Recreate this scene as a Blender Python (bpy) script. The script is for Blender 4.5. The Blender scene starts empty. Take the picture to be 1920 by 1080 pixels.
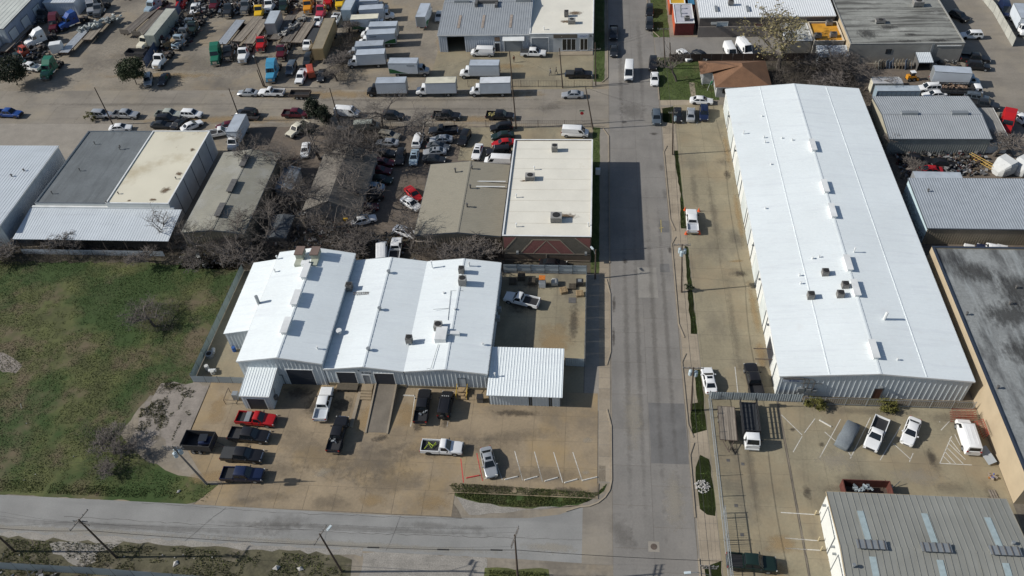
import bpy, math, random
import numpy as np
from mathutils import Vector, Matrix
random.seed(7); rng = np.random.default_rng(7)
S = bpy.context.scene
C = S.collection
# ------------------------------------------------------------------ camera
F0, PI = 1515.7, math.pi
CAMH = 97.0
_p, _y, _r = (math.radians(a) for a in (45.89, -7.62, -4.39))
FW = Vector((math.sin(_y)*math.cos(_p), math.cos(_y)*math.cos(_p), -math.sin(_p)))
_rt = Vector((math.cos(_y), -math.sin(_y), 0)); _up = _rt.cross(FW)
RT = math.cos(_r)*_rt + math.sin(_r)*_up
UP = -math.sin(_r)*_rt + math.cos(_r)*_up
cam = bpy.data.cameras.new("camera"); co = bpy.data.objects.new("camera", cam); C.objects.link(co)
cam.sensor_width = 36; cam.lens = F0/1920*36; cam.clip_start = 1; cam.clip_end = 3000
co.matrix_world = Matrix(((RT.x, UP.x, -FW.x, 0), (RT.y, UP.y, -FW.y, 0), (RT.z, UP.z, -FW.z, CAMH), (0, 0, 0, 1)))
S.camera = co
def at(px, py, z=0.0):
    d = FW*F0 + RT*(px-960) - UP*(py-540)
    return Vector((0, 0, CAMH)) + d*((z-CAMH)/d.z)
# ------------------------------------------------------------------ light
SUN_EL = math.radians(33)
SV = Vector((-math.cos(SUN_EL)*0.9957, -math.cos(SUN_EL)*0.0925, math.sin(SUN_EL)))
W = bpy.data.worlds.new("World"); S.world = W; W.use_nodes = True
nt = W.node_tree; bg = nt.nodes["Background"]
sk = nt.nodes.new("ShaderNodeTexSky"); sk.sky_type = 'NISHITA'; sk.sun_disc = False
sk.sun_elevation = SUN_EL; sk.sun_rotation = math.radians(264.7)
nt.links.new(sk.outputs[0], bg.inputs[0]); bg.inputs[1].default_value = 0.085
sl = bpy.data.lights.new("sun", 'SUN'); sl.energy = 4.5; sl.angle = math.radians(0.5); sl.color = (1, 0.965, 0.9)
so = bpy.data.objects.new("sun", sl); C.objects.link(so); so.rotation_euler = SV.to_track_quat('Z', 'Y').to_euler(); so.location = SV*300
vs = S.view_settings; vs.view_transform = 'Standard'; vs.look = 'None'; vs.exposure = 0.0; vs.gamma = 1.0; vs.use_curve_mapping = False
S.cycles.max_bounces = 5; S.cycles.diffuse_bounces = 3; S.cycles.use_denoising = True
# ------------------------------------------------------------------ materials
MATS = {}
def pm(name, col, rough=.8, metal=0, var=.12, scale=.5, fine=0, fs=8, stain=None, bump=0, pos=True, rnd=0, stretch=None, spec=None, isl=0, stain2=None):
    if name in MATS: return MATS[name]
    m = bpy.data.materials.new(name); m.use_nodes = True; MATS[name] = m
    n, l = m.node_tree.nodes, m.node_tree.links
    b = n["Principled BSDF"]; b.inputs["Roughness"].default_value = rough; b.inputs["Metallic"].default_value = metal
    if spec is not None: b.inputs["Specular IOR Level"].default_value = spec
    if pos: src = n.new("ShaderNodeNewGeometry").outputs["Position"]
    else: src = n.new("ShaderNodeTexCoord").outputs["Object"]
    def vec(st):
        if not st: return src
        mp = n.new("ShaderNodeMapping"); mp.inputs["Scale"].default_value = st; l.new(src, mp.inputs[0]); return mp.outputs[0]
    def noise(s, st=None, det=4, ro=.55):
        t = n.new("ShaderNodeTexNoise"); t.inputs["Scale"].default_value = s; t.inputs["Detail"].default_value = det; t.inputs["Roughness"].default_value = ro
        l.new(vec(st), t.inputs["Vector"]); return t.outputs[0]
    def mapr(o, a, bb, c, d):
        t = n.new("ShaderNodeMapRange"); t.inputs[1].default_value = a; t.inputs[2].default_value = bb; t.inputs[3].default_value = c; t.inputs[4].default_value = d
        l.new(o, t.inputs[0]); return t.outputs[0]
    def mul(c_, f_):
        t = n.new("ShaderNodeMix"); t.data_type = 'RGBA'; t.blend_type = 'MULTIPLY'; t.inputs[0].default_value = 1
        l.new(c_, t.inputs[6]); l.new(f_, t.inputs[7]); return t.outputs[2]
    rgb = n.new("ShaderNodeRGB"); rgb.outputs[0].default_value = (*col, 1); cur = rgb.outputs[0]
    if var: cur = mul(cur, mapr(noise(scale, stretch), .3, .7, 1-var, 1+var))
    if fine: cur = mul(cur, mapr(noise(fs, None, 6, .7), .3, .7, 1-fine, 1+fine))
    for s_ in (stain, stain2):
        if s_:
            sc, ss, lo, hi, am = s_[:5]
            t = n.new("ShaderNodeMix"); t.data_type = 'RGBA'; t.inputs[7].default_value = (*sc, 1)
            l.new(cur, t.inputs[6]); l.new(mapr(noise(ss, s_[5] if len(s_) > 5 else None, 5, .62), lo, hi, 0, am), t.inputs[0]); cur = t.outputs[2]
    if rnd:
        oi = n.new("ShaderNodeObjectInfo"); cur = mul(cur, mapr(oi.outputs["Random"], 0, 1, 1-rnd, 1+rnd))
    if isl:
        gi = n.new("ShaderNodeNewGeometry"); cur = mul(cur, mapr(gi.outputs["Random Per Island"], 0, 1, 1-isl, 1+isl))
    l.new(cur, b.inputs["Base Color"])
    if bump:
        bp = n.new("ShaderNodeBump"); bp.inputs["Strength"].default_value = bump; bp.inputs["Distance"].default_value = .05
        l.new(noise(fs, None, 6, .7), bp.inputs["Height"]); l.new(bp.outputs[0], b.inputs["Normal"])
    return m
def multi(name, cols, rough=.75):
    m = bpy.data.materials.new(name); m.use_nodes = True; n, l = m.node_tree.nodes, m.node_tree.links
    b = n["Principled BSDF"]; b.inputs["Roughness"].default_value = rough
    g = n.new("ShaderNodeNewGeometry"); r = n.new("ShaderNodeValToRGB"); r.color_ramp.interpolation = 'CONSTANT'
    e = r.color_ramp.elements
    while len(e) < len(cols): e.new(.5)
    for i, c in enumerate(cols): e[i].position = i/len(cols); e[i].color = (*c, 1)
    l.new(g.outputs["Random Per Island"], r.inputs[0]); l.new(r.outputs[0], b.inputs["Base Color"]); return m
ASPH = pm("road_concrete", (.205, .192, .174), .9, var=.14, scale=.16, fine=.1, fs=3.4, stain=((.115, .108, .10), .35, .5, .78, .4, (1, .12, 1)), rnd=.035, bump=.1, stain2=((.28, .255, .22), .10, .5, .75, .5, (1, .5, 1)))
ASPHX = pm("street_concrete", (.225, .20, .165), .9, var=.15, scale=.16, fine=.1, fs=2.6, stain=((.125, .11, .092), .3, .5, .78, .65, (.15, 1, 1)), rnd=.035, bump=.1, stain2=((.31, .265, .195), .1, .48, .72, .65))
ASPHL = pm("asphalt_light", (.245, .242, .23), .92, var=.12, scale=.2, fine=.08, fs=5, stain=((.145, .145, .142), .3, .5, .78, .6, (.12, 1, 1)), bump=.12, stain2=((.29, .28, .26), .15, .55, .75, .5))
TAN = pm("lot_concrete", (.265, .207, .135), .9, var=.22, scale=.17, fine=.12, fs=2.8, stain=((.115, .098, .08), .14, .5, .72, .6), rnd=.035, bump=.12, stain2=((.345, .245, .12), .11, .5, .7, .7))
TAN2 = pm("yard_concrete", (.255, .222, .15), .9, var=.18, scale=.2, fine=.12, fs=2.8, stain=((.115, .1, .08), .16, .5, .74, .8, (1, .45, 1)), rnd=.035, bump=.12, stain2=((.31, .235, .14), .09, .46, .72, .65))
WALK = pm("sidewalk_concrete", (.30, .25, .185), .9, var=.12, scale=.4, fine=.1, fs=3, stain=((.18, .15, .11), .3, .55, .8, .6), rnd=.1)
WALKG = pm("sidewalk_grey", (.25, .225, .19), .9, var=.12, scale=.4, fine=.1, fs=3, rnd=.1)
JOINT = pm("joint_dirt", (.15, .127, .098), .95, var=.2, fine=.2, fs=2)
DIRT = pm("dirt", (.23, .20, .158), .95, var=.2, scale=.12, fine=.18, fs=1.6, stain=((.115, .1, .082), .08, .5, .68, .8), bump=.3, stain2=((.30, .235, .15), .07, .5, .68, .75))
DIRT2 = pm("junkyard_dirt", (.15, .12, .092), .95, var=.25, scale=.25, fine=.25, fs=2, stain=((.06, .055, .05), .25, .48, .7, .8), bump=.3)
SOIL = pm("field_soil", (.078, .086, .027), .95, var=.35, scale=.3, fine=.25, fs=2.2, stain=((.13, .10, .06), .1, .5, .6, .9), stain2=((.03, .062, .010), .07, .47, .57, .9))
LAWN = pm("lawn", (.06, .085, .02), .95, var=.25, scale=.5, fine=.3, fs=3, stain=((.11, .09, .045), .25, .55, .75, .7))
VERGE = pm("verge_soil", (.09, .082, .048), .95, var=.3, scale=.5, fine=.3, fs=3, stain=((.2, .17, .13), .3, .55, .7, .8))
BROKE = pm("broken_concrete", (.24, .21, .18), .9, var=.2, scale=.5, fine=.15, fs=3, stain=((.10, .085, .06), .4, .56, .66, .9))
GRAV = pm("gravel", (.27, .25, .22), .95, var=.15, scale=.6, fine=.35, fs=6, bump=.4, stain=((.15, .14, .12), .5, .55, .8, .6))
BRUSHG = pm("leaf_litter", (.085, .07, .05), .95, var=.3, scale=.6, fine=.35, fs=4, stain=((.04, .045, .02), .3, .5, .7, .7))
PAINTW = pm("line_paint", (.55, .53, .48), .8, var=.2, scale=3)
PAINTR = pm("red_paint", (.5, .06, .05), .7, var=.2, scale=3)
PAINTY = pm("yellow_paint", (.32, .26, .1), .8, var=.3, scale=3)
ROOFW = pm("white_roof", (.74, .785, .79), .6, var=.04, scale=.12, fine=.025, fs=2, stain=((.60, .625, .66), .22, .52, .8, .55, (.5, 5, 1)), stain2=((.64, .64, .62), .5, .6, .8, .4))
ROOFC = pm("cream_roof", (.70, .67, .58), .7, var=.05, scale=.3, stain=((.5, .42, .3), .3, .66, .8, .6), fine=.03, fs=3)
ROOFY = pm("stained_cream_roof", (.62, .58, .46), .75, var=.08, scale=.12, stain=((.40, .33, .2), .14, .52, .72, .8), stain2=((.2, .14, .08), .35, .68, .76, .8))
WALLG = pm("bluegrey_wall", (.50, .545, .57), .6, var=.06, scale=.5, stain=((.38, .4, .4), .5, .6, .85, .5, (1, 1, .2)))
WALLW = pm("white_wall", (.66, .67, .64), .65, var=.05, scale=.5, stain=((.5, .47, .4), .5, .62, .85, .5, (1, 1, .3)))
WALLT = pm("tan_wall", (.42, .34, .23), .85, var=.07, scale=.4, stain=((.33, .25, .16), .3, .56, .8, .6, (1, 1, .4)))
CREV = pm("grey_steel_roof", (.33, .35, .365), .5, var=.07, scale=.4, stain=((.25, .26, .26), .3, .55, .8, .5, (1, 4, 1)), metal=.15)
PALEB = pm("pale_blue_roof", (.55, .59, .62), .5, var=.05, scale=.3, stain=((.40, .43, .46), .3, .55, .8, .5, (.3, 3, 1)))
OLIVE = pm("olive_steel_roof", (.245, .246, .222), .55, var=.08, scale=.3, stain=((.17, .165, .13), .35, .55, .8, .6, (3, .5, 1)), rnd=.05)
TANR = pm("tan_steel_roof", (.29, .265, .205), .6, var=.09, scale=.3, stain=((.2, .18, .14), .3, .52, .75, .6))
TANW = pm("tan_steel_wall", (.24, .205, .15), .7, var=.1, scale=.4)
GREYR = pm("grey_felt_roof", (.135, .15, .158), .9, var=.14, scale=.25, fine=.12, fs=3, stain=((.085, .095, .10), .3, .5, .72, .8, (3, .25, 1)))
WEATH = pm("weathered_roof", (.26, .262, .238), .85, var=.15, scale=.12, fine=.14, fs=2, stain=((.075, .073, .066), .3, .46, .6, .9, (.25, 2.6, 1)), stain2=((.42, .42, .39), .25, .58, .74, .6))
BLACKR = pm("stained_flat_roof", (.235, .245, .24), .85, var=.15, scale=.15, fine=.2, fs=2.5, stain=((.035, .035, .036), .22, .45, .66, .95, (1.8, .5, 1)), stain2=((.40, .43, .43), .5, .52, .75, .5, (2.5, .25, 1)))
SHING = pm("brown_shingle", (.18, .095, .052), .9, var=.15, scale=.5, fine=.2, fs=5, stain=((.11, .055, .03), .4, .55, .75, .6))
SHINGG = pm("grey_shingle", (.15, .135, .115), .9, var=.15, scale=.5, fine=.2, fs=5)
BRICK = pm("brown_brick", (.13, .098, .07), .9, var=.12, scale=1.5, fine=.25, fs=7)
BRICKR = pm("red_brick", (.25, .10, .085), .9, var=.1, scale=1.5, fine=.2, fs=7)
BRICKD = pm("dark_brick", (.14, .122, .095), .9, var=.12, scale=1.5, fine=.25, fs=7)
MORT = pm("pale_brick_trim", (.33, .27, .2), .9)
WALLBR = pm("brown_wall", (.115, .1, .092), .8, var=.1, scale=.5)
BLOCK = pm("block_wall", (.29, .275, .245), .9, var=.08, scale=.5, stain=((.2, .19, .17), .4, .55, .8, .5, (1, 1, .3)))
DOORD = pm("dark_door", (.033, .038, .05), .5, var=.1)
DOORG = pm("grey_door", (.2, .225, .25), .5, var=.05)
TRIMD = pm("dark_trim", (.10, .115, .13), .5)
TRIMW = pm("white_trim", (.7, .71, .7), .5)
MGREY = pm("galvanised", (.30, .32, .33), .45, metal=.4, var=.1)
HVAC = pm("hvac_metal", (.32, .31, .29), .6, metal=.2, var=.15, scale=2, pos=False)
HVACD = pm("hvac_dark", (.11, .105, .10), .6, var=.2, scale=2, pos=False)
BLACK = pm("black_rubber", (.018, .018, .018), .85, var=0)
TRIMB = pm("black_plastic", (.022, .022, .024), .6, var=0)
GLASS = pm("dark_glass", (.012, .016, .02), .06, var=0, spec=.6)
CHROME = pm("chrome", (.6, .6, .6), .2, metal=1, var=0)
LAMPG = pm("lamp_glass", (.55, .55, .52), .15, var=0)
LAMPR = pm("tail_glass", (.28, .012, .012), .2, var=0)
STEEL = pm("rusty_steel", (.10, .075, .06), .8, var=.25, scale=2, pos=False)
WOODP = pm("pole_wood", (.075, .055, .042), .9, var=.2, scale=3, pos=False)
WOODPG = pm("pole_wood_grey", (.21, .19, .17), .9, var=.2, scale=3, pos=False)
PLANK = pm("deck_plank", (.21, .18, .145), .9, var=.25, scale=2, pos=False, isl=.25, stretch=(.3, 3, 1))
PLANKD = pm("dark_deck_plank", (.12, .105, .09), .9, var=.25, scale=2, pos=False, isl=.3, stretch=(.3, 3, 1))
ALU = pm("aluminium_deck", (.42, .44, .46), .4, metal=.3, var=.12, scale=2, pos=False)
PALLET = pm("pallet_wood", (.30, .215, .12), .9, var=.2, scale=3, pos=False, isl=.2)
PALLETD = pm("dark_pallet_wood", (.085, .07, .05), .9, var=.2, scale=3, pos=False, isl=.3)
BARK = pm("bark", (.10, .085, .072), .95, var=.25, scale=4, pos=False)
TWIG = pm("twig", (.13, .112, .098), .95, var=.25, scale=2, pos=False)
TWIGD = pm("dark_twig", (.085, .072, .061), .95, var=.3, scale=1, isl=.35)
LEAFG = pm("dark_leaf", (.035, .05, .018), .8, var=.2, scale=2, pos=False, isl=.28)
LEAFE = pm("evergreen_leaf", (.022, .032, .015), .85, var=.2, scale=2, pos=False, isl=.4)
LEAFY = pm("yellow_leaf", (.20, .17, .08), .8, var=.2, scale=2, pos=False, isl=.4)
LEAFB = pm("bush_leaf", (.12, .115, .025), .8, var=.2, scale=2, pos=False, isl=.5)
GRASS = pm("grass_blade", (.118, .132, .036), .9, var=.35, scale=.3, stain=((.19, .145, .085), .1, .5, .6, .9), stain2=((.052, .082, .018), .07, .48, .6, .75), isl=.28)
GRASSG = pm("lawn_blade", (.07, .11, .022), .9, var=.35, scale=.4, stain=((.12, .10, .045), .25, .55, .72, .8), isl=.35)
FENCEB = pm("fence_steel", (.40, .445, .46), .55, var=.06, scale=.5, rnd=.06)
FENCEG = pm("green_fence_steel", (.34, .40, .38), .55, var=.06, scale=.5, rnd=.06)
DKWOOD = pm("dark_fence_wood", (.045, .03, .024), .9, var=.2, rnd=.2)
CLOTH = pm("car_cover_cloth", (.15, .17, .185), .85, var=.12, scale=4, pos=False, bump=.6, fs=5)
ORNG = pm("safety_orange", (.75, .12, .03), .6, var=0)
ROCK = pm("white_rock", (.40, .385, .36), .9, var=.1, isl=.3)
PAINTS = {'white': (.74, .745, .74), 'red': (.40, .014, .016), 'black': (.014, .014, .016), 'navy': (.012, .02, .055), 'silver': (.40, .415, .43),
  'grey': (.13, .14, .15), 'dark': (.024, .027, .032), 'blue': (.015, .06, .24), 'maroon': (.085, .010, .018), 'green': (.02, .14, .085), 'gold': (.33, .30, .24),
  'sky': (.06, .27, .43), 'orange': (.62, .25, .02), 'yellow': (.68, .42, .02), 'pink': (.42, .045, .075), 'dgreen': (.012, .026, .022), 'cream': (.62, .58, .46), 'tan': (.36, .27, .14),
  'slate': (.12, .15, .18), 'sage': (.36, .38, .33), 'rust': (.36, .06, .03), 'bluegrey': (.28, .36, .42)}
def paint(c):
    return pm("paint_"+c, PAINTS[c], .28 if c not in ('white', 'cream', 'sage', 'tan') else .4, metal=.35 if c in ('silver', 'grey', 'slate') else 0, var=.05, scale=1.2, pos=False, fine=.03, fs=6)
# ------------------------------------------------------------------ mesh building
class MB:
    def __init__(s): s.v = []; s.f = []; s.m = []
    def add(s, vs_, fs_, m=0):
        o = len(s.v); s.v += [tuple(v) for v in vs_]
        for f in fs_: s.f.append(tuple(o+i for i in f)); s.m.append(m)
        return s
    def quad(s, a, b, c, d, m=0): return s.add([a, b, c, d], [(0, 1, 2, 3)], m)
    def box(s, x0, x1, y0, y1, z0, z1, m=0):
        return s.add([(x0, y0, z0), (x1, y0, z0), (x1, y1, z0), (x0, y1, z0), (x0, y0, z1), (x1, y0, z1), (x1, y1, z1), (x0, y1, z1)],
                     [(3, 2, 1, 0), (4, 5, 6, 7), (0, 1, 5, 4), (1, 2, 6, 5), (2, 3, 7, 6), (3, 0, 4, 7)], m)
    def rbox(s, c, l, w, h, rz=0, m=0, tilt=0):
        cs, sn = math.cos(rz), math.sin(rz); ct, st = math.cos(tilt), math.sin(tilt); vv = []
        for dz in (-.5, .5):
            for dx, dy in ((-.5, -.5), (.5, -.5), (.5, .5), (-.5, .5)):
                x, y, z = dx*l, dy*w, dz*h; x, z = x*ct-z*st, x*st+z*ct
                vv.append((c[0]+x*cs-y*sn, c[1]+x*sn+y*cs, c[2]+z))
        return s.add(vv, [(3, 2, 1, 0), (4, 5, 6, 7), (0, 1, 5, 4), (1, 2, 6, 5), (2, 3, 7, 6), (3, 0, 4, 7)], m)
    def prism(s, poly, z0, z1, m=0):
        n = len(poly); v = [(p[0], p[1], z0) for p in poly]+[(p[0], p[1], z1) for p in poly]
        return s.add(v, [tuple(range(n-1, -1, -1)), tuple(range(n, 2*n))]+[(i, (i+1) % n, n+(i+1) % n, n+i) for i in range(n)], m)
    def tube(s, path, rads, n=6, m=0, cap=True):
        path = [Vector(p) for p in path]
        if not hasattr(rads, '__len__'): rads = [rads]*len(path)
        o = len(s.v); k = len(path)
        for i, p in enumerate(path):
            d = (path[min(i+1, k-1)]-path[max(i-1, 0)]).normalized()
            a = d.orthogonal().normalized() if abs(d.z) > .95 else Vector((-d.y, d.x, 0)).normalized()
            b = d.cross(a)
            for j in range(n):
                t = 2*PI*j/n; s.v.append(tuple(p+(a*math.cos(t)+b*math.sin(t))*rads[i]))
        for i in range(k-1):
            for j in range(n):
                s.f.append((o+i*n+j, o+i*n+(j+1) % n, o+(i+1)*n+(j+1) % n, o+(i+1)*n+j)); s.m.append(m)
        if cap:
            s.f.append(tuple(o+j for j in range(n-1, -1, -1))); s.m.append(m); s.f.append(tuple(o+(k-1)*n+j for j in range(n))); s.m.append(m)
        return s
    def mesh(s, name, mats, smooth=None):
        me = bpy.data.meshes.new(name); me.from_pydata(s.v, [], s.f)
        for t in (mats if isinstance(mats, (list, tuple)) else [mats]): me.materials.append(t)
        if any(s.m): me.polygons.foreach_set("material_index", s.m)
        if smooth is not None: me.shade_smooth(); me.set_sharp_from_angle(angle=smooth)
        me.update(); return me
def link(name, me, parent=None, loc=None, rz=0):
    o = bpy.data.objects.new(name, me); C.objects.link(o)
    if parent is not None: o.parent = parent
    if loc is not None: o.location = loc
    if rz: o.rotation_euler = (0, 0, rz)
    return o
def tag(o, label=None, cat=None, group=None, kind=None):
    if label: o["label"] = label
    if cat: o["category"] = cat
    if group: o["group"] = group
    if kind: o["kind"] = kind
    return o
def thing(name, label, cat, loc=(0, 0, 0), rz=0, group=None):
    o = bpy.data.objects.new(name, None); C.objects.link(o); o.location = loc; o.rotation_euler = (0, 0, rz); o.empty_display_size = .3
    return tag(o, label, cat, group)
def wpart(name, mb, mats, root, smooth=None):          # part given in world coordinates under an unrotated root
    return link(name, mb.mesh(name, mats, smooth), root, -root.location)
# ------------------------------------------------------------------ setting
def L(k): return k*.004
def zone(name, pts, k, mat, px=True, wob=0, parent=None):
    P = [at(*p) if px else Vector((p[0], p[1], 0)) for p in pts]
    if wob:
        Q = []
        for i, a in enumerate(P):
            b = P[(i+1) % len(P)]; n = max(1, int((b-a).length/1.2))
            for j in range(n):
                q = a.lerp(b, j/n); Q.append(q+Vector((random.uniform(-wob, wob), random.uniform(-wob, wob), 0)))
        P = Q
    me = bpy.data.meshes.new(name); me.from_pydata([(p.x, p.y, L(k)) for p in P], [], [tuple(range(len(P)))])
    if me.polygons[0].normal.z < 0: me.flip_normals()
    me.materials.append(mat); o = link(name, me, parent); tag(o, kind='structure'); return o
def rect(x0, x1, y0, y1): return [(x0, y0), (x1, y0), (x1, y1), (x0, y1)]
def slabs(parent, x0, x1, y0, y1, nx, ny, k, mat, gap=.05, name='concrete_slab', skip=None):
    w, h = (x1-x0)/nx, (y1-y0)/ny
    me = MB().box(-w/2+gap/2, w/2-gap/2, -h/2+gap/2, h/2-gap/2, -.004, .012).mesh(name, mat)
    for i in range(nx):
        for j in range(ny):
            cx, cy = x0+(i+.5)*w, y0+(j+.5)*h
            if skip and skip(cx, cy): continue
            link(name, me, parent, (cx, cy, L(k)+.004))
G = zone('ground', rect(-600, 600, -200, 900), 0, DIRT, px=False)
zone('truck_yard', rect(-260, -36, 153.2, 330), 1, DIRT, px=False)
mr = zone('main_road', rect(3.9, 14.4, -60, 330), 2, JOINT, px=False)
slabs(mr, 3.9, 9.1, 30, 240, 1, 35, 2, ASPH, .03); slabs(mr, 9.1, 14.4, 33, 243, 1, 35, 2, ASPH, .03)
us = zone('cross_street', rect(-220, 3.9, 140.6, 153.6), 2, JOINT, px=False)
slabs(us, -140, 3.85, 140.6, 147.1, 21, 1, 2, ASPHX, .03); slabs(us, -142, 3.85, 147.1, 153.6, 21, 1, 2, ASPHX, .03)
lr = zone('side_road', [(-170, 45.9), (-8, 45.8), (3.88, 45.6), (3.88, 56.3), (1.4, 54.2), (-.5, 53.4), (-3, 52.2), (-7, 51.5), (-15.6, 51.1), (-30, 51), (-56, 51.3), (-170, 51.7)], 3, ASPHL, px=False)
zone('road_apron', [(0, 45.6), (3.88, 45.6), (3.88, 56.2), (0, 54)], 4, ASPHX, px=False)
# left field, workshop lot and its surroundings
zone('grass_field', [(-140, 53), (-140, 100.6), (-75, 100.9), (-60.3, 97.5), (-60.2, 71.9), (-62, 69), (-66, 69), (-68, 62), (-63, 58), (-57.5, 56), (-50, 54.2), (-50, 52), (-54, 51.2), (-140, 51.7)], 2, SOIL, px=False, wob=.25)
zone('concrete_patch', [(300, 722), (322, 718), (345, 724), (370, 717), (398, 722), (343, 838), (312, 842), (300, 815), (306, 785), (298, 760), (282, 748)], 3, BROKE, wob=.4)
zone('rubble_strip', [(278, 750), (296, 756), (303, 785), (298, 812), (286, 840), (262, 848), (240, 838), (262, 800), (268, 770)], 4, BROKE, wob=.5)
zone('rubble_patch', [(-20, 660), (20, 665), (45, 685), (30, 702), (-20, 690)], 3, BROKE, wob=.3)
lot = zone('workshop_lot', [(-57.4, 71.9), (-57.5, 60.6), (-53.8, 56.5), (-50, 54.4), (-52.8, 51.3), (-15.8, 51.05), (-16.6, 52.4), (-18.2, 54.3), (2, 54.6), (2, 100), (-14.2, 100), (-14.2, 72), (-60, 72)], 3, JOINT, px=False)
slabs(lot, -52.6, 1.9, 54.9, 72.0, 12, 4, 3, TAN, .025)
slabs(lot, -57.3, -52.6, 60.6, 71.9, 1, 3, 3, TAN, .025)
slabs(lot, -49.6, -17.2, 51.2, 54.9, 8, 1, 3, TAN, .04)
slabs(lot, -14.2, -.2, 72.0, 96.6, 3, 5, 3, TAN2, .025)
zone('lot_edge', [(-57.4, 60.55), (-53.8, 56.5), (-52.65, 55.6), (-52.65, 60.55)], 6, TAN, px=False); zone('lot_edge', [(-52.6, 51.3), (-49.65, 51.25), (-49.65, 54.85), (-50.2, 54.4)], 6, TAN, px=False)
zone('side_yard', rect(-60, -51.7, 72, 96), 3, TAN2, px=False)
zone('grass_strip', [(838, 908), (850, 904), (1120, 922), (1138, 905), (1132, 920), (1105, 942), (1060, 950), (970, 953), (900, 945), (855, 932)], 4, SOIL, wob=.2)
zone('gravel_patch', [(855, 930), (900, 943), (975, 954), (1090, 948), (1060, 952), (980, 958), (880, 966), (872, 955)], 5, GRAV, wob=.15)
sw = zone('west_sidewalk', rect(2, 3.75, 57.2, 139), 4, WALKG, px=False)
slabs(sw, 2.02, 3.72, 57.3, 100.3, 1, 22, 4, WALK, .06)
zone('driveway_apron', rect(-.1, 2, 68.9, 96.8), 4, WALKG, px=False)
zone('grass_verge', rect(.6, 2, 97, 139.2), 5, LAWN, px=False, wob=.1); zone('rear_lawn', rect(-14.3, .6, 96.9, 100.2), 4, BRUSHG, px=False)
# east side
yd = zone('warehouse_forecourt', rect(17.3, 27.6, 40, 147.5), 3, JOINT, px=False)
slabs(yd, 17.3, 22.4, 40, 147.4, 1, 22, 3, TAN2, .025); slabs(yd, 22.4, 27.5, 40, 147.4, 1, 22, 3, TAN2, .025)
el = zone('east_lot', rect(27.7, 57, 20, 71.6), 3, JOINT, px=False)
slabs(el, 27.8, 54.9, 24, 71.5, 6, 10, 3, TAN2, .025)
es = zone('east_sidewalk', rect(14.5, 17.3, 20, 188), 2, WALKG, px=False)
slabs(es, 14.65, 17.25, 30, 146.8, 1, 48, 2, WALK, .05)
for p in ([(16.3, 108.6), (17.3, 108.6), (17.3, 131.5), (16.4, 131.5), (16.9, 118)], [(16.3, 84), (17.25, 84), (17.25, 104), (16.6, 104)], [(15.1, 65.5), (17.2, 66.2), (17.2, 77), (16.2, 77), (16.2, 71), (15.1, 70.5)], [(15.1, 54), (16, 53), (17.2, 53), (17.2, 61.5), (16, 62), (15.1, 60)], [(14.9, 141), (17.3, 140.5), (17.3, 147), (14.9, 146)], [(15.2, 44), (17.2, 44), (17.2, 47), (15.2, 46)]):
    zone('verge', p, 6, LAWN, px=False, wob=.12)
zone('house_lawn', rect(14.7, 27, 149.2, 166.5), 3, LAWN, px=False, wob=.1); zone('driveway', rect(14.7, 25, 147.2, 149.2), 4, WALK, px=False)
zone('house_path', rect(21.2, 22.3, 149.4, 156), 5, WALK, px=False)
zone('shop_lane', rect(14.7, 50, 166.6, 175.5), 3, ASPH, px=False); zone('shop_lawn', rect(13.6, 18.2, 175.5, 215), 4, LAWN, px=False, wob=.1)
zone('east_lane', rect(79.5, 140, 120, 330), 2, ASPHX, px=False); zone('rear_yard', rect(53.5, 79.5, 98.5, 163.2), 2, DIRT2, px=False)
zone('thicket_floor', rect(37, 56, 99, 166.4), 3, BRUSHG, px=False)
zone('junkyard', rect(-72, -14.3, 97, 139.5), 1, DIRT2, px=False, wob=.2)
zone('thicket_floor', rect(-72, -29.9, 96.2, 106), 2, BRUSHG, px=False, wob=.3); zone('thicket_floor', rect(-140, -72, 97.6, 101.5), 3, BRUSHG, px=False, wob=.4)
zone('service_drive', rect(-160, -103, 101, 141), 1, WALKG, px=False)
zone('front_yard', rect(-26, .5, 128, 139.3), 2, TAN2, px=False)
zone('shop_yard', rect(-36, .4, 153.4, 170), 3, TAN2, px=False); zone('corner_lawn', rect(.6, 3.0, 156.5, 200), 4, LAWN, px=False, wob=.08)
zone('south_verge', [(-170, 45.7), (-32, 45.6), (-29, 44.7), (-28, 30), (-170, 30)], 2, VERGE, px=False, wob=.2); zone('gravel_driveway', rect(-28, -12, 30, 45.9), 2, GRAV, px=False, wob=.35); zone('road_shoulder', rect(-170, -28, 45.3, 46.05), 3.5, GRAV, px=False, wob=.3); zone('bare_dirt', [(-70, 45), (-69, 43.6), (-66.5, 42.4), (-64, 41.6), (-62.5, 42.5), (-63, 44), (-60, 45.2)], 3, GRAV, px=False, wob=.35); zone('weed_strip', rect(31.3, 54.6, 71.4, 72.6), 4, BRUSHG, px=False, wob=.1)
zone('south_verge', rect(-12, -4, 30, 44.6), 3, SOIL, px=False, wob=.3)
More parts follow.
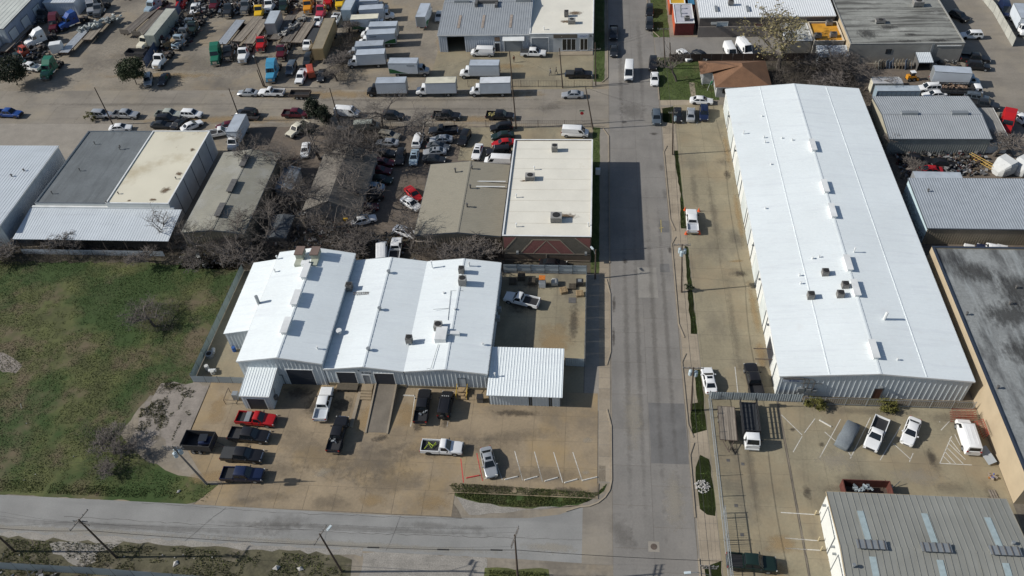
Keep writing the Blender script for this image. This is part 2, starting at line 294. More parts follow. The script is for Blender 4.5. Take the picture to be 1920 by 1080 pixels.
# kerbs (real steps)
def kerb(pts, label_mat=WALK, h=.13, w=.18):
    b = MB(); P = [Vector((x, y, 0)) for x, y in pts]; l_, r_ = [], []
    for i, p in enumerate(P):
        d = (P[min(i+1, len(P)-1)]-P[max(i-1, 0)]).normalized(); n = Vector((-d.y, d.x, 0))*w/2; l_.append(p+n); r_.append(p-n)
    for i in range(len(P)-1):
        a, bq, c, d = l_[i], l_[i+1], r_[i+1], r_[i]; z = Vector((0, 0, h))
        b.add([a, bq, c, d, a+z, bq+z, c+z, d+z], [(4, 7, 6, 5), (0, 4, 5, 1), (2, 6, 7, 3)])
    tag(link('kerb', b.mesh('kerb', label_mat)), kind='structure')
arc = [(-.4+4.2*math.sin(t), 57.6-4.2*math.cos(t)) for t in (0, .3, .6, .9, 1.2, 1.5707)]
kerb([(-2.2, 52.7)]+arc+[(3.8, 66.3), (3.2, 69.2)]); kerb([(3.2, 77.3), (3.8, 80), (3.8, 92.3), (3.2, 95.6)]); kerb([(3.8, 99.5), (3.8, 136.2), (2.6, 139)])
kerb([(2.4, 156.2), (3.7, 158.2), (3.8, 215)]); kerb([(14.5, 24), (14.5, 47)]); kerb([(14.5, 52.6), (14.5, 62), (15.2, 64)]); kerb([(15.2, 64.9), (14.6, 67), (14.5, 78.3), (15.2, 80)])
kerb([(15.2, 83.2), (14.5, 86), (14.5, 104.5), (15.3, 106.4)]); kerb([(15.3, 108), (14.6, 111), (14.5, 131), (15.2, 133)]); kerb([(14.5, 149.2), (14.5, 164), (15.4, 166.2)]); kerb([(15.8, 175.4), (14, 179), (13.6, 184), (13.6, 220)])
kerb([(-18.2, 54.5), (-17, 54.75), (2, 54.75), (2, 57)], label_mat=TAN, h=.1, w=.12)
def stripe(parent, a, b, w=.11, mat=PAINTW, k=8, px=True):
    A, B = (at(*a), at(*b)) if px else (Vector((*a, 0)), Vector((*b, 0)))
    d = (B-A).normalized(); n = Vector((-d.y, d.x, 0))*w/2; z = Vector((0, 0, .012+L(k)))
    return link('painted_line', MB().quad(A-n+z, B-n+z, B+n+z, A+n+z).mesh('painted_line', mat), parent)
for a, b in (((965, 846), (980, 901)), ((1002, 847), (1017, 903)), ((1038, 848), (1055, 905)), ((1074, 848), (1091, 900)), ((930, 868), (942, 900)), ((778, 742), (770, 800)), ((840, 790), (838, 800))): stripe(lot, a, b, k=5)
stripe(lot, (864, 860), (869, 905), .13, PAINTR, 5); stripe(lot, (894, 850), (905, 902), .13, PAINTR, 5)
for a, b in (((1465, 778), (1504, 816)), ((1504, 818), (1487, 848)), ((1528, 785), (1508, 812)), ((1576, 786), (1537, 858)), ((1632, 783), (1594, 860)), ((1688, 800), (1650, 863)), ((1762, 790), (1762, 792)), ((1546, 810), (1572, 832)), ((1675, 832), (1708, 862)), ((1712, 850), (1705, 866)), ((1780, 790), (1764, 807)), ((1784, 818), (1762, 869)), ((1762, 869), (1822, 872)), ((1780, 822), (1800, 848)), ((1777, 830), (1810, 862)), ((1774, 838), (1806, 870)), ((1771, 846), (1792, 870)), ((1768, 855), (1782, 869)), ((1591, 848), (1597, 858)), ((1790, 815), (1800, 835))): stripe(el, a, b, .1, k=5)
for a, b in (((1464, 961), (1528, 965)), ((1472, 1009), (1534, 1014)), ((1472, 1028), (1538, 1032)), ((1378, 688), (1384, 742)), ((1282, 229), (1278, 232)), ((1308, 229), (1306, 233)), ((1437, 520), (1442, 521))): stripe(yd, a, b, .12, k=5)
stripe(mr, (1239, 412), (1240, 436), .16, PAINTY, 6); stripe(mr, (1236, 428), (1244, 427), .2, PAINTY, 7)
mh = tag(thing('manhole_cover', 'round iron manhole cover in the road near the bottom edge', 'manhole cover', at(1226, 1025, .03)), None)
mhb = MB().prism([(.42*math.cos(t*PI/8), .42*math.sin(t*PI/8)) for t in range(16)], -.01, .02); link('lid', mhb.mesh('lid', STEEL), mh)
mhb = MB().box(-.7, .7, -.7, .7, -.012, .004); link('collar', mhb.mesh('collar', WALKG), mh)

def crack(parent, pts, k, w=.035, mat=None, wob=.12):
    P = [Vector((x, y, 0)) for x, y in pts]; Q = []
    for a, b in zip(P, P[1:]):
        n = max(2, int((b-a).length/.9)); nn = Vector((-(b-a).y, (b-a).x, 0)).normalized()
        Q += [a.lerp(b, i/n)+nn*random.uniform(-wob, wob) for i in range(n)]
    Q.append(P[-1]); mb = MB(); z = Vector((0, 0, .0135+L(k)))
    for a, b in zip(Q, Q[1:]):
        d = (b-a).normalized(); n = Vector((-d.y, d.x, 0))*w*random.uniform(.4, 1); mb.quad(a-n+z, b-n+z, b+n+z, a+n+z)
    return link('crack', mb.mesh('crack', mat or CRACK), parent)
CRACK = pm("crack_seal", (.06, .056, .052), .9)
STAIN = pm("road_patch_dark", (.145, .14, .134), .9, var=.12, scale=.4, fine=.1, fs=4); STAINL = pm("road_patch_pale", (.24, .225, .2), .9, var=.12, scale=.4, fine=.1, fs=4)
for pts in ([(4, 91.3), (8.9, 90.2), (14.3, 91.6)], [(3.9, 95.6), (9, 96), (14.3, 95.2)], [(4, 67.2), (14.2, 66.6)], [(9.2, 58), (11.5, 58.4), (14.2, 57.4)], [(9.3, 53.5), (14.2, 51.6)], [(11, 49.6), (13.5, 54)], [(4, 82), (9, 81.6)], [(9, 75), (9.4, 88)], [(4, 133), (9, 134.5), (14, 136)], [(5, 104), (5.3, 125)], [(9.4, 100), (14.2, 99.4)], [(4.1, 47), (9, 47.6)], [(4, 140), (9, 147), (14, 146)]): crack(mr, pts, 2)
for pts in ([(-20, 141), (-18, 147), (-10, 153)], [(-60, 147), (-40, 147.6), (-20, 146.5)], [(-84, 141), (-80, 153)], [(-4, 142), (0, 147), (-8, 153)]): crack(us, pts, 2)
for pts in ([(-47, 59.5), (-45.5, 63), (-44.8, 66)], [(-49, 55), (-30, 54.6), (-20, 55)], [(-30, 51.3), (-27.5, 53.5), (-26, 55.5)], [(-36, 51.4), (-34, 54.8)], [(-33, 61), (-20, 62.2), (-9, 61)], [(-9.4, 55), (-8.8, 62)], [(-52.6, 61), (-40, 62)]): crack(lot, pts, 3)
for pts in ([(27.7, 30), (27.75, 56), (28, 72)], [(29, 56), (28.7, 63), (28.2, 71.5)], [(17.4, 53.2), (27.5, 52.7)], [(19.8, 40), (19.9, 70)], [(22.6, 40), (23, 70)], [(30, 68.5), (54, 68)], [(22, 75), (22.6, 110), (22.2, 140)], [(23.6, 75), (23.9, 125)], [(17.5, 92), (27, 93)]): crack(yd, pts, 3, .03)
for pts in ([(-60, 51.2), (-40, 50.6), (-15, 50.9)], [(-52, 46), (-48, 51)], [(-25, 46), (-24, 51)], [(-70, 48.6), (-30, 48.2), (0, 48.8)]): crack(lr, pts, 3, .025)
zone('road_patch', rect(9.2, 14.3, 60.5, 70.6), 6.3, STAIN, px=False, wob=.03); zone('road_patch', rect(8.4, 11.6, 91.6, 98.6), 6.3, STAINL, px=False, wob=.03); zone('road_patch', rect(12.6, 14.3, 107.5, 110.6), 6.3, STAIN, px=False, wob=.03); zone('road_patch', rect(12.2, 13.8, 97.5, 99.6), 6.3, STAIN, px=False, wob=.03)

def stain_mat(name, col, am, st=(1, 1, 1), sc=1.6):
    m = bpy.data.materials.new(name); m.use_nodes = True; n, l = m.node_tree.nodes, m.node_tree.links; b = n["Principled BSDF"]; b.inputs["Base Color"].default_value = (*col, 1); b.inputs["Roughness"].default_value = .85
    tc = n.new("ShaderNodeTexCoord"); ln = n.new("ShaderNodeVectorMath"); ln.operation = 'LENGTH'; l.new(tc.outputs["Object"], ln.inputs[0])
    g = n.new("ShaderNodeNewGeometry"); mp = n.new("ShaderNodeMapping"); mp.inputs["Scale"].default_value = st; l.new(g.outputs["Position"], mp.inputs[0]); t = n.new("ShaderNodeTexNoise"); t.inputs["Scale"].default_value = sc; t.inputs["Detail"].default_value = 6; t.inputs["Roughness"].default_value = .65; l.new(mp.outputs[0], t.inputs["Vector"])
    a = n.new("ShaderNodeMath"); a.operation = 'MULTIPLY_ADD'; a.inputs[1].default_value = -1.3; l.new(ln.outputs["Value"], a.inputs[0]); q = n.new("ShaderNodeMath"); q.operation = 'MULTIPLY'; q.inputs[1].default_value = 2.0; l.new(t.outputs[0], q.inputs[0]); l.new(q.outputs[0], a.inputs[2])
    r = n.new("ShaderNodeMapRange"); r.inputs[1].default_value = 0; r.inputs[2].default_value = .7; r.inputs[3].default_value = 0; r.inputs[4].default_value = am; l.new(a.outputs[0], r.inputs[0]); l.new(r.outputs[0], b.inputs["Alpha"]); return m
OIL = stain_mat("oil_stain", (.055, .045, .037), .5); RUB = stain_mat("tyre_grime", (.10, .088, .075), .22, sc=1.0); SAND = stain_mat("sand_wash", (.36, .25, .125), .5, sc=.5); PALE = stain_mat("pale_scuff", (.38, .34, .27), .4, sc=1.2); SOOT = stain_mat("roof_soot", (.045, .044, .042), .6, (2, .7, 1), 1.1); RUSTY = stain_mat("roof_rust", (.14, .09, .05), .85, sc=2.2)
STM = {}
def stain(parent, x, y, a, b, k, mat, rz=0, z=0):
    if mat.name not in STM: STM[mat.name] = MB().quad((-1, -1, 0), (1, -1, 0), (1, 1, 0), (-1, 1, 0)).mesh('stain', mat)
    o = link('stain', STM[mat.name], parent, (x-(parent.location.x if z else 0), y-(parent.location.y if z else 0), z+L(k)+.016), rz); o.scale = (a, b, 1)
_n = [0]
def st(par, lst, mat, k=4):
    for x, y, a, b, rz in lst: _n[0] += 1; stain(par, x, y, a, b, k+.35*(_n[0] % 9), mat, rz)
st(lot, [(-38, 60, 10, 4, -.5), (-30, 59, 9, 4.5, .2), (-20, 61.5, 12, 2.4, .1), (-10, 64, 9, 1.6, .15), (-26, 56, 8, 2.5, .1), (-44, 57, 7, 2, .1), (-34, 52.5, 4, 1.6, 0), (-42, 53, 4, 1.2, 0), (-6, 58, 9, 1.8, 0), (-50.5, 63, 1.6, 4, .3)], RUB)
st(lot, [(-43, 70.5, 3.4, 1.8, 0), (-40, 68, 2.2, 3, .2), (-36, 68.5, 2.5, 2, 0), (-29, 62.8, 2, .8, .3), (-20, 66, 1.0, 1.6, 0), (-24, 65, 1, 1.4, 0), (-10, 68, 5, .9, 0), (-47.5, 64, .8, .5, 0), (-48, 61, .9, .5, 0), (-12, 55.7, 6, .7, 0), (-2, 55.8, 4, .7, 0), (-40, 76, 2, 2, 0), (-11, 90, 3, 4, 0), (-2, 86, 1.2, 6, 0), (-8, 94, 5, 1.4, 0)], OIL)
st(lot, [(-54.5, 67, 2, 4, 0), (-55.5, 62, 2, 2, .3), (-52, 55.5, 4, 1.4, 0), (-32, 66, 2.2, 4, 0), (-26, 67, 2, 3, 0), (-5, 82, 4, 5, 0), (-8, 78.5, 4, 2, 0), (-20, 53, 3, 1.6, 0), (-28, 53, 3, 1.4, 0), (-50, 75, 1, 3, 0)], SAND); st(lot, [(.4, 63.8, .9, .8, 0), (.3, 58.6, .8, .5, 0), (-.4, 57.6, .5, .3, .5), (-36, 57, 2, 1, .3)], PALE, 7)
st(yd, [(22.5, 60, 1, 12, 0), (23, 85, .9, 14, 0), (22.4, 112, 1, 16, 0), (25.6, 128, 1.5, 2, .3), (25.4, 106, 1.6, 3, .2), (24.8, 97.6, 2, 1.6, 0), (19.5, 120, 1, 10, 0)], RUB); st(yd, [(25.4, 97.5, 1.5, 1.0, 0), (26, 124, 1, 2, 0), (20.6, 63, .8, .9, 0)], OIL, 6); st(yd, [(26.6, 90, .9, 8, 0), (26.7, 112, .8, 10, 0), (26.7, 132, .7, 8, 0), (26.4, 80, 1, 4, 0), (25, 49.5, 3, 1.8, 0), (24, 46, 3, 2, .3), (25, 100.5, 1.8, .5, .1)], SAND)
st(el, [(40, 70.3, 11, .9, 0), (50, 69.6, 4, 1.4, 0), (46.8, 62.5, 1.3, 3.4, .1), (48, 58.5, 3, 1.6, 0), (36, 59, 4, 1.6, 0), (52.5, 58, 1.2, 3.5, 0), (33, 57.5, 3, 1.2, 0)], RUB); st(el, [(46.6, 63, .8, 1.8, 0), (29, 66.8, .6, .5, 0), (32.5, 64.5, .7, .5, 0), (52.8, 57, .9, 2, 0), (29.3, 57, .8, 1.5, 0), (50.3, 56.4, 3, .6, 0)], OIL, 6); st(el, [(44, 60, 5, 2, 0), (34, 62, 4, 2.4, 0)], PALE, 3)
st(mr, [(6.3, 80, .7, 40, 0), (8.1, 80, .6, 40, 0), (10.6, 85, .7, 45, 0), (12.6, 85, .6, 45, 0), (6.5, 160, .8, 30, 0), (11, 165, .9, 30, 0), (9, 145, 4, 6, .4), (5, 50, 2, 4, .5), (14, 118, .7, 2.5, 0), (13.8, 126, .6, 1.6, 0)], RUB, 3); st(mr, [(12.8, 137, 1.2, .7, 0), (7, 141, 1, .6, 0), (14.1, 103, .5, 1.2, 0), (4.4, 90, .4, 2.6, 0), (4.3, 83, .35, 2.8, 0), (6.4, 100, .6, .8, 0)], OIL, 6); st(mr, [(7, 68, 2, 8, 0), (12, 55, 2, 6, 0)], PALE, 3)
st(us, [(-40, 149.5, 50, .8, 0), (-40, 146, 50, .8, 0), (-100, 148, 40, 1, 0), (-8, 147, 5, 2.4, .6), (-20, 143, 6, 1, 0)], RUB, 3); st(us, [(-60, 151.8, 30, 2.6, 0), (-20, 152, 14, 2.6, 0), (-80, 142, 30, 2, 0), (-25, 142, 14, 2, 0)], SAND, 3)
st(lr, [(-20, 49.8, 5, .8, 0), (-14, 49.7, 3, .6, 0), (-40, 49, 6, 2, .2), (-60, 47.6, 30, .7, 0), (-30, 48.9, 30, .6, 0), (-46, 52, 3, .9, .2)], RUB, 3); st(lr, [(-30, 46.6, 30, .7, 0), (-70, 46.6, 30, .7, 0), (-4, 47.5, 5, 1, 0)], PALE, 3)
st(G, [(-90, 165, 30, 6, 0), (-70, 170, 20, 4, .3), (-110, 170, 20, 6, .6), (-25, 160, 9, 3, 0), (-60, 158, 16, 2, 0)], RUB, 5); st(G, [(-60, 175, 14, 6, .2), (-20, 163, 8, 2, 0), (-35, 176, 3, 10, 0), (-100, 160, 20, 2, 0), (-75, 180, 8, 8, 0)], SAND, 5); st(G, [(-110, 180, 18, 14, .5), (-95, 160, 16, 3, 0)], PALE, 5)
# ------------------------------------------------------------------ buildings
def ribwall(mb, p0, p1, zb, ztf, sp, dep=.035, rw=.09, breaks=(), m=0):
    p0, p1 = Vector((*p0, 0)), Vector((*p1, 0)); ln = (p1-p0).length; u = (p1-p0)/ln; n = Vector((u.y, -u.x, 0))
    pts = [(0, 0), (ln, 0)]+[(b, 0) for b in breaks]
    if sp:
        k = max(1, round(ln/sp))
        for i in range(k):
            c = (i+.5)*ln/k; pts += [(c-rw, 0), (c-rw*.45, dep), (c+rw*.45, dep), (c+rw, 0)]
    pts.sort(); o = len(mb.v)
    for s_, d in pts:
        q = p0+u*s_+n*d; mb.v.append((q.x, q.y, zb)); mb.v.append((q.x, q.y, ztf(q.x, q.y) if callable(ztf) else ztf))
    for i in range(len(pts)-1):
        a = o+2*i; mb.f.append((a, a+2, a+3, a+1)); mb.m.append(m)
def sheet(mb, a, b, c, d, sp, dep=.04, rw=.07, m=0, th=.1):
    # a-b eave line, d-c upper line; ribs run a->d
    a, b, c, d = map(Vector, (a, b, c, d)); ln = (b-a).length; n = (b-a).cross(d-a).normalized()
    pts = [(0, 0), (1, 0)]
    if sp:
        k = max(1, round(ln/sp)); w = rw/ln
        for i in range(k):
            t = (i+.5)/k; pts += [(t-w, 0), (t-w*.4, dep), (t+w*.4, dep), (t+w, 0)]
    pts.sort(); o = len(mb.v)
    for t, h in pts:
        mb.v.append(tuple(a.lerp(b, t)+n*h)); mb.v.append(tuple(d.lerp(c, t)+n*h))
    for i in range(len(pts)-1):
        q = o+2*i; mb.f.append((q, q+2, q+3, q+1)); mb.m.append(m)
    if th:
        e = .012; v = [p-n*e for p in (a, b, c, d)]+[p-n*th for p in (a, b, c, d)]
        mb.add(v, [(0, 1, 2, 3), (7, 6, 5, 4), (0, 4, 5, 1), (1, 5, 6, 2), (2, 6, 7, 3), (3, 7, 4, 0)], m)
SIDE = {'S': lambda b, u, d: (u, b[2]-d), 'N': lambda b, u, d: (u, b[3]+d), 'W': lambda b, u, d: (b[0]-d, u), 'E': lambda b, u, d: (b[1]+d, u)}
def panel(root, b, side, u0, u1, z0, z1, name, mat, d0=-.05, d1=.05):
    p, q = SIDE[side](b, u0, d0), SIDE[side](b, u1, d1)
    return wpart(name, MB().box(min(p[0], q[0]), max(p[0], q[0]), min(p[1], q[1]), max(p[1], q[1]), z0, z1), mat, root)
def gdoor(root, b, side, u0, u1, z0, z1, mat, segs=5, frame=TRIMW, name='garage_door'):
    p, q = SIDE[side](b, u0, -.05), SIDE[side](b, u1, .055); mb = MB(); h = (z1-z0)/segs
    for i in range(segs):
        mb.box(min(p[0], q[0]), max(p[0], q[0]), min(p[1], q[1]), max(p[1], q[1]), z0+i*h+.012, z0+(i+1)*h-.012)
    p, q = SIDE[side](b, u0, -.04), SIDE[side](b, u1, .04); mb.box(min(p[0], q[0])+.01, max(p[0], q[0])-.01, min(p[1], q[1])+.01, max(p[1], q[1])-.01, z0, z1)
    o = wpart(name, mb, mat, root); f = MB()
    for a0, a1, c0, c1 in ((u0-.12, u0, z0, z1+.12), (u1, u1+.12, z0, z1+.12), (u0, u1, z1, z1+.12)):
        p, q = SIDE[side](b, a0, -.03), SIDE[side](b, a1, .09); f.box(min(p[0], q[0]), max(p[0], q[0]), min(p[1], q[1]), max(p[1], q[1]), c0, c1)
    if frame: link('frame', f.mesh('frame', frame), o)
    return o
def building(name, label, cat, x0, x1, y0, y1, prof, axis, wm, rm, rsp=.9, wsp=.6, oh=.12, trim=TRIMW, rdep=.04, skip='', group=None, panels=False, zb=0, gaps=None, eave=None):
    """prof: [(coordinate across the ridge, height) ...]"""
    root = thing(name, label, cat, ((x0+x1)/2, (y0+y1)/2, 0), 0, group); b = (x0, x1, y0, y1)
    def zt(x, y):
        t = x if axis == 'y' else y
        for (a, za), (c, zc) in zip(prof, prof[1:]):
            if t <= c+1e-6: return za+(zc-za)*max(0, min(1, (t-a)/(c-a)))
        return prof[-1][1]
    inner = [p[0] for p in prof[1:-1]]
    for s, p0, p1, ax in (('S', (x0, y0), (x1, y0), 'y'), ('E', (x1, y0), (x1, y1), 'x'), ('N', (x1, y1), (x0, y1), 'y'), ('W', (x0, y1), (x0, y0), 'x')):
        if s in skip: continue
        br = [abs(i-(p0[0] if ax == 'y' else p0[1])) for i in inner] if ax == axis else []
        mb = MB(); w = wm.get(s, wm['S']) if isinstance(wm, dict) else wm
        if gaps and s == 'S':                       # real openings in the front wall
            xs = x0
            for g0, g1, gz in gaps+[(x1, x1, 0)]:
                if g0 > xs: ribwall(mb, (xs, y0), (g0, y0), zb, lambda x, y: zt(x, y)-.02, wsp)
                if g1 > g0: ribwall(mb, (g0, y0), (g1, y0), gz, lambda x, y: zt(x, y)-.02, wsp)
                xs = g1
        else: ribwall(mb, p0, p1, zb, lambda x, y: zt(x, y)-.02, wsp, breaks=br)
        wpart('wall', mb, w, root)
    for i, ((a, za), (c, zc)) in enumerate(zip(prof, prof[1:])):
        sl = (zc-za)/(c-a); a2, z2, c2, z3 = a, za, c, zc
        if i == 0: a2, z2 = a-oh, za-sl*oh
        if i == len(prof)-2: c2, z3 = c+oh, zc+sl*oh
        if axis == 'y': A, B_, Cc, D = (a2, y1+oh, z2), (a2, y0-oh, z2), (c2, y0-oh, z3), (c2, y1+oh, z3)
        else: A, B_, Cc, D = (x0-oh, a2, z2), (x1+oh, a2, z2), (x1+oh, c2, z3), (x0-oh, c2, z3)
        if sl < 0: A, B_, Cc, D = Cc, D, A, B_
        if panels:
            A, B_, Cc, D = map(Vector, (A, B_, Cc, D)); k = max(1, round((B_-A).length/rsp)); w = (B_-A)/k; me = None
            slope = wpart('roof', MB().add([p-Vector((0, 0, .05)) for p in (A, B_, Cc, D)], [(0, 1, 2, 3)]), rm, root)
            g = w*.012
            for j in range(k):
                mb = MB(); sheet(mb, A+w*j+g, A+w*(j+1)-g, D+w*(j+1)-g+Vector((0, 0, 0)), D+w*j+g, 0, th=.03)
                nn = (B_-A).cross(D-A).normalized()*.06; e1, e2 = w*.0, w*.09
                q = [A+w*j+e1, A+w*j+e2, D+w*j+e2, D+w*j+e1]; mb.add([p+nn*.02 for p in q]+[p+nn*.8 for p in q], [(4, 5, 6, 7), (0, 1, 5, 4), (2, 3, 7, 6), (1, 2, 6, 5), (3, 0, 4, 7)])
                link('roof_panel', mb.mesh('roof_panel', rm), slope)
        else:
            mb = MB(); sheet(mb, A, B_, Cc, D, rsp, rdep); wpart('roof', mb, rm, root)
    if trim:
        f = MB(); t = .035
        pr = list(prof); s0 = (pr[1][1]-pr[0][1])/(pr[1][0]-pr[0][0]); s1 = (pr[-1][1]-pr[-2][1])/(pr[-1][0]-pr[-2][0])
        pr[0] = (pr[0][0]-oh-.02, pr[0][1]-s0*oh); pr[-1] = (pr[-1][0]+oh+.02, pr[-1][1]+s1*oh)
        for (a, za), (c, zc) in zip(pr, pr[1:]):
            for e0, e1 in ((-oh-t-.004, -oh-.004),) if True else ():
                for yy in ((y0+e0, y0+e1), (y1-e1, y1-e0)) if axis == 'y' else ((x0+e0, x0+e1), (x1-e1, x1-e0)):
                    v = []
                    for z_ in (-.22, .05):
                        for w_ in yy:
                            for q, zq in ((a, za), (c, zc)): v.append((q, w_, zq+z_) if axis == 'y' else (w_, q, zq+z_))
                    f.add(v, [(0, 1, 3, 2), (4, 6, 7, 5), (0, 4, 5, 1), (2, 3, 7, 6), (0, 2, 6, 4), (1, 5, 7, 3)])
        for q, zq in (pr[0], pr[-1]):
            if axis == 'y': f.box(q-.05, q+.05, y0-oh, y1+oh, zq-.2, zq-.02)
            else: f.box(x0-oh, x1+oh, q-.05, q+.05, zq-.2, zq-.02)
        wpart('eave_trim', f, trim, root)
    if len(prof) == 3 and not panels:
        q, zq = prof[1]; f = MB()
        for sgn in (-1, 1):
            s_ = (prof[1][1]-prof[0][1])/(prof[1][0]-prof[0][0]); wd = .25
            if axis == 'y': f.quad((q, y0-oh, zq+.065), (q+sgn*wd, y0-oh, zq-wd*s_+.06), (q+sgn*wd, y1+oh, zq-wd*s_+.06), (q, y1+oh, zq+.065))
            else: f.quad((x0-oh, q, zq+.065), (x1+oh, q, zq+.065), (x1+oh, q+sgn*wd, zq-wd*s_+.06), (x0-oh, q+sgn*wd, zq-wd*s_+.06))
        wpart('ridge_cap', f, rm, root)
    root['b'] = b
    return root, b
def flat(name, label, cat, x0, x1, y0, y1, h, wm, rm, par=.25, cap=TRIMW, pw=.2, skip='', grp=None):
    root = thing(name, label, cat, ((x0+x1)/2, (y0+y1)/2, 0), 0, grp); b = (x0, x1, y0, y1); mb = MB()
    for s, q in (('S', (x0, x1, y0, y0+pw)), ('N', (x0, x1, y1-pw, y1)), ('W', (x0, x0+pw, y0+pw, y1-pw)), ('E', (x1-pw, x1, y0+pw, y1-pw))):
        w = wm.get(s, wm['S']) if isinstance(wm, dict) else wm
        wpart('wall', MB().box(*q, 0, h+par), w, root)
        e = .04
        wpart('coping', MB().box(q[0]-e if s != 'E' else q[0]-.02, q[1]+e if s != 'W' else q[1]+.02, q[2]-e if s in 'S' else q[2]+(.06 if s in 'WE' else -.02), q[3]+e if s == 'N' else q[3]-(.06 if s in 'WE' else -.02), h+par+.003, h+par+.06), cap, root)
    wpart('roof', MB().box(x0+pw+.002, x1-pw-.002, y0+pw+.002, y1-pw-.002, h-.2, h), rm, root)
    return root, b
def pipe(root, x, y, z, h=.7, r=.12, name='roof_vent', mat=None, hood=True, tip=(0, 0)):
    mb = MB().tube([(x, y, z-.05), (x+tip[0], y+tip[1], z+h)], r, 8)
    if hood: mb.tube([(x, y, z+h-.02), (x, y, z+h+.12)], [r*1.7, r*1.5], 8)
    return wpart(name, mb, mat or TRIMW, root)
def text(parent, s, loc, size, mat, side='S', name='lettering', ext=.01, align='CENTER'):
    cu = bpy.data.curves.new(name, 'FONT'); cu.body = s; cu.size = size; cu.extrude = ext; cu.align_x = align; cu.align_y = 'CENTER'; cu.materials.append(mat)
    o = bpy.data.objects.new(name, cu); C.objects.link(o)
    if parent is not None: o.parent = parent; loc = Vector(loc)-parent.location
    me = bpy.data.meshes.new_from_object(o); bpy.data.objects.remove(o); o = link(name, me, parent); o.location = loc; o.rotation_euler = (PI/2, 0, {'S': 0, 'E': PI/2, 'W': -PI/2, 'N': PI}[side]); return o
# --- big white warehouse east of the road
wh, b = building('white_warehouse', 'long white gabled metal warehouse with bright white roof, largest building in view', 'warehouse', 27.45, 53.4, 72.7, 146, [(27.45, 4.6), (40.6, 5.75), (53.4, 4.6)], 'y', {'S': WALLG, 'W': WALLW}, ROOFW, 1.0, .72, .15, trim=TRIMW)
for u0, u1, z1 in ((139.5, 144.5, 4.0), (131.5, 136.5, 4), (120.5, 124.5, 4.0), (110, 114.5, 3.9), (104.5, 107.5, 3.8), (94.5, 98.5, 3.8), (86, 89.5, 3.6)):
    panel(wh, b, 'W', u0, u1, .05, z1, 'garage_door', pm("door_palegreen", (.56, .60, .59), .6), -.02, .06)
    for uu in (u0-.07, u1+.07): panel(wh, b, 'W', uu-.06, uu+.06, .05, z1+.1, 'door_jamb', TRIMD if uu < u0 else WALLW, -.02, .1)
gdoor(wh, b, 'W', 77.6, 81.2, .1, 3.4, DOORD, 4, TRIMW, 'glazed_entrance')
for yy in (77.5, 79.5): wpart('canopy_arm', MB().box(24.9, 27.4, yy-.06, yy+.06, 2.2, 2.3), STEEL, wh)
for yy in (75.5, 84.3, 91.5, 101, 108.5, 117.5, 128, 138): wpart('downpipe', MB().tube([(27.37, yy, 4.5), (27.37, yy, 0)], .06, 5), TRIMD, wh)
for yy in (83, 92.6, 100.5, 126.5, 137.8): wpart('wall_lamp', MB().box(27.1, 27.42, yy-.14, yy+.14, 3.6, 3.85), TRIMD, wh)
gdoor(wh, b, 'S', 40.9, 42.0, 0, 2.2, pm("rust_door", (.1, .045, .03), .7), 2, TRIMD, 'door'); wpart('wall_lamp', MB().box(41.2, 41.7, 72.3, 72.66, 2.7, 2.95), MGREY, wh)
panel(wh, b, 'S', 28.0, 30.6, 3.25, 4.05, 'sign_board', pm("sign_paleblue", (.42, .47, .55), .6), -.02, .06)
text(wh, '& Gray', (29.5, 72.62, 3.55), .5, pm("sign_blue", (.05, .09, .28), .6, var=0)); text(wh, 'T', (28.7, 72.62, 3.85), .42, MATS["sign_blue"])
cb = MB()
for i, xx in enumerate((30.9, 31.5, 32.3)): cb.tube([(27.9, 72.5, 4.3-i*.12), (xx-.3, 72.5, 4.3-i*.12), (xx, 72.5, 4.0-i*.12), (xx, 72.5, 1.8)], .07, 6)
cb.tube([(30.4, 72.5, 3.2), (33.4, 72.5, 3.2)], .04, 5); cb.tube([(30.2, 72.5, 2.0), (33, 72.5, 2.0)], .05, 5); wpart('conduit', cb, HVACD, wh)
for xx, w_, h_ in ((30.7, .9, .9), (31.8, .7, .7), (32.6, .6, .5)): wpart('meter_box', MB().box(xx-w_/2, xx+w_/2, 72.35, 72.68, 1.2, 1.2+h_), MGREY, wh)
for px, py in ((1522, 277), (1547, 354), (1561, 400), (1591, 498), (1607, 545), (1641, 660)):
    y = at(px, py, 5.5).y; wpart('ridge_vent', MB().prism([(40.25, y-1.6), (40.95, y-1.6), (40.95, y+1.6), (40.25, y+1.6)], 5.6, 6.25).box(40.1, 41.1, y-1.7, y+1.7, 6.25, 6.32), TRIMW, wh)
for xx, zz in ((34.0, 5.17), (47.0, 5.17)): wpart('lap_seam', MB().box(xx-.07, xx+.07, 72.7, 146, zz-.02, zz+.05), pm('seam_white', (.75, .79, .795), .6), wh)
for px, py, h_ in ((1394, 250, .7), (1432, 260, .4), (1434, 269, .4), (1484, 268, .25), (1465, 263, .2), (1445, 310, .2), (1435, 391, .25), (1498, 519, .4), (1500, 534, .4), (1522, 489, .35), (1534, 487, .35), (1599, 479, .9), (1680, 680, .3), (1428, 220, .2)):
    p = at(px, py, 4.9); zz = 4.6+1.15*(1-abs(p.x-40.6)/13.1); pipe(wh, p.x, p.y, zz, h_, .09)
p = at(1656, 602, 5.1); pipe(wh, p.x, p.y, 5.2, 1.9, .22, 'chimney_pipe', hood=False, tip=(.1, 0))
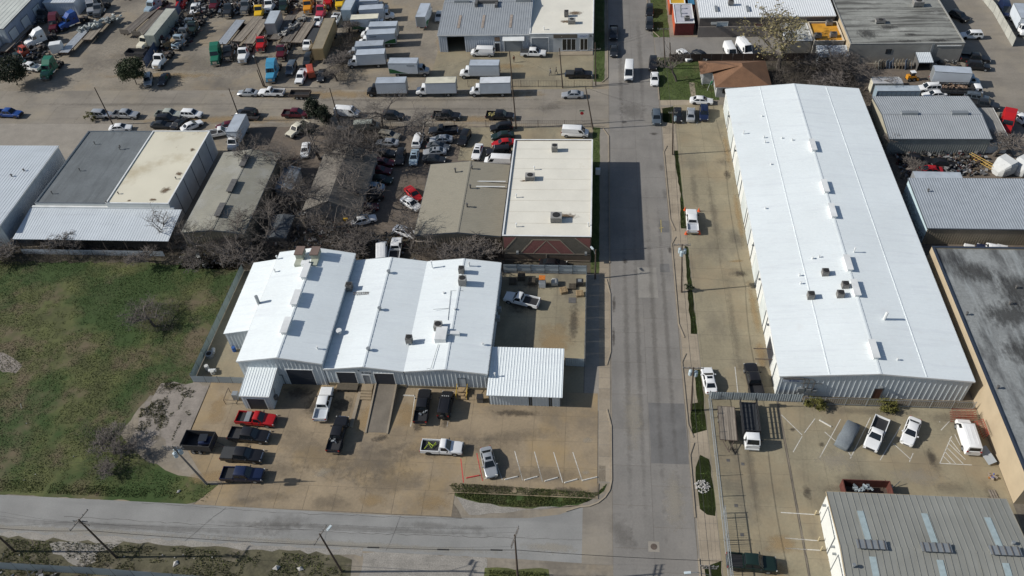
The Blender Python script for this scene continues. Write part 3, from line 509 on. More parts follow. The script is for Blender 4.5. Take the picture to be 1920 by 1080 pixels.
# --- workshop: three adjoining bays, lean-to, carport and shed
wa, ba = building('workshop_building', 'tall white gabled workshop bay with blue-grey front and lean-to on its west side', 'workshop', -51.6, -38.8, 72, 95.3, [(-51.6, 5.3), (-45.2, 6.5), (-38.8, 5.3)], 'y', {'S': WALLG, 'W': WALLG, 'E': WALLG}, ROOFW, 1.0, .6, .12)
mb = MB(); ribwall(mb, (-56.3, 78.6), (-51.62, 78.6), 0, lambda x, y: 3.7+(x+56.3)*.22, .6); ribwall(mb, (-56.3, 94.3), (-56.3, 78.6), 0, 3.7, .6); wpart('lean_to_wall', mb, WALLG, wa)
mb = MB(); sheet(mb, (-56.45, 94.4, 3.72), (-56.45, 78.5, 3.72), (-51.62, 78.5, 4.8), (-51.62, 94.4, 4.8), 1.0); wpart('lean_to_roof', mb, ROOFW, wa)
gdoor(wa, ba, 'S', -44.6, -40.6, .05, 3.6, DOORD, 6); gdoor(wa, ba, 'S', -46.6, -45.6, .05, 2.15, WALLG, 1, TRIMD, 'door')
for px, py in ((575, 513), (558, 563), (540, 615)):
    p = at(px, py, 6.4); wpart('ridge_vent', MB().box(-45.65, -44.85, p.y-1.5, p.y+1.5, 6.2, 7.15).box(-45.8, -44.7, p.y-1.6, p.y+1.6, 7.15, 7.22), TRIMW, wa)
for xx in (-47.2, -44.6):      # two roof stacks with rusty caps
    wpart('exhaust_stack', MB().box(xx-.6, xx+.6, 91.2, 93.2, 5.8, 6.6).box(xx-.62, xx+.62, 92.6, 94.4, 6.6, 7.5), pm("stack_sage", (.36, .38, .31), .7), wa)
    wpart('stack_cap', MB().box(xx-.72, xx+.72, 92.5, 94.5, 7.5, 7.7), pm("cap_rust", (.17, .12, .10), .9), wa)
wpart('duct', MB().box(-46.55, -45.25, 91.0, 91.9, 6.2, 7.0), TRIMW, wa)
p = at(487, 573, 4.7); pipe(wa, p.x, p.y, 4.5, 2.4, .27, 'chimney_pipe', MGREY, hood=False)
for px, py in ((520, 485), (516, 510), (596, 655)): p = at(px, py, 5.4); pipe(wa, p.x, p.y, 5.4, .55, .1)
wb, bb = building('workshop_building', 'middle white workshop bay with two dark doors and lettering on its front', 'workshop', -38.6, -26.65, 72, 95, [(-38.6, 4.0), (-32.6, 4.85), (-26.65, 4.0)], 'y', WALLG, ROOFW, 1.0, .6, .1)
panel(wb, bb, 'S', -38.55, -26.7, 0, .72, 'foundation', TAN2, .02, .08)
gdoor(wb, bb, 'S', -36.9, -34.1, .75, 3.3, DOORD, 5); gdoor(wb, bb, 'S', -31.2, -28.3, .75, 3.3, DOORD, 5); gdoor(wb, bb, 'S', -33.0, -32.0, .75, 2.8, DOORG, 1, TRIMW, 'door'); panel(wb, bb, 'S', -33.8, -31.5, .8, 3.9, 'wall_panel', WALLG, .0, .045)
text(wb, '& Gray', (-32.3, 71.93, 3.4), .52, pm("letter_black", (.02, .02, .025), .6, var=0)); text(wb, 'T', (-33.4, 71.93, 3.72), .5, MATS["letter_black"]); text(wb, 'T', (-33.4, 71.93, 3.72), .5, MATS["letter_black"])
for px, py in ((729, 511), (712, 580), (691, 656)): p = at(px, py, 4.9); pipe(wb, p.x, p.y, 4.75, .5, .2, 'turbine_vent', MGREY)
p = at(637, 625, 4.2); pipe(wb, p.x, p.y, 4.15, .7, .3, 'roof_vent')
wc, bc = building('workshop_building', 'eastern white workshop bay behind the carport with yard on its right', 'workshop', -26.55, -14.3, 72, 95, [(-26.55, 4.0), (-20.4, 4.8), (-14.3, 4.0)], 'y', WALLG, ROOFW, 1.0, .6, .1)
gdoor(wc, bc, 'S', -18.6, -17.6, .7, 2.7, WALLG, 1, TRIMD, 'door'); panel(wc, bc, 'S', -26.5, -14.4, 0, .55, 'foundation', TAN2, .02, .08)
for px, py, h_ in ((810, 500, 1.3), (880, 500, 1.1), (832, 550, .3), (905, 644, .2), (853, 583, .6)): p = at(px, py, 4.5); pipe(wc, p.x, p.y, 4.35, h_, .12)
mb = MB()
for pts in (((868, 545), (845, 545), (840, 600)), ((812, 580), (841, 578)), ((822, 645), (808, 690), (800, 692))):
    mb.tube([at(q[0], q[1], 4.75) for q in pts], .035, 5)
wpart('gas_line', mb, MGREY, wc)
wpart('duct', MB().box(-22.6, -20.9, 77.0, 79.6, 4.5, 5.5).box(-20.9, -19.0, 78.4, 79.0, 4.6, 5.2), TRIMW, wc)
wpart('wall_vent', MB().box(-14.28, -13.6, 84, 84.8, 1.8, 2.6).box(-14.28, -13.6, 86.4, 87, 1.4, 2.2), MGREY, wc)
cp = thing('carport', 'low white ribbed carport roof at the east end of the workshop', 'carport', (-9, 73, 0))
mb = MB(); sheet(mb, (-14.15, 69.0, 2.75), (-3.2, 69.0, 2.75), (-3.2, 77.6, 3.35), (-14.15, 77.6, 3.35), .42, .04, .08); wpart('roof', mb, ROOFW, cp)
for x0_, x1_ in ((-13.8, -8.1), (-7.6, -5.2), (-4.7, -3.6)):
    mb = MB(); ribwall(mb, (x0_, 69.4), (x1_, 69.4), 0, 2.7, .45); wpart('wall', mb, WALLG, cp)
for xx in (-13.85, -7.85, -4.95, -3.5): wpart('post', MB().box(xx-.1, xx+.1, 69.45, 69.65, 0, 2.72), TRIMD, cp)
for xx in (-3.5, -8): wpart('post', MB().box(xx-.1, xx+.1, 77.1, 77.3, 0, 3.25), TRIMD, cp)
p = at(928, 706, 3); pipe(cp, p.x, p.y, 2.95, .8, .09)
sh, bs = building('entry_shed', 'small white shed with ribbed roof and dark door jutting toward the parked red pickup', 'shed', -50.3, -45.95, 67.2, 71.95, [(67.2, 3.35), (71.95, 3.9)], 'x', WALLG, ROOFW, .42, .6, .1, rdep=.04)
gdoor(sh, bs, 'S', -49.5, -46.8, .05, 2.6, DOORD, 5, TRIMW)
wpart('meter_box', MB().box(-45.93, -45.5, 68.2, 68.8, .9, 1.7).tube([(-45.7, 68.5, 1.7), (-45.7, 68.9, 3)], .05, 5), HVACD, sh)
# loading ramp, steps and dock
rp = thing('loading_ramp', 'grey concrete loading ramp rising to the right dark door of middle bay', 'ramp', (-29.7, 67.5, 0))
wpart('slope', MB().add([(-31.2, 63.8, .05), (-28.3, 63.8, .05), (-28.3, 71.9, .05), (-31.2, 71.9, .05), (-31.2, 63.9, .07), (-28.3, 63.9, .07), (-28.3, 71.9, .74), (-31.2, 71.9, .74)], [(4, 5, 6, 7), (0, 1, 5, 4), (1, 2, 6, 5), (3, 0, 4, 7)]), pm("ramp_concrete", (.165, .142, .112), .9, var=.15, scale=.5, fine=.12, fs=3, stain=((.09, .08, .065), .4, .5, .75, .7, (1, .2, 1))), rp)
for xx in (-31.45, -28.3): wpart('curb_wall', MB().add([(xx, 63.6, .04), (xx+.25, 63.6, .04), (xx+.25, 71.9, .04), (xx, 71.9, .04), (xx, 63.6, .16), (xx+.25, 63.6, .16), (xx+.25, 71.9, .95), (xx, 71.9, .95)], [(4, 5, 6, 7), (0, 1, 5, 4), (1, 2, 6, 5), (3, 0, 4, 7), (2, 3, 7, 6)]), WALK, rp)
st = thing('concrete_steps', 'short flight of tan concrete steps left of the loading ramp', 'steps', (-32.6, 70.6, 0))
for i in range(4): wpart('step', MB().box(-33.4, -31.7, 69.4+i*.42, 71.9, .05 if i == 0 else .05+.17*i+.003, .05+.17*(i+1)), TAN, st)
wpart('platform', MB().box(-33.9, -33.4, 64.5, 71.9, .03, .25), WALK, st)
dk = thing('timber_dock', 'low timber dock with junk stored underneath, left of the steps', 'dock', (-35.6, 71, 0))
wpart('deck', MB().box(-37.2, -34, 70.7, 71.9, .62, .74), PALLETD, dk)
for xx in (-37, -35.6, -34.2): wpart('post', MB().box(xx-.08, xx+.08, 70.75, 70.9, 0, .62), PALLETD, dk)
for i in range(3): wpart('plank', MB().rbox((-38+.2*i, 69.6+.3*i, .3), 3.2, .2, .06, 1.2+.1*i, tilt=.1), PALLET, dk)
ds = thing('door_stairs', 'yellow railed timber stairs at the small door beside black jeep', 'stairs', (-18, 71, 0))
for i in range(3): wpart('step', MB().box(-18.8, -17.4, 70.0+i*.5, 71.85, .05 if i == 0 else .053+.22*i, .05+.22*(i+1)), PALLET, ds)
for xx in (-18.9, -17.35): wpart('railing', MB().tube([(xx, 70, .2), (xx, 70, 1.1), (xx, 71.8, 1.6)], .05, 5).tube([(xx, 70.9, .3), (xx, 70.9, 1.35)], .04, 5), pm("rail_yellow", (.5, .33, .04), .6), ds)
# --- fences of panels
def panel_fence(name, label, pts, h, mat, pw=2.4, rib=.3, post=TRIMD, cat='fence', cap=None):
    P = [Vector((*p, 0)) for p in pts]; root = thing(name, label, cat, P[0])
    for a, c in zip(P, P[1:]):
        n = max(1, round((c-a).length/pw)); u = (c-a)/n; nn = Vector((u.y, -u.x, 0)).normalized()
        for i in range(n):
            q, r = a+u*(i+.02), a+u*(i+.98); mb = MB()
            ribwall(mb, q[:2], r[:2], .06, h, rib, .04, .07); ribwall(mb, (r-nn*.02)[:2], (q-nn*.02)[:2], .06, h, 0)
            wpart('fence_panel', mb, mat, root)
            wpart('post', MB().rbox(a+u*i-nn*.06+Vector((0, 0, h/2+.05)), .07, .07, h+.1, math.atan2(u.y, u.x)), post, root)
        for z in (h*.3, h*.85): wpart('rail', MB().rbox((a+c)/2-nn*.07+Vector((0, 0, z)), (c-a).length, .05, .07, math.atan2(u.y, u.x)), post, root)
    return root
panel_fence('metal_fence', 'pale green sheet metal fence along the grass field beside workshop', [(-60.2, 72.0), (-59.8, 96.2)], 1.7, FENCEG)
panel_fence('metal_fence', 'short pale blue sheet metal fence facing the field corner below barrels', [(-60.2, 71.8), (-51.7, 71.8)], 1.5, FENCEB)
panel_fence('metal_fence', 'blue-grey sheet metal fence behind the pallets in the workshop yard', [(-.1, 96.8), (-14.2, 96.8)], 2.0, FENCEB)
panel_fence('metal_fence', 'tall sheet metal fence edge between workshop yard and west sidewalk', [(-.1, 76.9), (-.1, 96.7)], 2.0, FENCEB)
panel_fence('metal_fence', 'short blue sheet metal fence at the right end of carport', [(-3.1, 77.0), (-.1, 76.9)], 1.9, FENCEB)
panel_fence('metal_fence', 'ribbed silver sheet metal fence above the flatbed trailer by the warehouse corner', [(18.0, 71.6), (31.0, 71.6)], 1.75, FENCEB, 1.6, .32)
panel_fence('metal_fence', 'blue corrugated fence running beside junk trucks in the truck yard', [at(275, 128)[:2], at(352, 2)[:2]], 2.4, pm("fence_navy", (.09, .12, .2), .6, rnd=.2), 3)
panel_fence('wooden_fence', 'dark brown wooden fence between brown-roofed house and shop lane', [(17.3, 164.6), (54.5, 164.6)], 1.9, DKWOOD, 2.4, .18)
panel_fence('metal_fence', 'pale sheet metal fence leading to the small gate in the top right corner', [at(1835, -8)[:2], at(1862, 25)[:2], at(1898, 88)[:2]], 2.2, pm("fence_pale", (.40, .40, .36), .7, rnd=.12), 3)
panel_fence('metal_fence', 'grey sheet metal fence along the bottom left edge of the picture', [(-120, 41.0), (-62, 40.9), (-40, 40.4)], 2.0, FENCEB, 2.6)
def mesh_fence(name, label, pts, h, mat=MGREY, sp=.45, post=3.0, r=.03, rails=(.15, .95), pr=.05, cat='fence'):
    P = [Vector((*p, 0)) for p in pts]; root = thing(name, label, cat, P[0])
    for a, c in zip(P, P[1:]):
        n = max(1, round((c-a).length/post)); u = (c-a)/n; mb = MB(); k = max(1, int((c-a).length/sp))
        for i in range(n+1): wpart('post', MB().tube([a+u*i, a+u*i+Vector((0, 0, h+.1))], pr, 5), mat, root)
        for i in range(k): q = a+(c-a)*((i+.5)/k); mb.tube([q+Vector((0, 0, .1)), q+Vector((0, 0, h))], r*.5, 3, cap=False)
        wpart('infill', mb, mat, root)
        for z in rails: wpart('rail', MB().tube([a+Vector((0, 0, h*z)), c+Vector((0, 0, h*z))], r, 4), mat, root)
    return root
mesh_fence('iron_fence', 'brown iron picket fence with brick base in front of the cream building yard', [(-21.5, 139.3), (.2, 139.3)], 1.7, STEEL, .4, 6)
mesh_fence('iron_fence', 'brown iron picket fence by the bare tree at the junkyard entrance', [(-46, 139.2), (-28, 139.4)], 1.6, STEEL, .4, 5)
mesh_fence('chain_link_fence', 'chain link fence behind the bushes under the long warehouse front', [(31.1, 71.2), (54.3, 71.2)], 1.7, MGREY, .3)
mesh_fence('chain_link_fence', 'tall galvanised chain link fence along the right sidewalk', [(17.85, 34), (17.85, 71.4)], 2.2, MGREY, .22, 3, .035)
sg = mesh_fence('sliding_gate', 'long rolled open chain link sliding gate at the bottom of the right sidewalk', [(18.15, 36), (18.15, 53.4)], 2.0, MGREY, .3, 4.3, .04, (.06, .5, .98), cat='gate')
mesh_fence('chain_link_fence', 'low chain link fence in front of the box trucks along the cross street', [(-27, 154.6), (.3, 154.4)], 1.6, STEEL, .6, 4)
# --- cream roofed brick building
br, b = flat('brick_building', 'flat cream-roofed brick building with red diamond pattern on its front', 'building', -14.3, .55, 99.6, 126.8, 5.75, BRICK, ROOFC, .18, TRIMW)
y = 99.6
def tri(pts, mat, d): return wpart('brick_pattern', MB().add([(x, y-d, z*1.13) for x, z in pts]+[(x, y-.0, z*1.13) for x, z in pts], [tuple(range(len(pts)))]+[(i, (i+len(pts)), (i+1) % len(pts)+len(pts), (i+1) % len(pts)) for i in range(len(pts))]), mat, br)
tri([(-14.1, 1.75), (.4, 1.75), (.4, 4.95), (-14.1, 4.95)], BRICKD, .012); tri([(-11.3, 1.75), (-2.3, 1.75), (-4.6, 4.5), (-9.2, 4.5)], BRICKR, .024)
tri([(-14.1, 2.6), (-14.1, 4.95), (-12.1, 4.95)], BRICKR, .024); tri([(.4, 3), (.4, 4.95), (-2, 4.95)], BRICKR, .024)
def bar(x0, z0, x1, z1, w=.16):
    d = Vector((x1-x0, z1-z0)).normalized(); n = Vector((-d.y, d.x))*w/2
    tri([(x0-n.x, z0-n.y), (x1-n.x, z1-n.y), (x1+n.x, z1+n.y), (x0+n.x, z0+n.y)], MORT, .04)
for q in ((-14.1, 1.7, .4, 1.7), (-14.1, .3, .4, .3), (-7, .35, -7, 1.6), (-11.4, 1.75, -9.2, 4.5), (-9.2, 4.52, -4.6, 4.52), (-4.6, 4.5, -2.2, 1.75), (-9.2, 1.78, -6.9, 4.45), (-6.9, 4.45, -4.6, 1.78), (-14.1, 2.3, -12, 4.95), (.4, 2.7, -2.1, 4.95)): bar(*q)
for xx in (-11.9, -.3): wpart('wall_lamp', MB().box(xx-.2, xx+.2, y-.55, y-.045, 2.2, 2.6), MGREY, br)
for k in range(1, 9): wpart('roof_seam', MB().box(-14, .3, 100+k*3, 100.06+k*3, 5.752, 5.775), pm("seam", (.55, .52, .44), .8), br)
for px, py in ((968, 425), (1002, 318), (1103, 424), (968, 370)): p = at(px, py, 5.8); pipe(br, p.x, p.y, 5.75, .7, .09)
# --- tan steel buildings of the junkyard
t8, b = building('metal_building', 'tan ribbed metal building with low gable beside the cream-roofed building', 'building', -30, -15, 102.2, 122, [(-30, 3.5), (-22.4, 4.3), (-15, 3.5)], 'y', TANW, TANR, .45, .45, .1, TRIMD)
wpart('skylight_strip', MB().box(-22.35, -15.2, 114.8, 115.0, 4.0, 4.1).box(-22.3, -15.2, 116.3, 116.5, 4.0, 4.1), TRIMW, t8)
for px, py in ((854, 322), (885, 317), (882, 353), (876, 388)): p = at(px, py, 4.2); pipe(t8, p.x, p.y, 4.1, .8, .14, mat=HVACD)
t10, b = building('metal_building', 'tan metal building with two dark ridge vents among bare trees', 'building', -71.6, -60.2, 101.2, 124.5, [(-71.6, 4.3), (-65.8, 5.0), (-60.2, 4.3)], 'y', TANW, pm("khaki_roof", (.26, .25, .205), .7, var=.12, scale=.3, stain=((.33, .33, .31), .2, .5, .7, .6)), .6, .5, .1, TRIMD)
for px, py in ((438, 350), (461, 303), (412, 395)): p = at(px, py, 5.2); wpart('ridge_vent', MB().box(-66.1, -65.5, p.y-1.7, p.y+1.7, 4.8, 5.5).box(-66.35, -65.25, p.y-1.8, p.y+1.8, 5.5, 5.58), HVACD, t10)
# --- grey and cream roofed pair with white lean-to
g1, b = flat('flat_roof_building', 'flat dark grey felt-roofed building next to the stained cream roof', 'building', -102.4, -88.3, 108, 130.8, 4.8, WALLW, GREYR, .12, TRIMD)
for px, py in ((178, 270), (98, 363), (225, 280), (150, 320)): p = at(px, py, 4.9); pipe(g1, p.x, p.y, 4.8, .6, .08, mat=HVACD)
g2, b = flat('flat_roof_building', 'flat stained cream-roofed building with pale east wall', 'building', -88.1, -76.1, 107.6, 130.2, 5.3, {'S': WALLW, 'E': pm("wall_pale", (.42, .44, .46), .8, var=.12, scale=.5)}, ROOFY, .1, TRIMW)
for y_ in (111, 115, 119, 123, 127): panel(g2, b, 'E', y_-.05, y_+.05, 0, 5.2, 'downpipe', TRIMD, 0, .08)
for px, py in ((330, 335), (225, 275), (222, 363), (200, 380)): p = at(px, py, 5.4); pipe(g2, p.x, p.y, 5.3, .4, .09, mat=HVACD)
lt = thing('lean_to_shelter', 'wide pale ribbed lean-to roof on posts along the north edge of field', 'shelter', (-88.5, 104, 0))
mb = MB(); sheet(mb, (-103.4, 100, 3.2), (-74, 100, 3.2), (-74, 107.55, 4.1), (-103.4, 107.55, 4.1), .5, .03, .08); wpart('roof', mb, PALEB, lt); wpart('flashing', MB().box(-103, -75.5, 107.56, 107.95, 4.1, 4.4), TRIMW, lt)
for i in range(8): wpart('post', MB().box(-103+i*4.1, -102.85+i*4.1, 100.1, 100.25, 0, 3.15), STEEL, lt)
panel_fence('metal_fence', 'low weathered white panel fence under the lean-to edge by the field', [(-102.6, 99.4), (-75.5, 99.4)], 1.3, pm("fence_white", (.46, .49, .52), .8, var=.15, scale=1, rnd=.12), 2.3, 0)
b12, b = building('metal_building', 'pale blue ribbed metal building cut off by the left edge', 'building', -150, -105.4, 101.3, 124.3, [(101.3, 5.4), (124.3, 5.9)], 'x', {'S': WALLG, 'E': pm("wall_steel", (.30, .34, .39), .6)}, PALEB, .6, .5, .1, TRIMW)
for px, py in ((45, 320), (22, 330)): p = at(px, py, 5.8); pipe(b12, p.x, p.y, 5.7, .4, .12, mat=HVACD)
b13, b = building('metal_building', 'white-roofed building with grey-blue side wall in the top left corner', 'building', -190, -144.2, 173.4, 215, [(173.4, 5.2), (215, 6.2)], 'x', {'S': WALLG, 'E': pm("wall_blue", (.26, .31, .40), .6)}, pm("dull_roof", (.50, .52, .48), .7), 1.2, .9, .1, TRIMD)
for y_ in (176, 182, 188): gdoor(b13, b, 'E', y_-1.6, y_+1.6, .1, 3.6, WALLG, 5, TRIMD)
b13b, b = building('small_shed', 'small pale shed at the far left edge in front of big white building', 'shed', -152, -146.4, 167.5, 173.2, [(167.5, 3), (173.2, 3.3)], 'x', WALLG, PALEB, .8, .6, .1, TRIMD)
b14, b = building('metal_building', 'low white shed behind the red and blue truck wrecks', 'shed', -143, -134.6, 190, 206, [(190, 3.6), (206, 4)], 'x', pm("white_shed_wall", (.55, .6, .66), .6), PALEB, .8, .6, .1, TRIMW)
# --- top centre shop
s1, b = building('metal_building', 'grey-blue ribbed metal building with open dark doorway above the box trucks', 'building', -35.4, -14.3, 169.6, 196, [(169.6, 4.4), (182.5, 5.9), (196, 4.4)], 'x', pm("wall_lightsteel", (.40, .44, .49), .6, var=.06), CREV, .55, .5, .12, TRIMW, rdep=.05, gaps=[(-33.4, -29.3, 3.9)])
wpart('floor', MB().box(-35.2, -14.5, 169.7, 195.8, .02, .06), TAN2, s1)
gdoor(s1, b, 'S', -20.1, -15.9, .1, 3.4, DOORG, 6); wpart('awning', MB().add([(-20.4, 168.6, 3.3), (-15.4, 168.6, 3.3), (-15.4, 169.55, 3.9), (-20.4, 169.55, 3.9), (-20.4, 168.6, 3.2), (-15.4, 168.6, 3.2), (-15.4, 169.55, 3.8), (-20.4, 169.55, 3.8)], [(0, 1, 2, 3), (7, 6, 5, 4), (0, 4, 5, 1)]), TRIMW, s1)
gdoor(s1, b, 'S', -22.3, -21.2, .1, 2.2, DOORD, 1, TRIMW, 'door'); panel(s1, b, 'S', -22.3, -21.1, 2.7, 3.7, 'sign_board', pm("sign_brown", (.2, .14, .1), .7), 0, .08)
for px, py in ((864, 12), (980, 11)): p = at(px, py, 5.9); wpart('ridge_vent', MB().box(p.x-1.8, p.x+1.8, 182.1, 182.9, 5.7, 6.4), MGREY, s1)
wpart('roof_unit', MB().box(-27.6, -22.4, 181.6, 182.3, 5.7, 6.5).box(-27.8, -27.2, 180.2, 182.3, 5.5, 6.6).box(-23, -22.4, 179.9, 182.3, 5.5, 6.3), HVACD, s1)
for xx in (-30.9, -25.3, -18.8): wpart('rusty_skylight', MB().add([(xx-.3, 172, 4.77), (xx+.3, 172, 4.77), (xx+.3, 177, 5.36), (xx-.3, 177, 5.36)], [(0, 1, 2, 3)]), pm("rust_strip", (.3, .25, .21), .8, var=.3, scale=1.5), s1)
s2, b = flat('shop_building', 'flat cream-roofed shop with dark glass doors next to the grey metal building', 'shop', -14.2, .35, 169.2, 205, 4.5, {'S': pm("wall_stucco", (.45, .47, .48), .8), 'E': BLOCK}, ROOFC, .1, TRIMW)
gdoor(s2, b, 'S', -13.7, -9.9, .1, 3.6, DOORG, 6)
for u0, u1, n_ in ((-6.7, -3.6, 3), (-2.6, -.9, 2)):
    o = panel(s2, b, 'S', u0, u1, .5, 3.3, 'window', GLASS, -.02, .03); f = MB()
    for i in range(n_+1): x = u0+(u1-u0)*i/n_; f.box(x-.05, x+.05, b[2]-.08, b[2]-.031, .5, 3.3)
    f.box(u0, u1, b[2]-.08, b[2]-.031, 3.3, 3.4).box(u0, u1, b[2]-.08, b[2]-.031, .4, .5); link('frame', f.mesh('frame', TRIMW), o)
panel(s2, b, 'S', -8.7, -3.3, 3.55, 4.4, 'sign_board', pm("sign_dark", (.12, .105, .085), .7), 0, .1); text(s2, 'o', (-6.8, 169.08, 4.0), .35, TRIMW)
panel(s2, b, 'S', -3.25, -.7, 3.55, 4.4, 'sign_board', MATS["sign_paleblue"], 0, .1); text(s2, 'A', (-.2, 169.1, 4.0), .9, MATS["letter_black"])
panel(s2, b, 'S', -7.5, .3, 0, .18, 'doorstep', WALK, .01, 1.6)
sc = MB()
for i in range(5): sc.rbox((-2.6+i*.35, 169.085, 4.0+.08*math.sin(i*2)), .3, .02, .1, 0, tilt=.4-.2*i)
wpart('script_lettering', sc, MATS["sign_blue"], s2)
p = at(1020, 55, 4.6); pipe(s2, p.x, p.y, 4.5, .6, .1)
# --- top right shops
w17, b = building('metal_building', 'white ribbed-roof shop with brown front wall at the top of photo', 'building', 24.6, 54.6, 175.6, 200, [(175.6, 4.9), (200, 5.6)], 'x', WALLBR, pm("white_rib_roof", (.68, .70, .71), .5, var=.04), .5, 0, .1, TRIMW, rdep=.06)
gdoor(w17, b, 'S', 28.6, 31, .1, 3.6, pm("door_paleblue", (.36, .43, .48), .5), 4); panel(w17, b, 'S', 27.2, 28.5, 3.4, 3.7, 'canopy', MGREY, 0, 1.0); panel(w17, b, 'S', 37.2, 39, .1, 3.0, 'roller_door', pm("door_maroon", (.08, .02, .02), .6), 0, .06); wpart('parapet', MB().box(24.5, 54.6, 175.3, 175.55, 0, 2.6), pm("wall_taupe", (.19, .17, .155), .8), w17)
for px, py in ((1343, 16), (1402, 16)): p = at(px, py, 5.2); wpart('skylight', MB().box(p.x-.35, p.x+.35, p.y-1.2, p.y+1.2, 5.0, 5.35), MGREY, w17)
yw, b = flat('low_shop_wing', 'low shop wing with bright orange-yellow roof beside weathered roof building', 'building', 48.7, 55.1, 166.6, 175.2, 3.3, {'S': BLOCK, 'E': WALLT}, pm("orange_roof", (.55, .26, .02), .8, var=.15, scale=.8, stain=((.35, .16, .02), .6, .5, .7, .6)), .35, pm("cap_cream", (.6, .52, .4), .7))
ww, b = flat('low_shop_wing', 'low shop wing with leaf-strewn white gravel roof behind leafy tree', 'building', 42.6, 48.5, 167.4, 175.2, 3.2, BLOCK, pm("speckled_roof", (.42, .42, .38), .9, var=.3, scale=3, fine=.4, fs=6), .15)
aw, b = building('open_shed', 'small pale blue roofed lean-to shed below the orange roof', 'shed', 49.2, 55.6, 162.4, 165.8, [(162.4, 2.4), (165.8, 3.0)], 'x', pm("shed_white", (.5, .52, .52), .7), PALEB, .6, .6, .1, TRIMW, skip='S')
ct, b = flat('container_office', 'dark red ribbed container office with lilac-grey roof near the road', 'office', 19.2, 23.6, 176.3, 185.6, 3.0, {'S': pm("container_red", (.12, .018, .018), .6), 'W': pm("container_orange", (.45, .09, .035), .6)}, pm("lilac_roof", (.40, .40, .44), .7), .06, TRIMW)
mb = MB(); ribwall(mb, (19.3, 176.25), (23.5, 176.25), .7, 2.95, .28, .05, .06); wpart('rib_cladding', mb, MATS["container_red"], ct)
for px, py in ((1276, 16), (1276, 25), (1277, 31)): p = at(px, py, 3.1); pipe(ct, p.x, p.y, 3.0, .9, .14, mat=MGREY)
c2, b = flat('shipping_container', 'yellow-topped orange shipping container behind the red container office', 'container', 18.6, 22.2, 186.2, 198, 2.8, MATS["container_orange"], pm("container_yellow", (.55, .33, .02), .7, var=.15), .04)
c3, b = flat('shipping_container', 'blue-roofed narrow container right of the red container office', 'container', 23.0, 24.4, 186.2, 198, 2.6, MATS["container_red"], pm("container_blue", (.04, .17, .3), .6), .03, pm("container_blue", (.04, .17, .3), .6))
# --- brown hip roof house
def hip_house(name, label, x0, x1, y0, y1, h, hr, ax, wm, rm, inset):
    root = thing(name, label, 'house', ((x0+x1)/2, (y0+y1)/2, 0)); o = .45
    wpart('wall', MB().box(x0, x1, y0, y1, 0, h), wm, root); e = h-.02
    a, b_, c, d = (x0-o, y0-o, e), (x1+o, y0-o, e), (x1+o, y1+o, e), (x0-o, y1+o, e)
    if ax == 'x': r0, r1 = (x0+inset, (y0+y1)/2, hr), (x1-inset, (y0+y1)/2, hr); fs = [([a, b_, r1, r0]), ([c, d, r0, r1]), ([b_, c, r1]), ([d, a, r0])]
    else: r0, r1 = ((x0+x1)/2, y0+inset, hr), ((x0+x1)/2, y1-inset, hr); fs = [([b_, c, r1, r0]), ([d, a, r0, r1]), ([a, b_, r0]), ([c, d, r1])]
    for f in fs: wpart('roof', MB().add([(p[0], p[1], p[2]+.0) for p in f], [tuple(range(len(f)))]), rm, root)
    wpart('soffit', MB().box(x0-o+.01, x1+o-.01, y0-o+.01, y1+o-.01, e-.16, e-.02), TRIMW, root); return root
hh = hip_house('brick_house', 'bungalow with brown hipped shingle roof behind the warehouse', 26.3, 37, 150.2, 159.8, 2.7, 4.9, 'y', pm("house_wall", (.38, .38, .37), .8), SHING, 4.2)
hb = MB(); hb.add([(23.2, 154.8, 2.68), (31, 154.8, 4.7), (31, 160.3, 2.68), (23.2, 160.3, 2.68), (24.8, 157.6, 3.9)], [(0, 1, 4), (1, 2, 4), (2, 3, 4), (3, 0, 4)]); wpart('porch_roof', hb, SHING, hh)
wpart('porch_wall', MB().box(23.8, 26.2, 155.4, 159.8, 0, 2.66), MATS["house_wall"], hh)
for xx in (23.9, 25.9): wpart('porch_post', MB().box(xx-.08, xx+.08, 154.9, 155.06, 0, 2.66), TRIMW, hh)
panel(hh, (26.3, 37, 150.2, 159.8), 'W', 151.5, 153, 1, 2.2, 'window', GLASS, -.02, .04); panel(hh, (26.3, 37, 150.2, 159.8), 'S', 27.5, 29, 1, 2.2, 'window', GLASS, -.02, .04)
jh = thing('wooden_house', 'old house with weathered grey shingle gable roof amid the junkyard trees', 'house', (-47, 118, 0))
for A in ([(-52, 108.8, 3.0), (-46.6, 108.8, 5.4), (-46.6, 126, 5.4), (-52, 126, 3.0)], [(-46.6, 108.8, 5.4), (-41.2, 108.8, 3.0), (-41.2, 126, 3.0), (-46.6, 126, 5.4)]): mb = MB(); sheet(mb, A[0], A[1], A[2], A[3], 0); wpart('roof', mb, SHINGG, jh)
mb = MB(); mb.add([(-51.6, 109.2, 0), (-41.6, 109.2, 0), (-41.6, 109.2, 3.05), (-46.6, 109.2, 5.3), (-51.6, 109.2, 3.05)], [(0, 1, 2, 3, 4)]); mb.add([(-51.6, 125.6, 0), (-41.6, 125.6, 0), (-41.6, 125.6, 3.05), (-46.6, 125.6, 5.3), (-51.6, 125.6, 3.05)], [(4, 3, 2, 1, 0)])
mb.quad((-51.6, 125.6, 0), (-51.6, 109.2, 0), (-51.6, 109.2, 3.05), (-51.6, 125.6, 3.05)).quad((-41.6, 109.2, 0), (-41.6, 125.6, 0), (-41.6, 125.6, 3.05), (-41.6, 109.2, 3.05)); wpart('wall', mb, pm("house_grey", (.20, .195, .19), .85), jh)
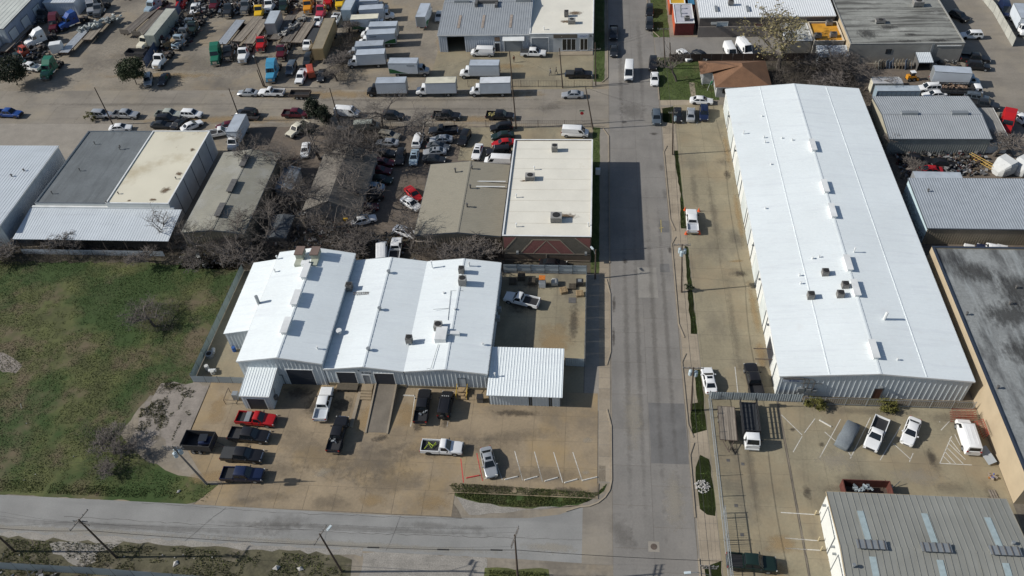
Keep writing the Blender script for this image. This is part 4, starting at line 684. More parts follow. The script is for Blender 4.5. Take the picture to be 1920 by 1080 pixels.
# --- east side buildings
w19, b = flat('flat_roof_building', 'large flat building with weathered grey-green streaked roof at the top right', 'building', 55.5, 79.1, 163.6, 210, 4.5, {'S': BLOCK, 'W': WALLT}, WEATH, .1, pm("cap_grey", (.3, .3, .28), .7))
panel(w19, b, 'S', 63.3, 64.5, 2.2, 3.3, 'window', GLASS, -.01, .05); panel(w19, b, 'S', 72.5, 73, 0, 4.4, 'downpipe', MGREY, 0, .1); panel(w19, b, 'S', 73.6, 78.5, 3.9, 4.1, 'pipe', TRIMW, 0, .1)
w20, b = building('metal_building', 'grey ribbed metal building with two ridge vents right of the long warehouse', 'building', 56.1, 74.2, 130.4, 144.4, [(130.4, 3.8), (137.2, 4.6), (144.4, 3.8)], 'x', {'S': pm("wall_olivegrey", (.24, .25, .23), .7), 'W': pm("wall_beige", (.36, .33, .25), .8)}, CREV, .42, .42, .12, TRIMD, rdep=.06)
for xx in (61, 70.2): wpart('ridge_vent', MB().box(xx-1.5, xx+1.5, 136.8, 137.6, 4.5, 5.1), MGREY, w20)
w20b, b = building('small_shed', 'narrow taupe-roofed annex on the east end of grey ribbed building', 'shed', 74.4, 78.2, 131, 141.5, [(131, 2.6), (141.5, 3.0)], 'x', WALLG, pm("taupe_roof", (.25, .24, .22), .8), .8, .6, .1, TRIMW)
w21, b = building('metal_building', 'pale blue-grey ribbed metal building at the right edge with light blue side wall', 'building', 56.3, 80, 105.4, 118, [(105.4, 3.7), (118, 4.1)], 'x', {'S': TANW, 'W': pm("wall_skyblue", (.50, .62, .66), .6)}, pm("blue_grey_roof", (.30, .33, .36), .5, var=.07), .42, .42, .1, TRIMD, rdep=.06)
pipe(w21, 58.6, 114.5, 3.95, .5, .12, mat=HVACD)
w22, b = flat('flat_roof_building', 'large flat building with black-stained roof and tan stucco side wall', 'building', 54.95, 100, 56.6, 99.5, 4.75, {'S': WALLT, 'W': WALLT}, BLACKR, .2, pm("cap_navy", (.035, .045, .065), .5), .3)
for px, py in ((1893, 570), (1812, 590), (1870, 728), (1905, 540)): p = at(px, py, 4.8); pipe(w22, p.x, p.y, 4.75, .5, .13, mat=HVACD)
w23, b = building('metal_building', 'olive ribbed metal building with translucent skylights in the bottom right corner', 'building', 30.35, 51.4, 39.6, 54.2, [(39.6, 4.9), (46.9, 5.75), (54.2, 4.9)], 'x', {'S': OLIVE, 'W': WALLW}, OLIVE, .76, .7, .15, pm("trim_tan", (.33, .27, .18), .6), panels=True)
gdoor(w23, b, 'W', 48.6, 52.6, .05, 4.0, WALLW, 6, TRIMD); gdoor(w23, b, 'W', 42.8, 46.3, .05, 4.0, WALLW, 6, TRIMD)
for yy in (53.3, 47.8, 46.9): wpart('wall_lamp', MB().box(29.9, 30.3, yy-.12, yy+.12, 3.2, 3.4), MGREY, w23)
SKYL = pm("skylight_plastic", (.33, .40, .41), .35, var=.12, scale=2)
for px, py in ((1620, 985), (1742, 990), (1862, 998)):
    p = at(px, py, 5.4); yc = p.y; s_ = .85/7.3
    wpart('skylight', MB().add([(p.x-.38, yc-2, 4.9+(54.2-(yc-2))*s_+.06), (p.x+.38, yc-2, 4.9+(54.2-(yc-2))*s_+.06), (p.x+.38, yc+2, 4.9+(54.2-(yc+2))*s_+.06), (p.x-.38, yc+2, 4.9+(54.2-(yc+2))*s_+.06)], [(0, 1, 2, 3)]), SKYL, w23)
    wpart('skylight', MB().add([(p.x-.38, 42, 4.9+2.4*s_+.06), (p.x+.38, 42, 4.9+2.4*s_+.06), (p.x+.38, 45.6, 4.9+6*s_+.06), (p.x-.38, 45.6, 4.9+6*s_+.06)], [(0, 1, 2, 3)]), SKYL, w23)
for px, py in ((1635, 1029), (1757, 1036), (1887, 1043)):
    p = at(px, py, 5.9); o = wpart('ridge_vent', MB().box(p.x-1.5, p.x+1.5, 46.5, 47.3, 5.7, 6.05).box(p.x-1.7, p.x+1.7, 46.35, 47.45, 6.05, 6.12), MGREY, w23)
    f = MB()
    for i in range(5): f.box(p.x-1.5+i*.72, p.x-1.38+i*.72, 46.3, 47.5, 6.12, 6.2)
    link('rib', f.mesh('rib', HVACD), o)
for px, py in ((1600, 1062), (1898, 1020)): p = at(px, py, 5.6); pipe(w23, p.x, p.y, 5.4, .6, .14, mat=MGREY)

for o_, lst, m_ in ((g2, [(-78.2, 111.5, 1.2, 1.5, -.6, 5.3), (-77.4, 116.5, .8, .9, .8, 5.3), (-79.5, 108.8, 1.2, .5, 0, 5.3), (-84, 108.5, .6, .4, 0, 5.3), (-77.6, 124, .7, .9, .7, 5.3)], RUSTY),
    (w19, [(65, 170.8, 3, 1.4, 0, 4.5), (63.5, 173.6, 2.6, .8, 0, 4.5), (69, 167.6, 2, .8, 0, 4.5), (60, 168, 3, 3, 0, 4.5), (74, 165, 3, 1, 0, 4.5), (68, 164.8, 4, .7, 0, 4.5)], SOOT),
    (w22, [(60, 94, 4.4, 3.4, 0, 4.75), (66, 90, 6, 5, 0, 4.75), (62, 85, 6, 3.6, 0, 4.75), (63, 78, 6, 4, 0, 4.75), (66, 71, 5.6, 5, 0, 4.75), (59.5, 66, 3.4, 2.6, 0, 4.75), (62, 60.5, 4, 2.4, 0, 4.75), (70, 82, 5, 5, 0, 4.75)], SOOT),
    (s2, [(-4, 179, 2.4, 1.4, 0, 4.5), (-6, 175, 2, 1, 0, 4.5)], RUSTY), (br, [(-11.6, 114.5, 1.2, .4, 0, 5.75), (-4, 105, 3, 1, 0, 5.75)], RUSTY)):
    for x, y, a, b_, rz, z in lst: _n[0] += 1; stain(o_, x, y, a, b_, .4*(_n[0] % 9), m_, rz, z)
for x, y in ((19.3, 66.5), (20.8, 66.1), (19.6, 61.4), (19.9, 54.6), (20.2, 50.5), (21.5, 60.9)): link('cover_plate', MB().box(-.22, .22, -.22, .22, 0, .02).mesh('cover_plate', HVACD), yd, (x, y, .03))
# ------------------------------------------------------------------ vehicles (local +x is forward)
def loft(mb, st, m=0):
    o = len(mb.v); n = 12
    for x, w, zb, zt in st:
        h = zt-zb; half = [(.8*w, zb), (w*.99, zb+.16*h), (w, zb+.62*h), (.96*w, zb+.86*h), (.84*w, zt)]
        ring = [(0, zb)]+half+[(0, zt+.02)]+[(-a, z) for a, z in half[::-1]]
        mb.v += [(x, a, z) for a, z in ring]
    for i in range(len(st)-1):
        for j in range(n):
            mb.f.append((o+i*n+j, o+i*n+(j+1) % n, o+(i+1)*n+(j+1) % n, o+(i+1)*n+j)); mb.m.append(m)
    mb.f.append(tuple(o+j for j in range(n-1, -1, -1))); mb.m.append(m); mb.f.append(tuple(o+(len(st)-1)*n+j for j in range(n))); mb.m.append(m)
def inset(a, b, c, d, u0, u1, v0, v1, off=.012):
    a, b, c, d = map(Vector, (a, b, c, d)); n = (b-a).cross(d-a).normalized()*off
    f = lambda u, v: a.lerp(b, u).lerp(d.lerp(c, u), v)+n
    return [f(u0, v0), f(u1, v0), f(u1, v1), f(u0, v1)]
def house(mb, P, xbF, xbR, zb, xtF, xtR, zt, wb, wt, sides=((.05, .47), (.53, .95)), rear=True, v=(.1, .86), roofsplit=True, mr=0):
    e = .06; B = [(xbF, -wb, zb), (xbF, wb, zb), (xbR, wb, zb), (xbR, -wb, zb)]; T = [(xtF, -wt, zt-e), (xtF, wt, zt-e), (xtR, wt, zt-e), (xtR, -wt, zt-e)]
    q = .12; R = [(xtF-q*1.3, -wt+q, zt), (xtF-q*1.3, wt-q, zt), (xtR+q, wt-q, zt), (xtR+q, -wt+q, zt)]
    mb.add(B+T+R, [(0, 1, 5, 4), (1, 2, 6, 5), (2, 3, 7, 6), (3, 0, 4, 7), (4, 5, 9, 8), (5, 6, 10, 9), (6, 7, 11, 10), (7, 4, 8, 11), (8, 9, 10, 11)], mr)
    P.append(('windshield', MB().quad(*inset(B[0], B[1], T[1], T[0], .07, .93, .06, .95)), GLASS))
    if rear: P.append(('rear_window', MB().quad(*inset(B[2], B[3], T[3], T[2], .1, .9, v[0]+.05, v[1]+.04)), GLASS))
    for u0, u1 in sides:
        P.append(('side_window', MB().quad(*inset(B[1], B[2], T[2], T[1], u0, u1, *v)), GLASS))
        P.append(('side_window', MB().quad(*inset(B[3], B[0], T[0], T[3], 1-u1, 1-u0, *v)), GLASS))
def wheel_parts(P, xs, y, r, w=.22, dual=()):
    for x in xs:
        for s in (-1, 1):
            ww = w*2.1 if x in dual else w; y1 = s*y; y0 = s*(y-ww)
            P.append(('wheel', MB().tube([(x, y0, r), (x, y1, r)], r, 14), BLACK, ('rim', MB().tube([(x, y1-s*.03, r), (x, y1+s*.012, r)], r*.6, 10), MGREY)))
def arches(mb, xs, y, r, m=1):
    for x in xs:
        for s in (-1, 1):
            k = 12; mb.add([(x+math.cos(PI*i/k)*r*1.2, s*y, r+math.sin(PI*i/k)*r*1.2) for i in range(k+1)]+[(x+r*1.2, s*y, .2), (x-r*1.2, s*y, .2)][::-1], [tuple(range(k+3)) if s < 0 else tuple(range(k+2, -1, -1))], m)
def lights(P, xf, xr, yf, yr, zf, zr):
    for s in (-1, 1):
        P.append(('headlight', MB().rbox((xf, s*yf, zf), .14, .34, .16, -s*.35), LAMPG)); P.append(('tail_light', MB().rbox((xr, s*yr, zr), .1, .22, .2, s*.2), LAMPR))
def mirrors(P, x, y, z, mat):
    for s in (-1, 1): P.append(('mirror', MB().rbox((x, s*(y+.11), z), .12, .24, .17, s*.15), mat))
def car(kind, c):
    p = paint(c); P = []; b = MB(); near = True
    if kind in ('sedan', 'coupe'):
        loft(b, [(2.40, .60, .3, .56), (2.30, .78, .22, .68), (1.95, .885, .18, .76), (1.35, .91, .17, .85), (.95, .915, .17, .92), (-1.3, .915, .17, .96), (-1.75, .905, .18, .98), (-2.15, .87, .2, .96), (-2.34, .77, .26, .9), (-2.42, .64, .34, .7)])
        house(b, P, 1.08, -1.82, .93, .3, -1.05, 1.45, .84, .63)
        if kind == 'coupe': P.append(('sunroof', MB().box(-.35, .1, -.4, .4, 1.44, 1.462), GLASS))
        arches(b, (1.45, -1.42), .918, .33); wheel_parts(P, (1.45, -1.42), .915, .33); lights(P, 2.24, -2.36, .62, .62, .64, .8); mirrors(P, .75, .88, .95, p)
        P.append(('grille', MB().box(2.36, 2.43, -.4, .4, .36, .52), TRIMB))
    elif kind in ('suv', 'jeep', 'wagon'):
        H = {'suv': 1.74, 'jeep': 1.82, 'wagon': 1.52}[kind]; z0 = .3 if kind != 'wagon' else .2; bz = 1.06 if kind != 'wagon' else .94
        loft(b, [(2.38, .68, z0+.1, bz-.32), (2.3, .84, z0, bz-.2), (1.95, .92, z0, bz-.08), (1.2, .94, z0, bz-.02), (.95, .94, z0, bz), (-1.9, .94, z0, bz), (-2.25, .9, z0, bz), (-2.36, .8, z0+.05, bz-.1)])
        house(b, P, 1.15, -2.3, bz-.03, .45 if kind != 'jeep' else .75, -1.95 if kind != 'jeep' else -2.2, H, .88, .7 if kind != 'jeep' else .8, ((.04, .32), (.36, .64), (.69, .95)))
        arches(b, (1.45, -1.42), .945, .37); wheel_parts(P, (1.45, -1.42), .945, .37 if kind != 'wagon' else .33); lights(P, 2.25, -2.3, .66, .76, bz-.3, bz); mirrors(P, .85, .93, bz+.05, p)
        P.append(('grille', MB().box(2.34, 2.41, -.45, .45, .5, .72), TRIMB))
        for s in (-1, 1): P.append(('roof_rail', MB().box(-1.6, .2, s*.62-.02, s*.62+.02, H, H+.05), TRIMB))
        if kind == 'jeep':
            P.append(('spare_wheel', MB().tube([(-2.36, 0, 1.05), (-2.62, 0, 1.05)], .4, 14), BLACK)); P.append(('light_bar', MB().box(.5, .6, -.6, .6, H, H+.06), TRIMB))
            for y_ in (-.45, -.15, .15, .45): P.append(('roof_light', MB().box(.6, .68, y_-.09, y_+.09, H+.0, H+.15), LAMPG))
    elif kind in ('pickup', 'pickup1', 'pickupc'):
        crew = kind != 'pickup1'; cr = -.98 if crew else -.2
        loft(b, [(2.95, .8, .42, .8), (2.88, .93, .38, 1.0), (2.4, .985, .38, 1.1), (1.4, .995, .38, 1.15), (1.1, .995, .38, 1.16), (cr, .995, .38, 1.16)])
        house(b, P, 1.35, cr-.02, 1.12, .72, cr+.12, 1.86, .92, .74, ((.06, .48), (.54, .94)) if crew else ((.1, .85),))
        arches(b, (1.95,), 1.0, .4); wheel_parts(P, (1.95, -1.75), .99, .4, .26); mirrors(P, .98, 1.0, 1.25, TRIMB)
        d = MB(); r0, r1 = -2.9, cr-.05
        for s in (-1, 1): d.box(r0, r1, s*.955-.045, s*.955+.045, .5, 1.16)
        d.box(r0, r0+.08, -.91, .91, .55, 1.14).box(r1-.06, r1, -.91, .91, .55, 1.16)
        arches(d, (-1.75,), 1.003, .4)
        P.append(('cargo_bed', d, [p, TRIMB], ('bed_liner', MB().box(r0+.08, r1-.06, -.905, .905, .7, .8), pm("bed_liner_light", (.45, .48, .52), .6) if c == 'white' and crew and kind == 'pickup' else TRIMB)))
        if kind == 'pickupc': P.append(('tonneau_cover', MB().box(r0, r1-.02, -.93, .93, 1.165, 1.2), pm("vinyl", (.03, .032, .034), .7)))
        P.append(('bumper', MB().box(2.86, 3.03, -.85, .85, .45, .66), CHROME if c in ('black', 'white', 'red', 'navy') else TRIMB)); P.append(('bumper', MB().box(-3.05, -2.92, -.88, .88, .5, .68), CHROME))
        P.append(('grille', MB().box(2.9, 2.99, -.55, .55, .7, .95), CHROME if c == 'black' else TRIMB)); lights(P, 2.86, -2.93, .78, .88, .86, .95); P.append(('chassis', MB().box(-2.8, 2, -.5, .5, .35, .5), TRIMB))
    elif kind in ('van', 'hivan'):
        H = 2.1 if kind == 'van' else 2.65; Lr = -2.7 if kind == 'van' else -3.0
        loft(b, [(2.72, .75, .4, .8), (2.64, .92, .35, 1.0), (2.2, .98, .33, 1.14), (1.7, 1.0, .33, 1.25), (Lr+.1, 1.0, .33, 1.25), (Lr, .95, .38, 1.2)])
        house(b, P, 2.0, Lr+.04, 1.2, 1.3, Lr+.14, H, .96, .84, ((.04, .21),), v=(.1, .62 if kind == 'hivan' else .8))
        arches(b, (1.85, -1.7), 1.005, .36); wheel_parts(P, (1.85, -1.7), 1.0, .36, .24); lights(P, 2.6, Lr-.02, .75, .86, .85, 1.2); mirrors(P, 1.6, 1.02, 1.35, TRIMB); P.append(('bumper', MB().box(2.62, 2.8, -.85, .85, .4, .62), TRIMB)); P.append(('grille', MB().box(2.68, 2.76, -.5, .5, .66, .82), TRIMB))
        for i in range(3): P.append(('roof_rib', MB().box(Lr+.6, .9, -.5+i*.5-.04, -.5+i*.5+.04, H-.005, H+.02), p))
    return [('body', b, [p, TRIMB])]+P
def cab_small(P, b, p, x, z=1.0, w=1.05, H=2.45, hood=True):
    if hood: loft(b, [(x+2.25, .75, z-.35, z+.1), (x+2.15, .88, z-.4, z+.35), (x+1.6, .95, z-.4, z+.55), (x+1.0, 1.0, z-.4, z+.62), (x, w, z-.4, z+.62)]); house(b, P, x+1.35, x, z+.58, x+.85, x+.06, H, w-.04, w-.2, ((.12, .8),), rear=False)
    else: loft(b, [(x+1.75, .9, z-.5, z+.4), (x+1.68, .98, z-.55, z+.5), (x, 1.0, z-.55, z+.5)]); house(b, P, x+1.66, x, z+.46, x+1.3, x+.1, H, .97, .88, ((.1, .55),), rear=False)
def boxtruck(kind, c, L=6.6, roof='grey', swoosh=None, door=False):
    p = paint(c); P = []; b = MB(); xb = 1.35
    cab_small(P, b, p, xb+.12)
    wheel_parts(P, (2.75,), 1.05, .45, .28); wheel_parts(P, (xb-L*.72,), 1.12, .45, .28, dual=(xb-L*.72,)); arches(b, (2.75,), 1.0, .45)
    P.append(('chassis', MB().box(xb-L, 3.0, -.42, .42, .6, .95), TRIMB)); lights(P, 3.5, xb-L-.02, .68, 1.0, 1.1, 1.0); mirrors(P, 2.5, 1.05, 1.9, TRIMB); P.append(('bumper', MB().box(3.55, 3.72, -.9, .9, .5, .75), TRIMB))
    bx = MB(); bx.box(xb-L, xb, -1.25, 1.25, .98, 3.55); f = MB()
    for s in (-1, 1): f.box(xb-L-.03, xb+.02, s*1.25-.025, s*1.25+.025, .94, 1.06).box(xb-L-.03, xb+.02, s*1.25-.025, s*1.25+.025, 3.5, 3.6)
    for z in ((.94, 1.06), (3.5, 3.6)): f.box(xb-.02, xb+.03, -1.22, 1.22, *z).box(xb-L-.03, xb-L+.02, -1.22, 1.22, *z)
    subs = [('frame', f, MGREY), ('roof', MB().box(xb-L+.04, xb-.04, -1.21, 1.21, 3.552, 3.585), pm("box_roof_"+roof, {'grey': (.38, .42, .47), 'cream': (.60, .57, .45), 'white': (.56, .58, .6)}[roof], .6, rnd=.14, stain=((.22, .22, .2), .45, .56, .8, .6))), ('rear_door', MB().box(xb-L-.02, xb-L+.0, -1.12, 1.12, 1.1, 3.42), MGREY)]
    if swoosh:
        for s in (-1, 1):
            y = s*1.262; pts = [(xb-L+.05, 1.1), (xb-L*.35, 1.1), (xb-L*.6, 1.45), (xb-L*.8, 2.0), (xb-L+.05, 2.25)]
            subs.append(('painted_swoosh', MB().add([(x, y, z) for x, z in pts], [tuple(range(5)) if s < 0 else tuple(range(4, -1, -1))]), pm("swoosh_green", (.012, .10, .03), .5)))
            subs.append(('side_vent', MB().rbox((xb-1.5, s*1.26, 3.0), 1.7, .03, .2), pm("vent_grey", (.12, .14, .15), .6)))
    P.append(('cargo_box', bx, [pm("box_side", (.54, .58, .62), .5, var=.06, scale=.6, rnd=.1, stain=((.38, .38, .36), .5, .58, .8, .6, (1, 1, .3)))], *subs))
    return [('cab', b, [p, TRIMB])]+P
def semi(kind, c):
    p = paint(c); P = []; b = MB(); sl = kind == 'sleeper'
    loft(b, [(3.75, .75, .6, 1.2), (3.65, .95, .5, 1.55), (3.1, 1.05, .5, 1.75), (1.9, 1.1, .55, 1.9), (.6, 1.15, .6, 1.9)])
    house(b, P, 2.0, .55, 1.85, 1.65, .6, 2.85, 1.1, .98, ((.1, .8),), rear=False)
    if sl: b.box(-1.3, .58, -1.2, 1.2, .9, 3.0); b.add([(.58, -1.15, 2.9), (.58, 1.15, 2.9), (-1.3, 1.2, 3.02), (-1.3, -1.2, 3.02), (1.3, -.9, 2.84), (1.3, .9, 2.84), (.3, .95, 3.6), (.3, -.95, 3.6), (-1.28, 1.05, 3.75), (-1.28, -1.05, 3.75)], [(4, 5, 6, 7), (7, 6, 8, 9), (4, 7, 9, 3, 0), (5, 1, 2, 8, 6), (9, 8, 2, 3)])
    if sl:
        for s in (-1, 1): P.append(('sleeper_window', MB().rbox((-.3, s*1.205, 2.2), .5, .03, .4), GLASS))
    P.append(('chassis', MB().box(-3.9, 1.5, -.45, .45, .62, .95), TRIMB)); P.append(('fifth_wheel', MB().box(-3.0, -2.0, -.45, .45, .96, 1.12), STEEL))
    wheel_parts(P, (2.85,), 1.12, .5, .3); wheel_parts(P, (-2.0, -3.3), 1.2, .5, .3, dual=(-2.0, -3.3)); arches(b, (2.85,), 1.065, .5)
    for s in (-1, 1):
        P.append(('fuel_tank', MB().tube([(1.6, s*.95, .75), (.1, s*.95, .75)], .32, 10), CHROME)); P.append(('exhaust_stack', MB().tube([(.45 if not sl else -1.4, s*1.05, 1.1), (.45 if not sl else -1.4, s*1.05, 3.5)], .08, 6), CHROME))
    lights(P, 3.62, -3.92, .82, .6, 1.05, .85); P.append(('grille', MB().box(3.7, 3.79, -.5, .5, .75, 1.3), CHROME)); P.append(('bumper', MB().box(3.7, 3.95, -1.1, 1.1, .4, .68), CHROME)); mirrors(P, 1.7, 1.15, 2.2, TRIMB)
    return [('cab', b, [p, TRIMB])]+P
def flatbed(kind, c, L=13.0, head=True, W=2.5, z=1.3):
    m = {'wood': PLANK, 'dark': PLANKD, 'alu': ALU, 'grey': PLANK}[c]; P = []; d = MB(); n = 7
    for i in range(n):
        y0 = -W/2+.06+i*(W-.12)/n; d.box(-L/2+.03, L/2-.03, y0+.015, y0+(W-.12)/n-.015, z-.08, z+random.uniform(-.006, .012))
    f = MB()
    for s in (-1, 1): f.box(-L/2, L/2, s*W/2-.05, s*W/2+.05, z-.16, z+.015).box(-L/2, L/2, s*.45-.08, s*.45+.08, z-.55, z-.09)
    f.box(L/2-.03, L/2+.05, -W/2, W/2, z-.16, z+.02).box(-L/2-.05, -L/2+.03, -W/2, W/2, z-.16, z+.02)
    P.append(('chassis', f, STEEL))
    if head: P.append(('headboard', MB().box(L/2-.0, L/2+.1, -W/2+.02, W/2-.02, z+.03, z+1.15), PLANKD))
    wheel_parts(P, (-L/2+1.2, -L/2+2.5), W/2-.02, .5, .28, dual=(-L/2+1.2, -L/2+2.5))
    for s in (-1, 1): P.append(('landing_leg', MB().box(L/2-3, L/2-2.85, s*.8-.08, s*.8+.08, .02, z-.2), STEEL))
    return [('deck', d, m)]+P
def vantrailer(kind, c, L=12.5):
    z0, z1 = 1.1, 4.0; P = []; bx = MB(); bx.box(-L/2, L/2, -1.28, 1.28, z0, z1); f = MB()
    for s in (-1, 1):
        for z in (z0, z1): f.box(-L/2-.02, L/2+.02, s*1.28-.04, s*1.28+.04, z-.05, z+.05)
        for x in (-L/2, L/2): f.box(x-.04, x+.04, s*1.28-.05, s*1.28+.05, z0+.05, z1-.05)
    n = 9
    for i in range(1, n): x = -L/2+i*L/n; f.box(x-.03, x+.03, -1.3, -1.281, z0+.06, z1-.06); f.box(x-.03, x+.03, 1.281, 1.3, z0+.06, z1-.06)
    P.append(('frame', f, MGREY if c != 'tan' else paint('tan'))); P.append(('roof', MB().box(-L/2+.05, L/2-.05, -1.22, 1.22, z1+.002, z1+.04), pm("trailer_roof_"+c, {'tan': (.235, .20, .14), 'sage': (.38, .385, .33), 'bluegrey': (.36, .41, .45), 'silver': (.38, .42, .46)}.get(c, (.4, .4, .4)), .7, var=.15, scale=.6, pos=False)))
    for s in (-1, 1): P.append(('rear_door', MB().box(L/2, L/2+.03, s*.62-.58, s*.62+.58, z0+.12, z1-.12), paint(c)))
    wheel_parts(P, (-L/2+1.2, -L/2+2.5), 1.22, .5, .28, dual=(-L/2+1.2, -L/2+2.5)); P.append(('chassis', MB().box(-L/2+.3, L/2-.3, -.5, .5, .75, z0-.01), TRIMB))
    return [('cargo_box', bx, paint(c))]+P
def flatdeck_truck(kind, c, L=5.5, stake=True, deckmat='dark'):
    p = paint(c); P = []; b = MB(); xb = 1.3
    cab_small(P, b, p, xb+.15, .95, 1.0, 2.25, hood=(kind != 'cabover'))
    P.append(('deck', MB().box(xb-L, xb, -1.15, 1.15, .98, 1.08), pm("black_deck", (.035, .038, .042), .7, var=.2, scale=2, pos=False)))
    if stake:
        for s in (-1, 1):
            r = MB()
            for z in (1.4, 1.75, 2.1): r.box(xb-L, xb, s*1.13-.025, s*1.13+.025, z-.09, z+.09)
            for i in range(7): x = xb-L+.1+i*(L-.2)/6; r.box(x-.04, x+.04, s*1.09-.03, s*1.09+.03, 1.08, 2.2)
            P.append(('stake_side', r, TRIMB))
        P.append(('headboard', MB().box(xb-.1, xb-.02, -1.1, 1.1, 1.09, 2.2), TRIMB))
    wheel_parts(P, (2.4 if kind != 'cabover' else 2.1,), 1.0, .42, .26); wheel_parts(P, (xb-L*.7,), 1.05, .42, .26, dual=(xb-L*.7,)); P.append(('chassis', MB().box(xb-L, 2.6, -.4, .4, .55, .96), TRIMB))
    xf = xb+.15+(2.2 if kind != 'cabover' else 1.72); lights(P, xf-.06, xb-L-.02, .7, .9, .95, .9); mirrors(P, xb+1.3, 1.02, 1.8, TRIMB); P.append(('bumper', MB().box(xf-.05, xf+.1, -.95, .95, .4, .62), TRIMW if kind == 'cabover' else TRIMB))
    return [('cab', b, [p, TRIMB])]+P
LEN = {'sedan': 4.8, 'coupe': 4.8, 'suv': 4.75, 'jeep': 4.75, 'wagon': 4.75, 'pickup': 5.95, 'pickup1': 5.95, 'pickupc': 5.95, 'van': 5.5, 'hivan': 5.8}
NAME = {'sedan': ('sedan', 'sedan'), 'coupe': ('sedan', 'sedan'), 'suv': ('suv', 'suv'), 'jeep': ('off_road_vehicle', 'off-road vehicle'), 'wagon': ('station_wagon', 'station wagon'), 'pickup': ('pickup_truck', 'pickup truck'), 'pickup1': ('pickup_truck', 'pickup truck'), 'pickupc': ('pickup_truck', 'pickup truck'), 'van': ('van', 'van'), 'hivan': ('van', 'van'), 'box': ('box_truck', 'box truck'), 'daycab': ('semi_tractor', 'semi truck'), 'sleeper': ('semi_tractor', 'semi truck'), 'flat': ('flatbed_trailer', 'trailer'), 'vant': ('box_trailer', 'trailer'), 'flatdeck': ('flatbed_truck', 'flatbed truck'), 'cabover': ('flatbed_truck', 'flatbed truck')}
GRP = {'sedan': 'parked cars', 'coupe': 'parked cars', 'suv': 'parked cars', 'wagon': 'parked cars', 'jeep': 'parked cars', 'box': 'parked box trucks', 'daycab': 'semi tractors in the truck yard', 'sleeper': 'semi tractors in the truck yard', 'flat': 'flatbed trailers in the truck yard', 'vant': 'box trailers', 'van': 'parked vans', 'hivan': 'parked vans', 'flatdeck': 'flatbed trucks', 'cabover': 'flatbed trucks'}
PROTO = {}
def proto(key, fn):
    if key not in PROTO:
        out = []
        for part in fn():
            nm, mb, mt = part[:3]; sm = .55 if nm in ('body', 'cab', 'wheel') else None
            out.append((nm, mb.mesh(nm, mt, sm), [(s[0], s[1].mesh(s[0], s[2])) for s in part[3:]]))
        PROTO[key] = out
    return PROTO[key]
def place(kind, c, r, f, label, zr=.7, sc=1.0, z=.035, far=False, fixed=None, **kw):
    key = (kind, c, tuple(sorted(kw.items())), far)
    fn = {'box': boxtruck, 'daycab': semi, 'sleeper': semi, 'flat': flatbed, 'vant': vantrailer, 'flatdeck': flatdeck_truck, 'cabover': flatdeck_truck}.get(kind, car)
    parts = proto(key, lambda: fn(kind, c, **kw))
    a, b_ = at(*r, zr), at(*f, zr); d = b_-a; rz = math.atan2(d.y, d.x); m = (a+b_)/2; m.z = z
    nm, cat = NAME[kind]; root = thing(nm, label, cat, m, rz, GRP.get(kind, 'parked pickup trucks'))
    if sc != 1: root.scale = (sc,)*3
    for pn, me, subs in parts:
        if far and pn in ('mirror', 'tail_light', 'roof_rail', 'roof_rib'): continue
        o = link(pn, me, root)
        for sn, sm in subs:
            if not (far and sn == 'rim'): link(sn, sm, o)
    return root
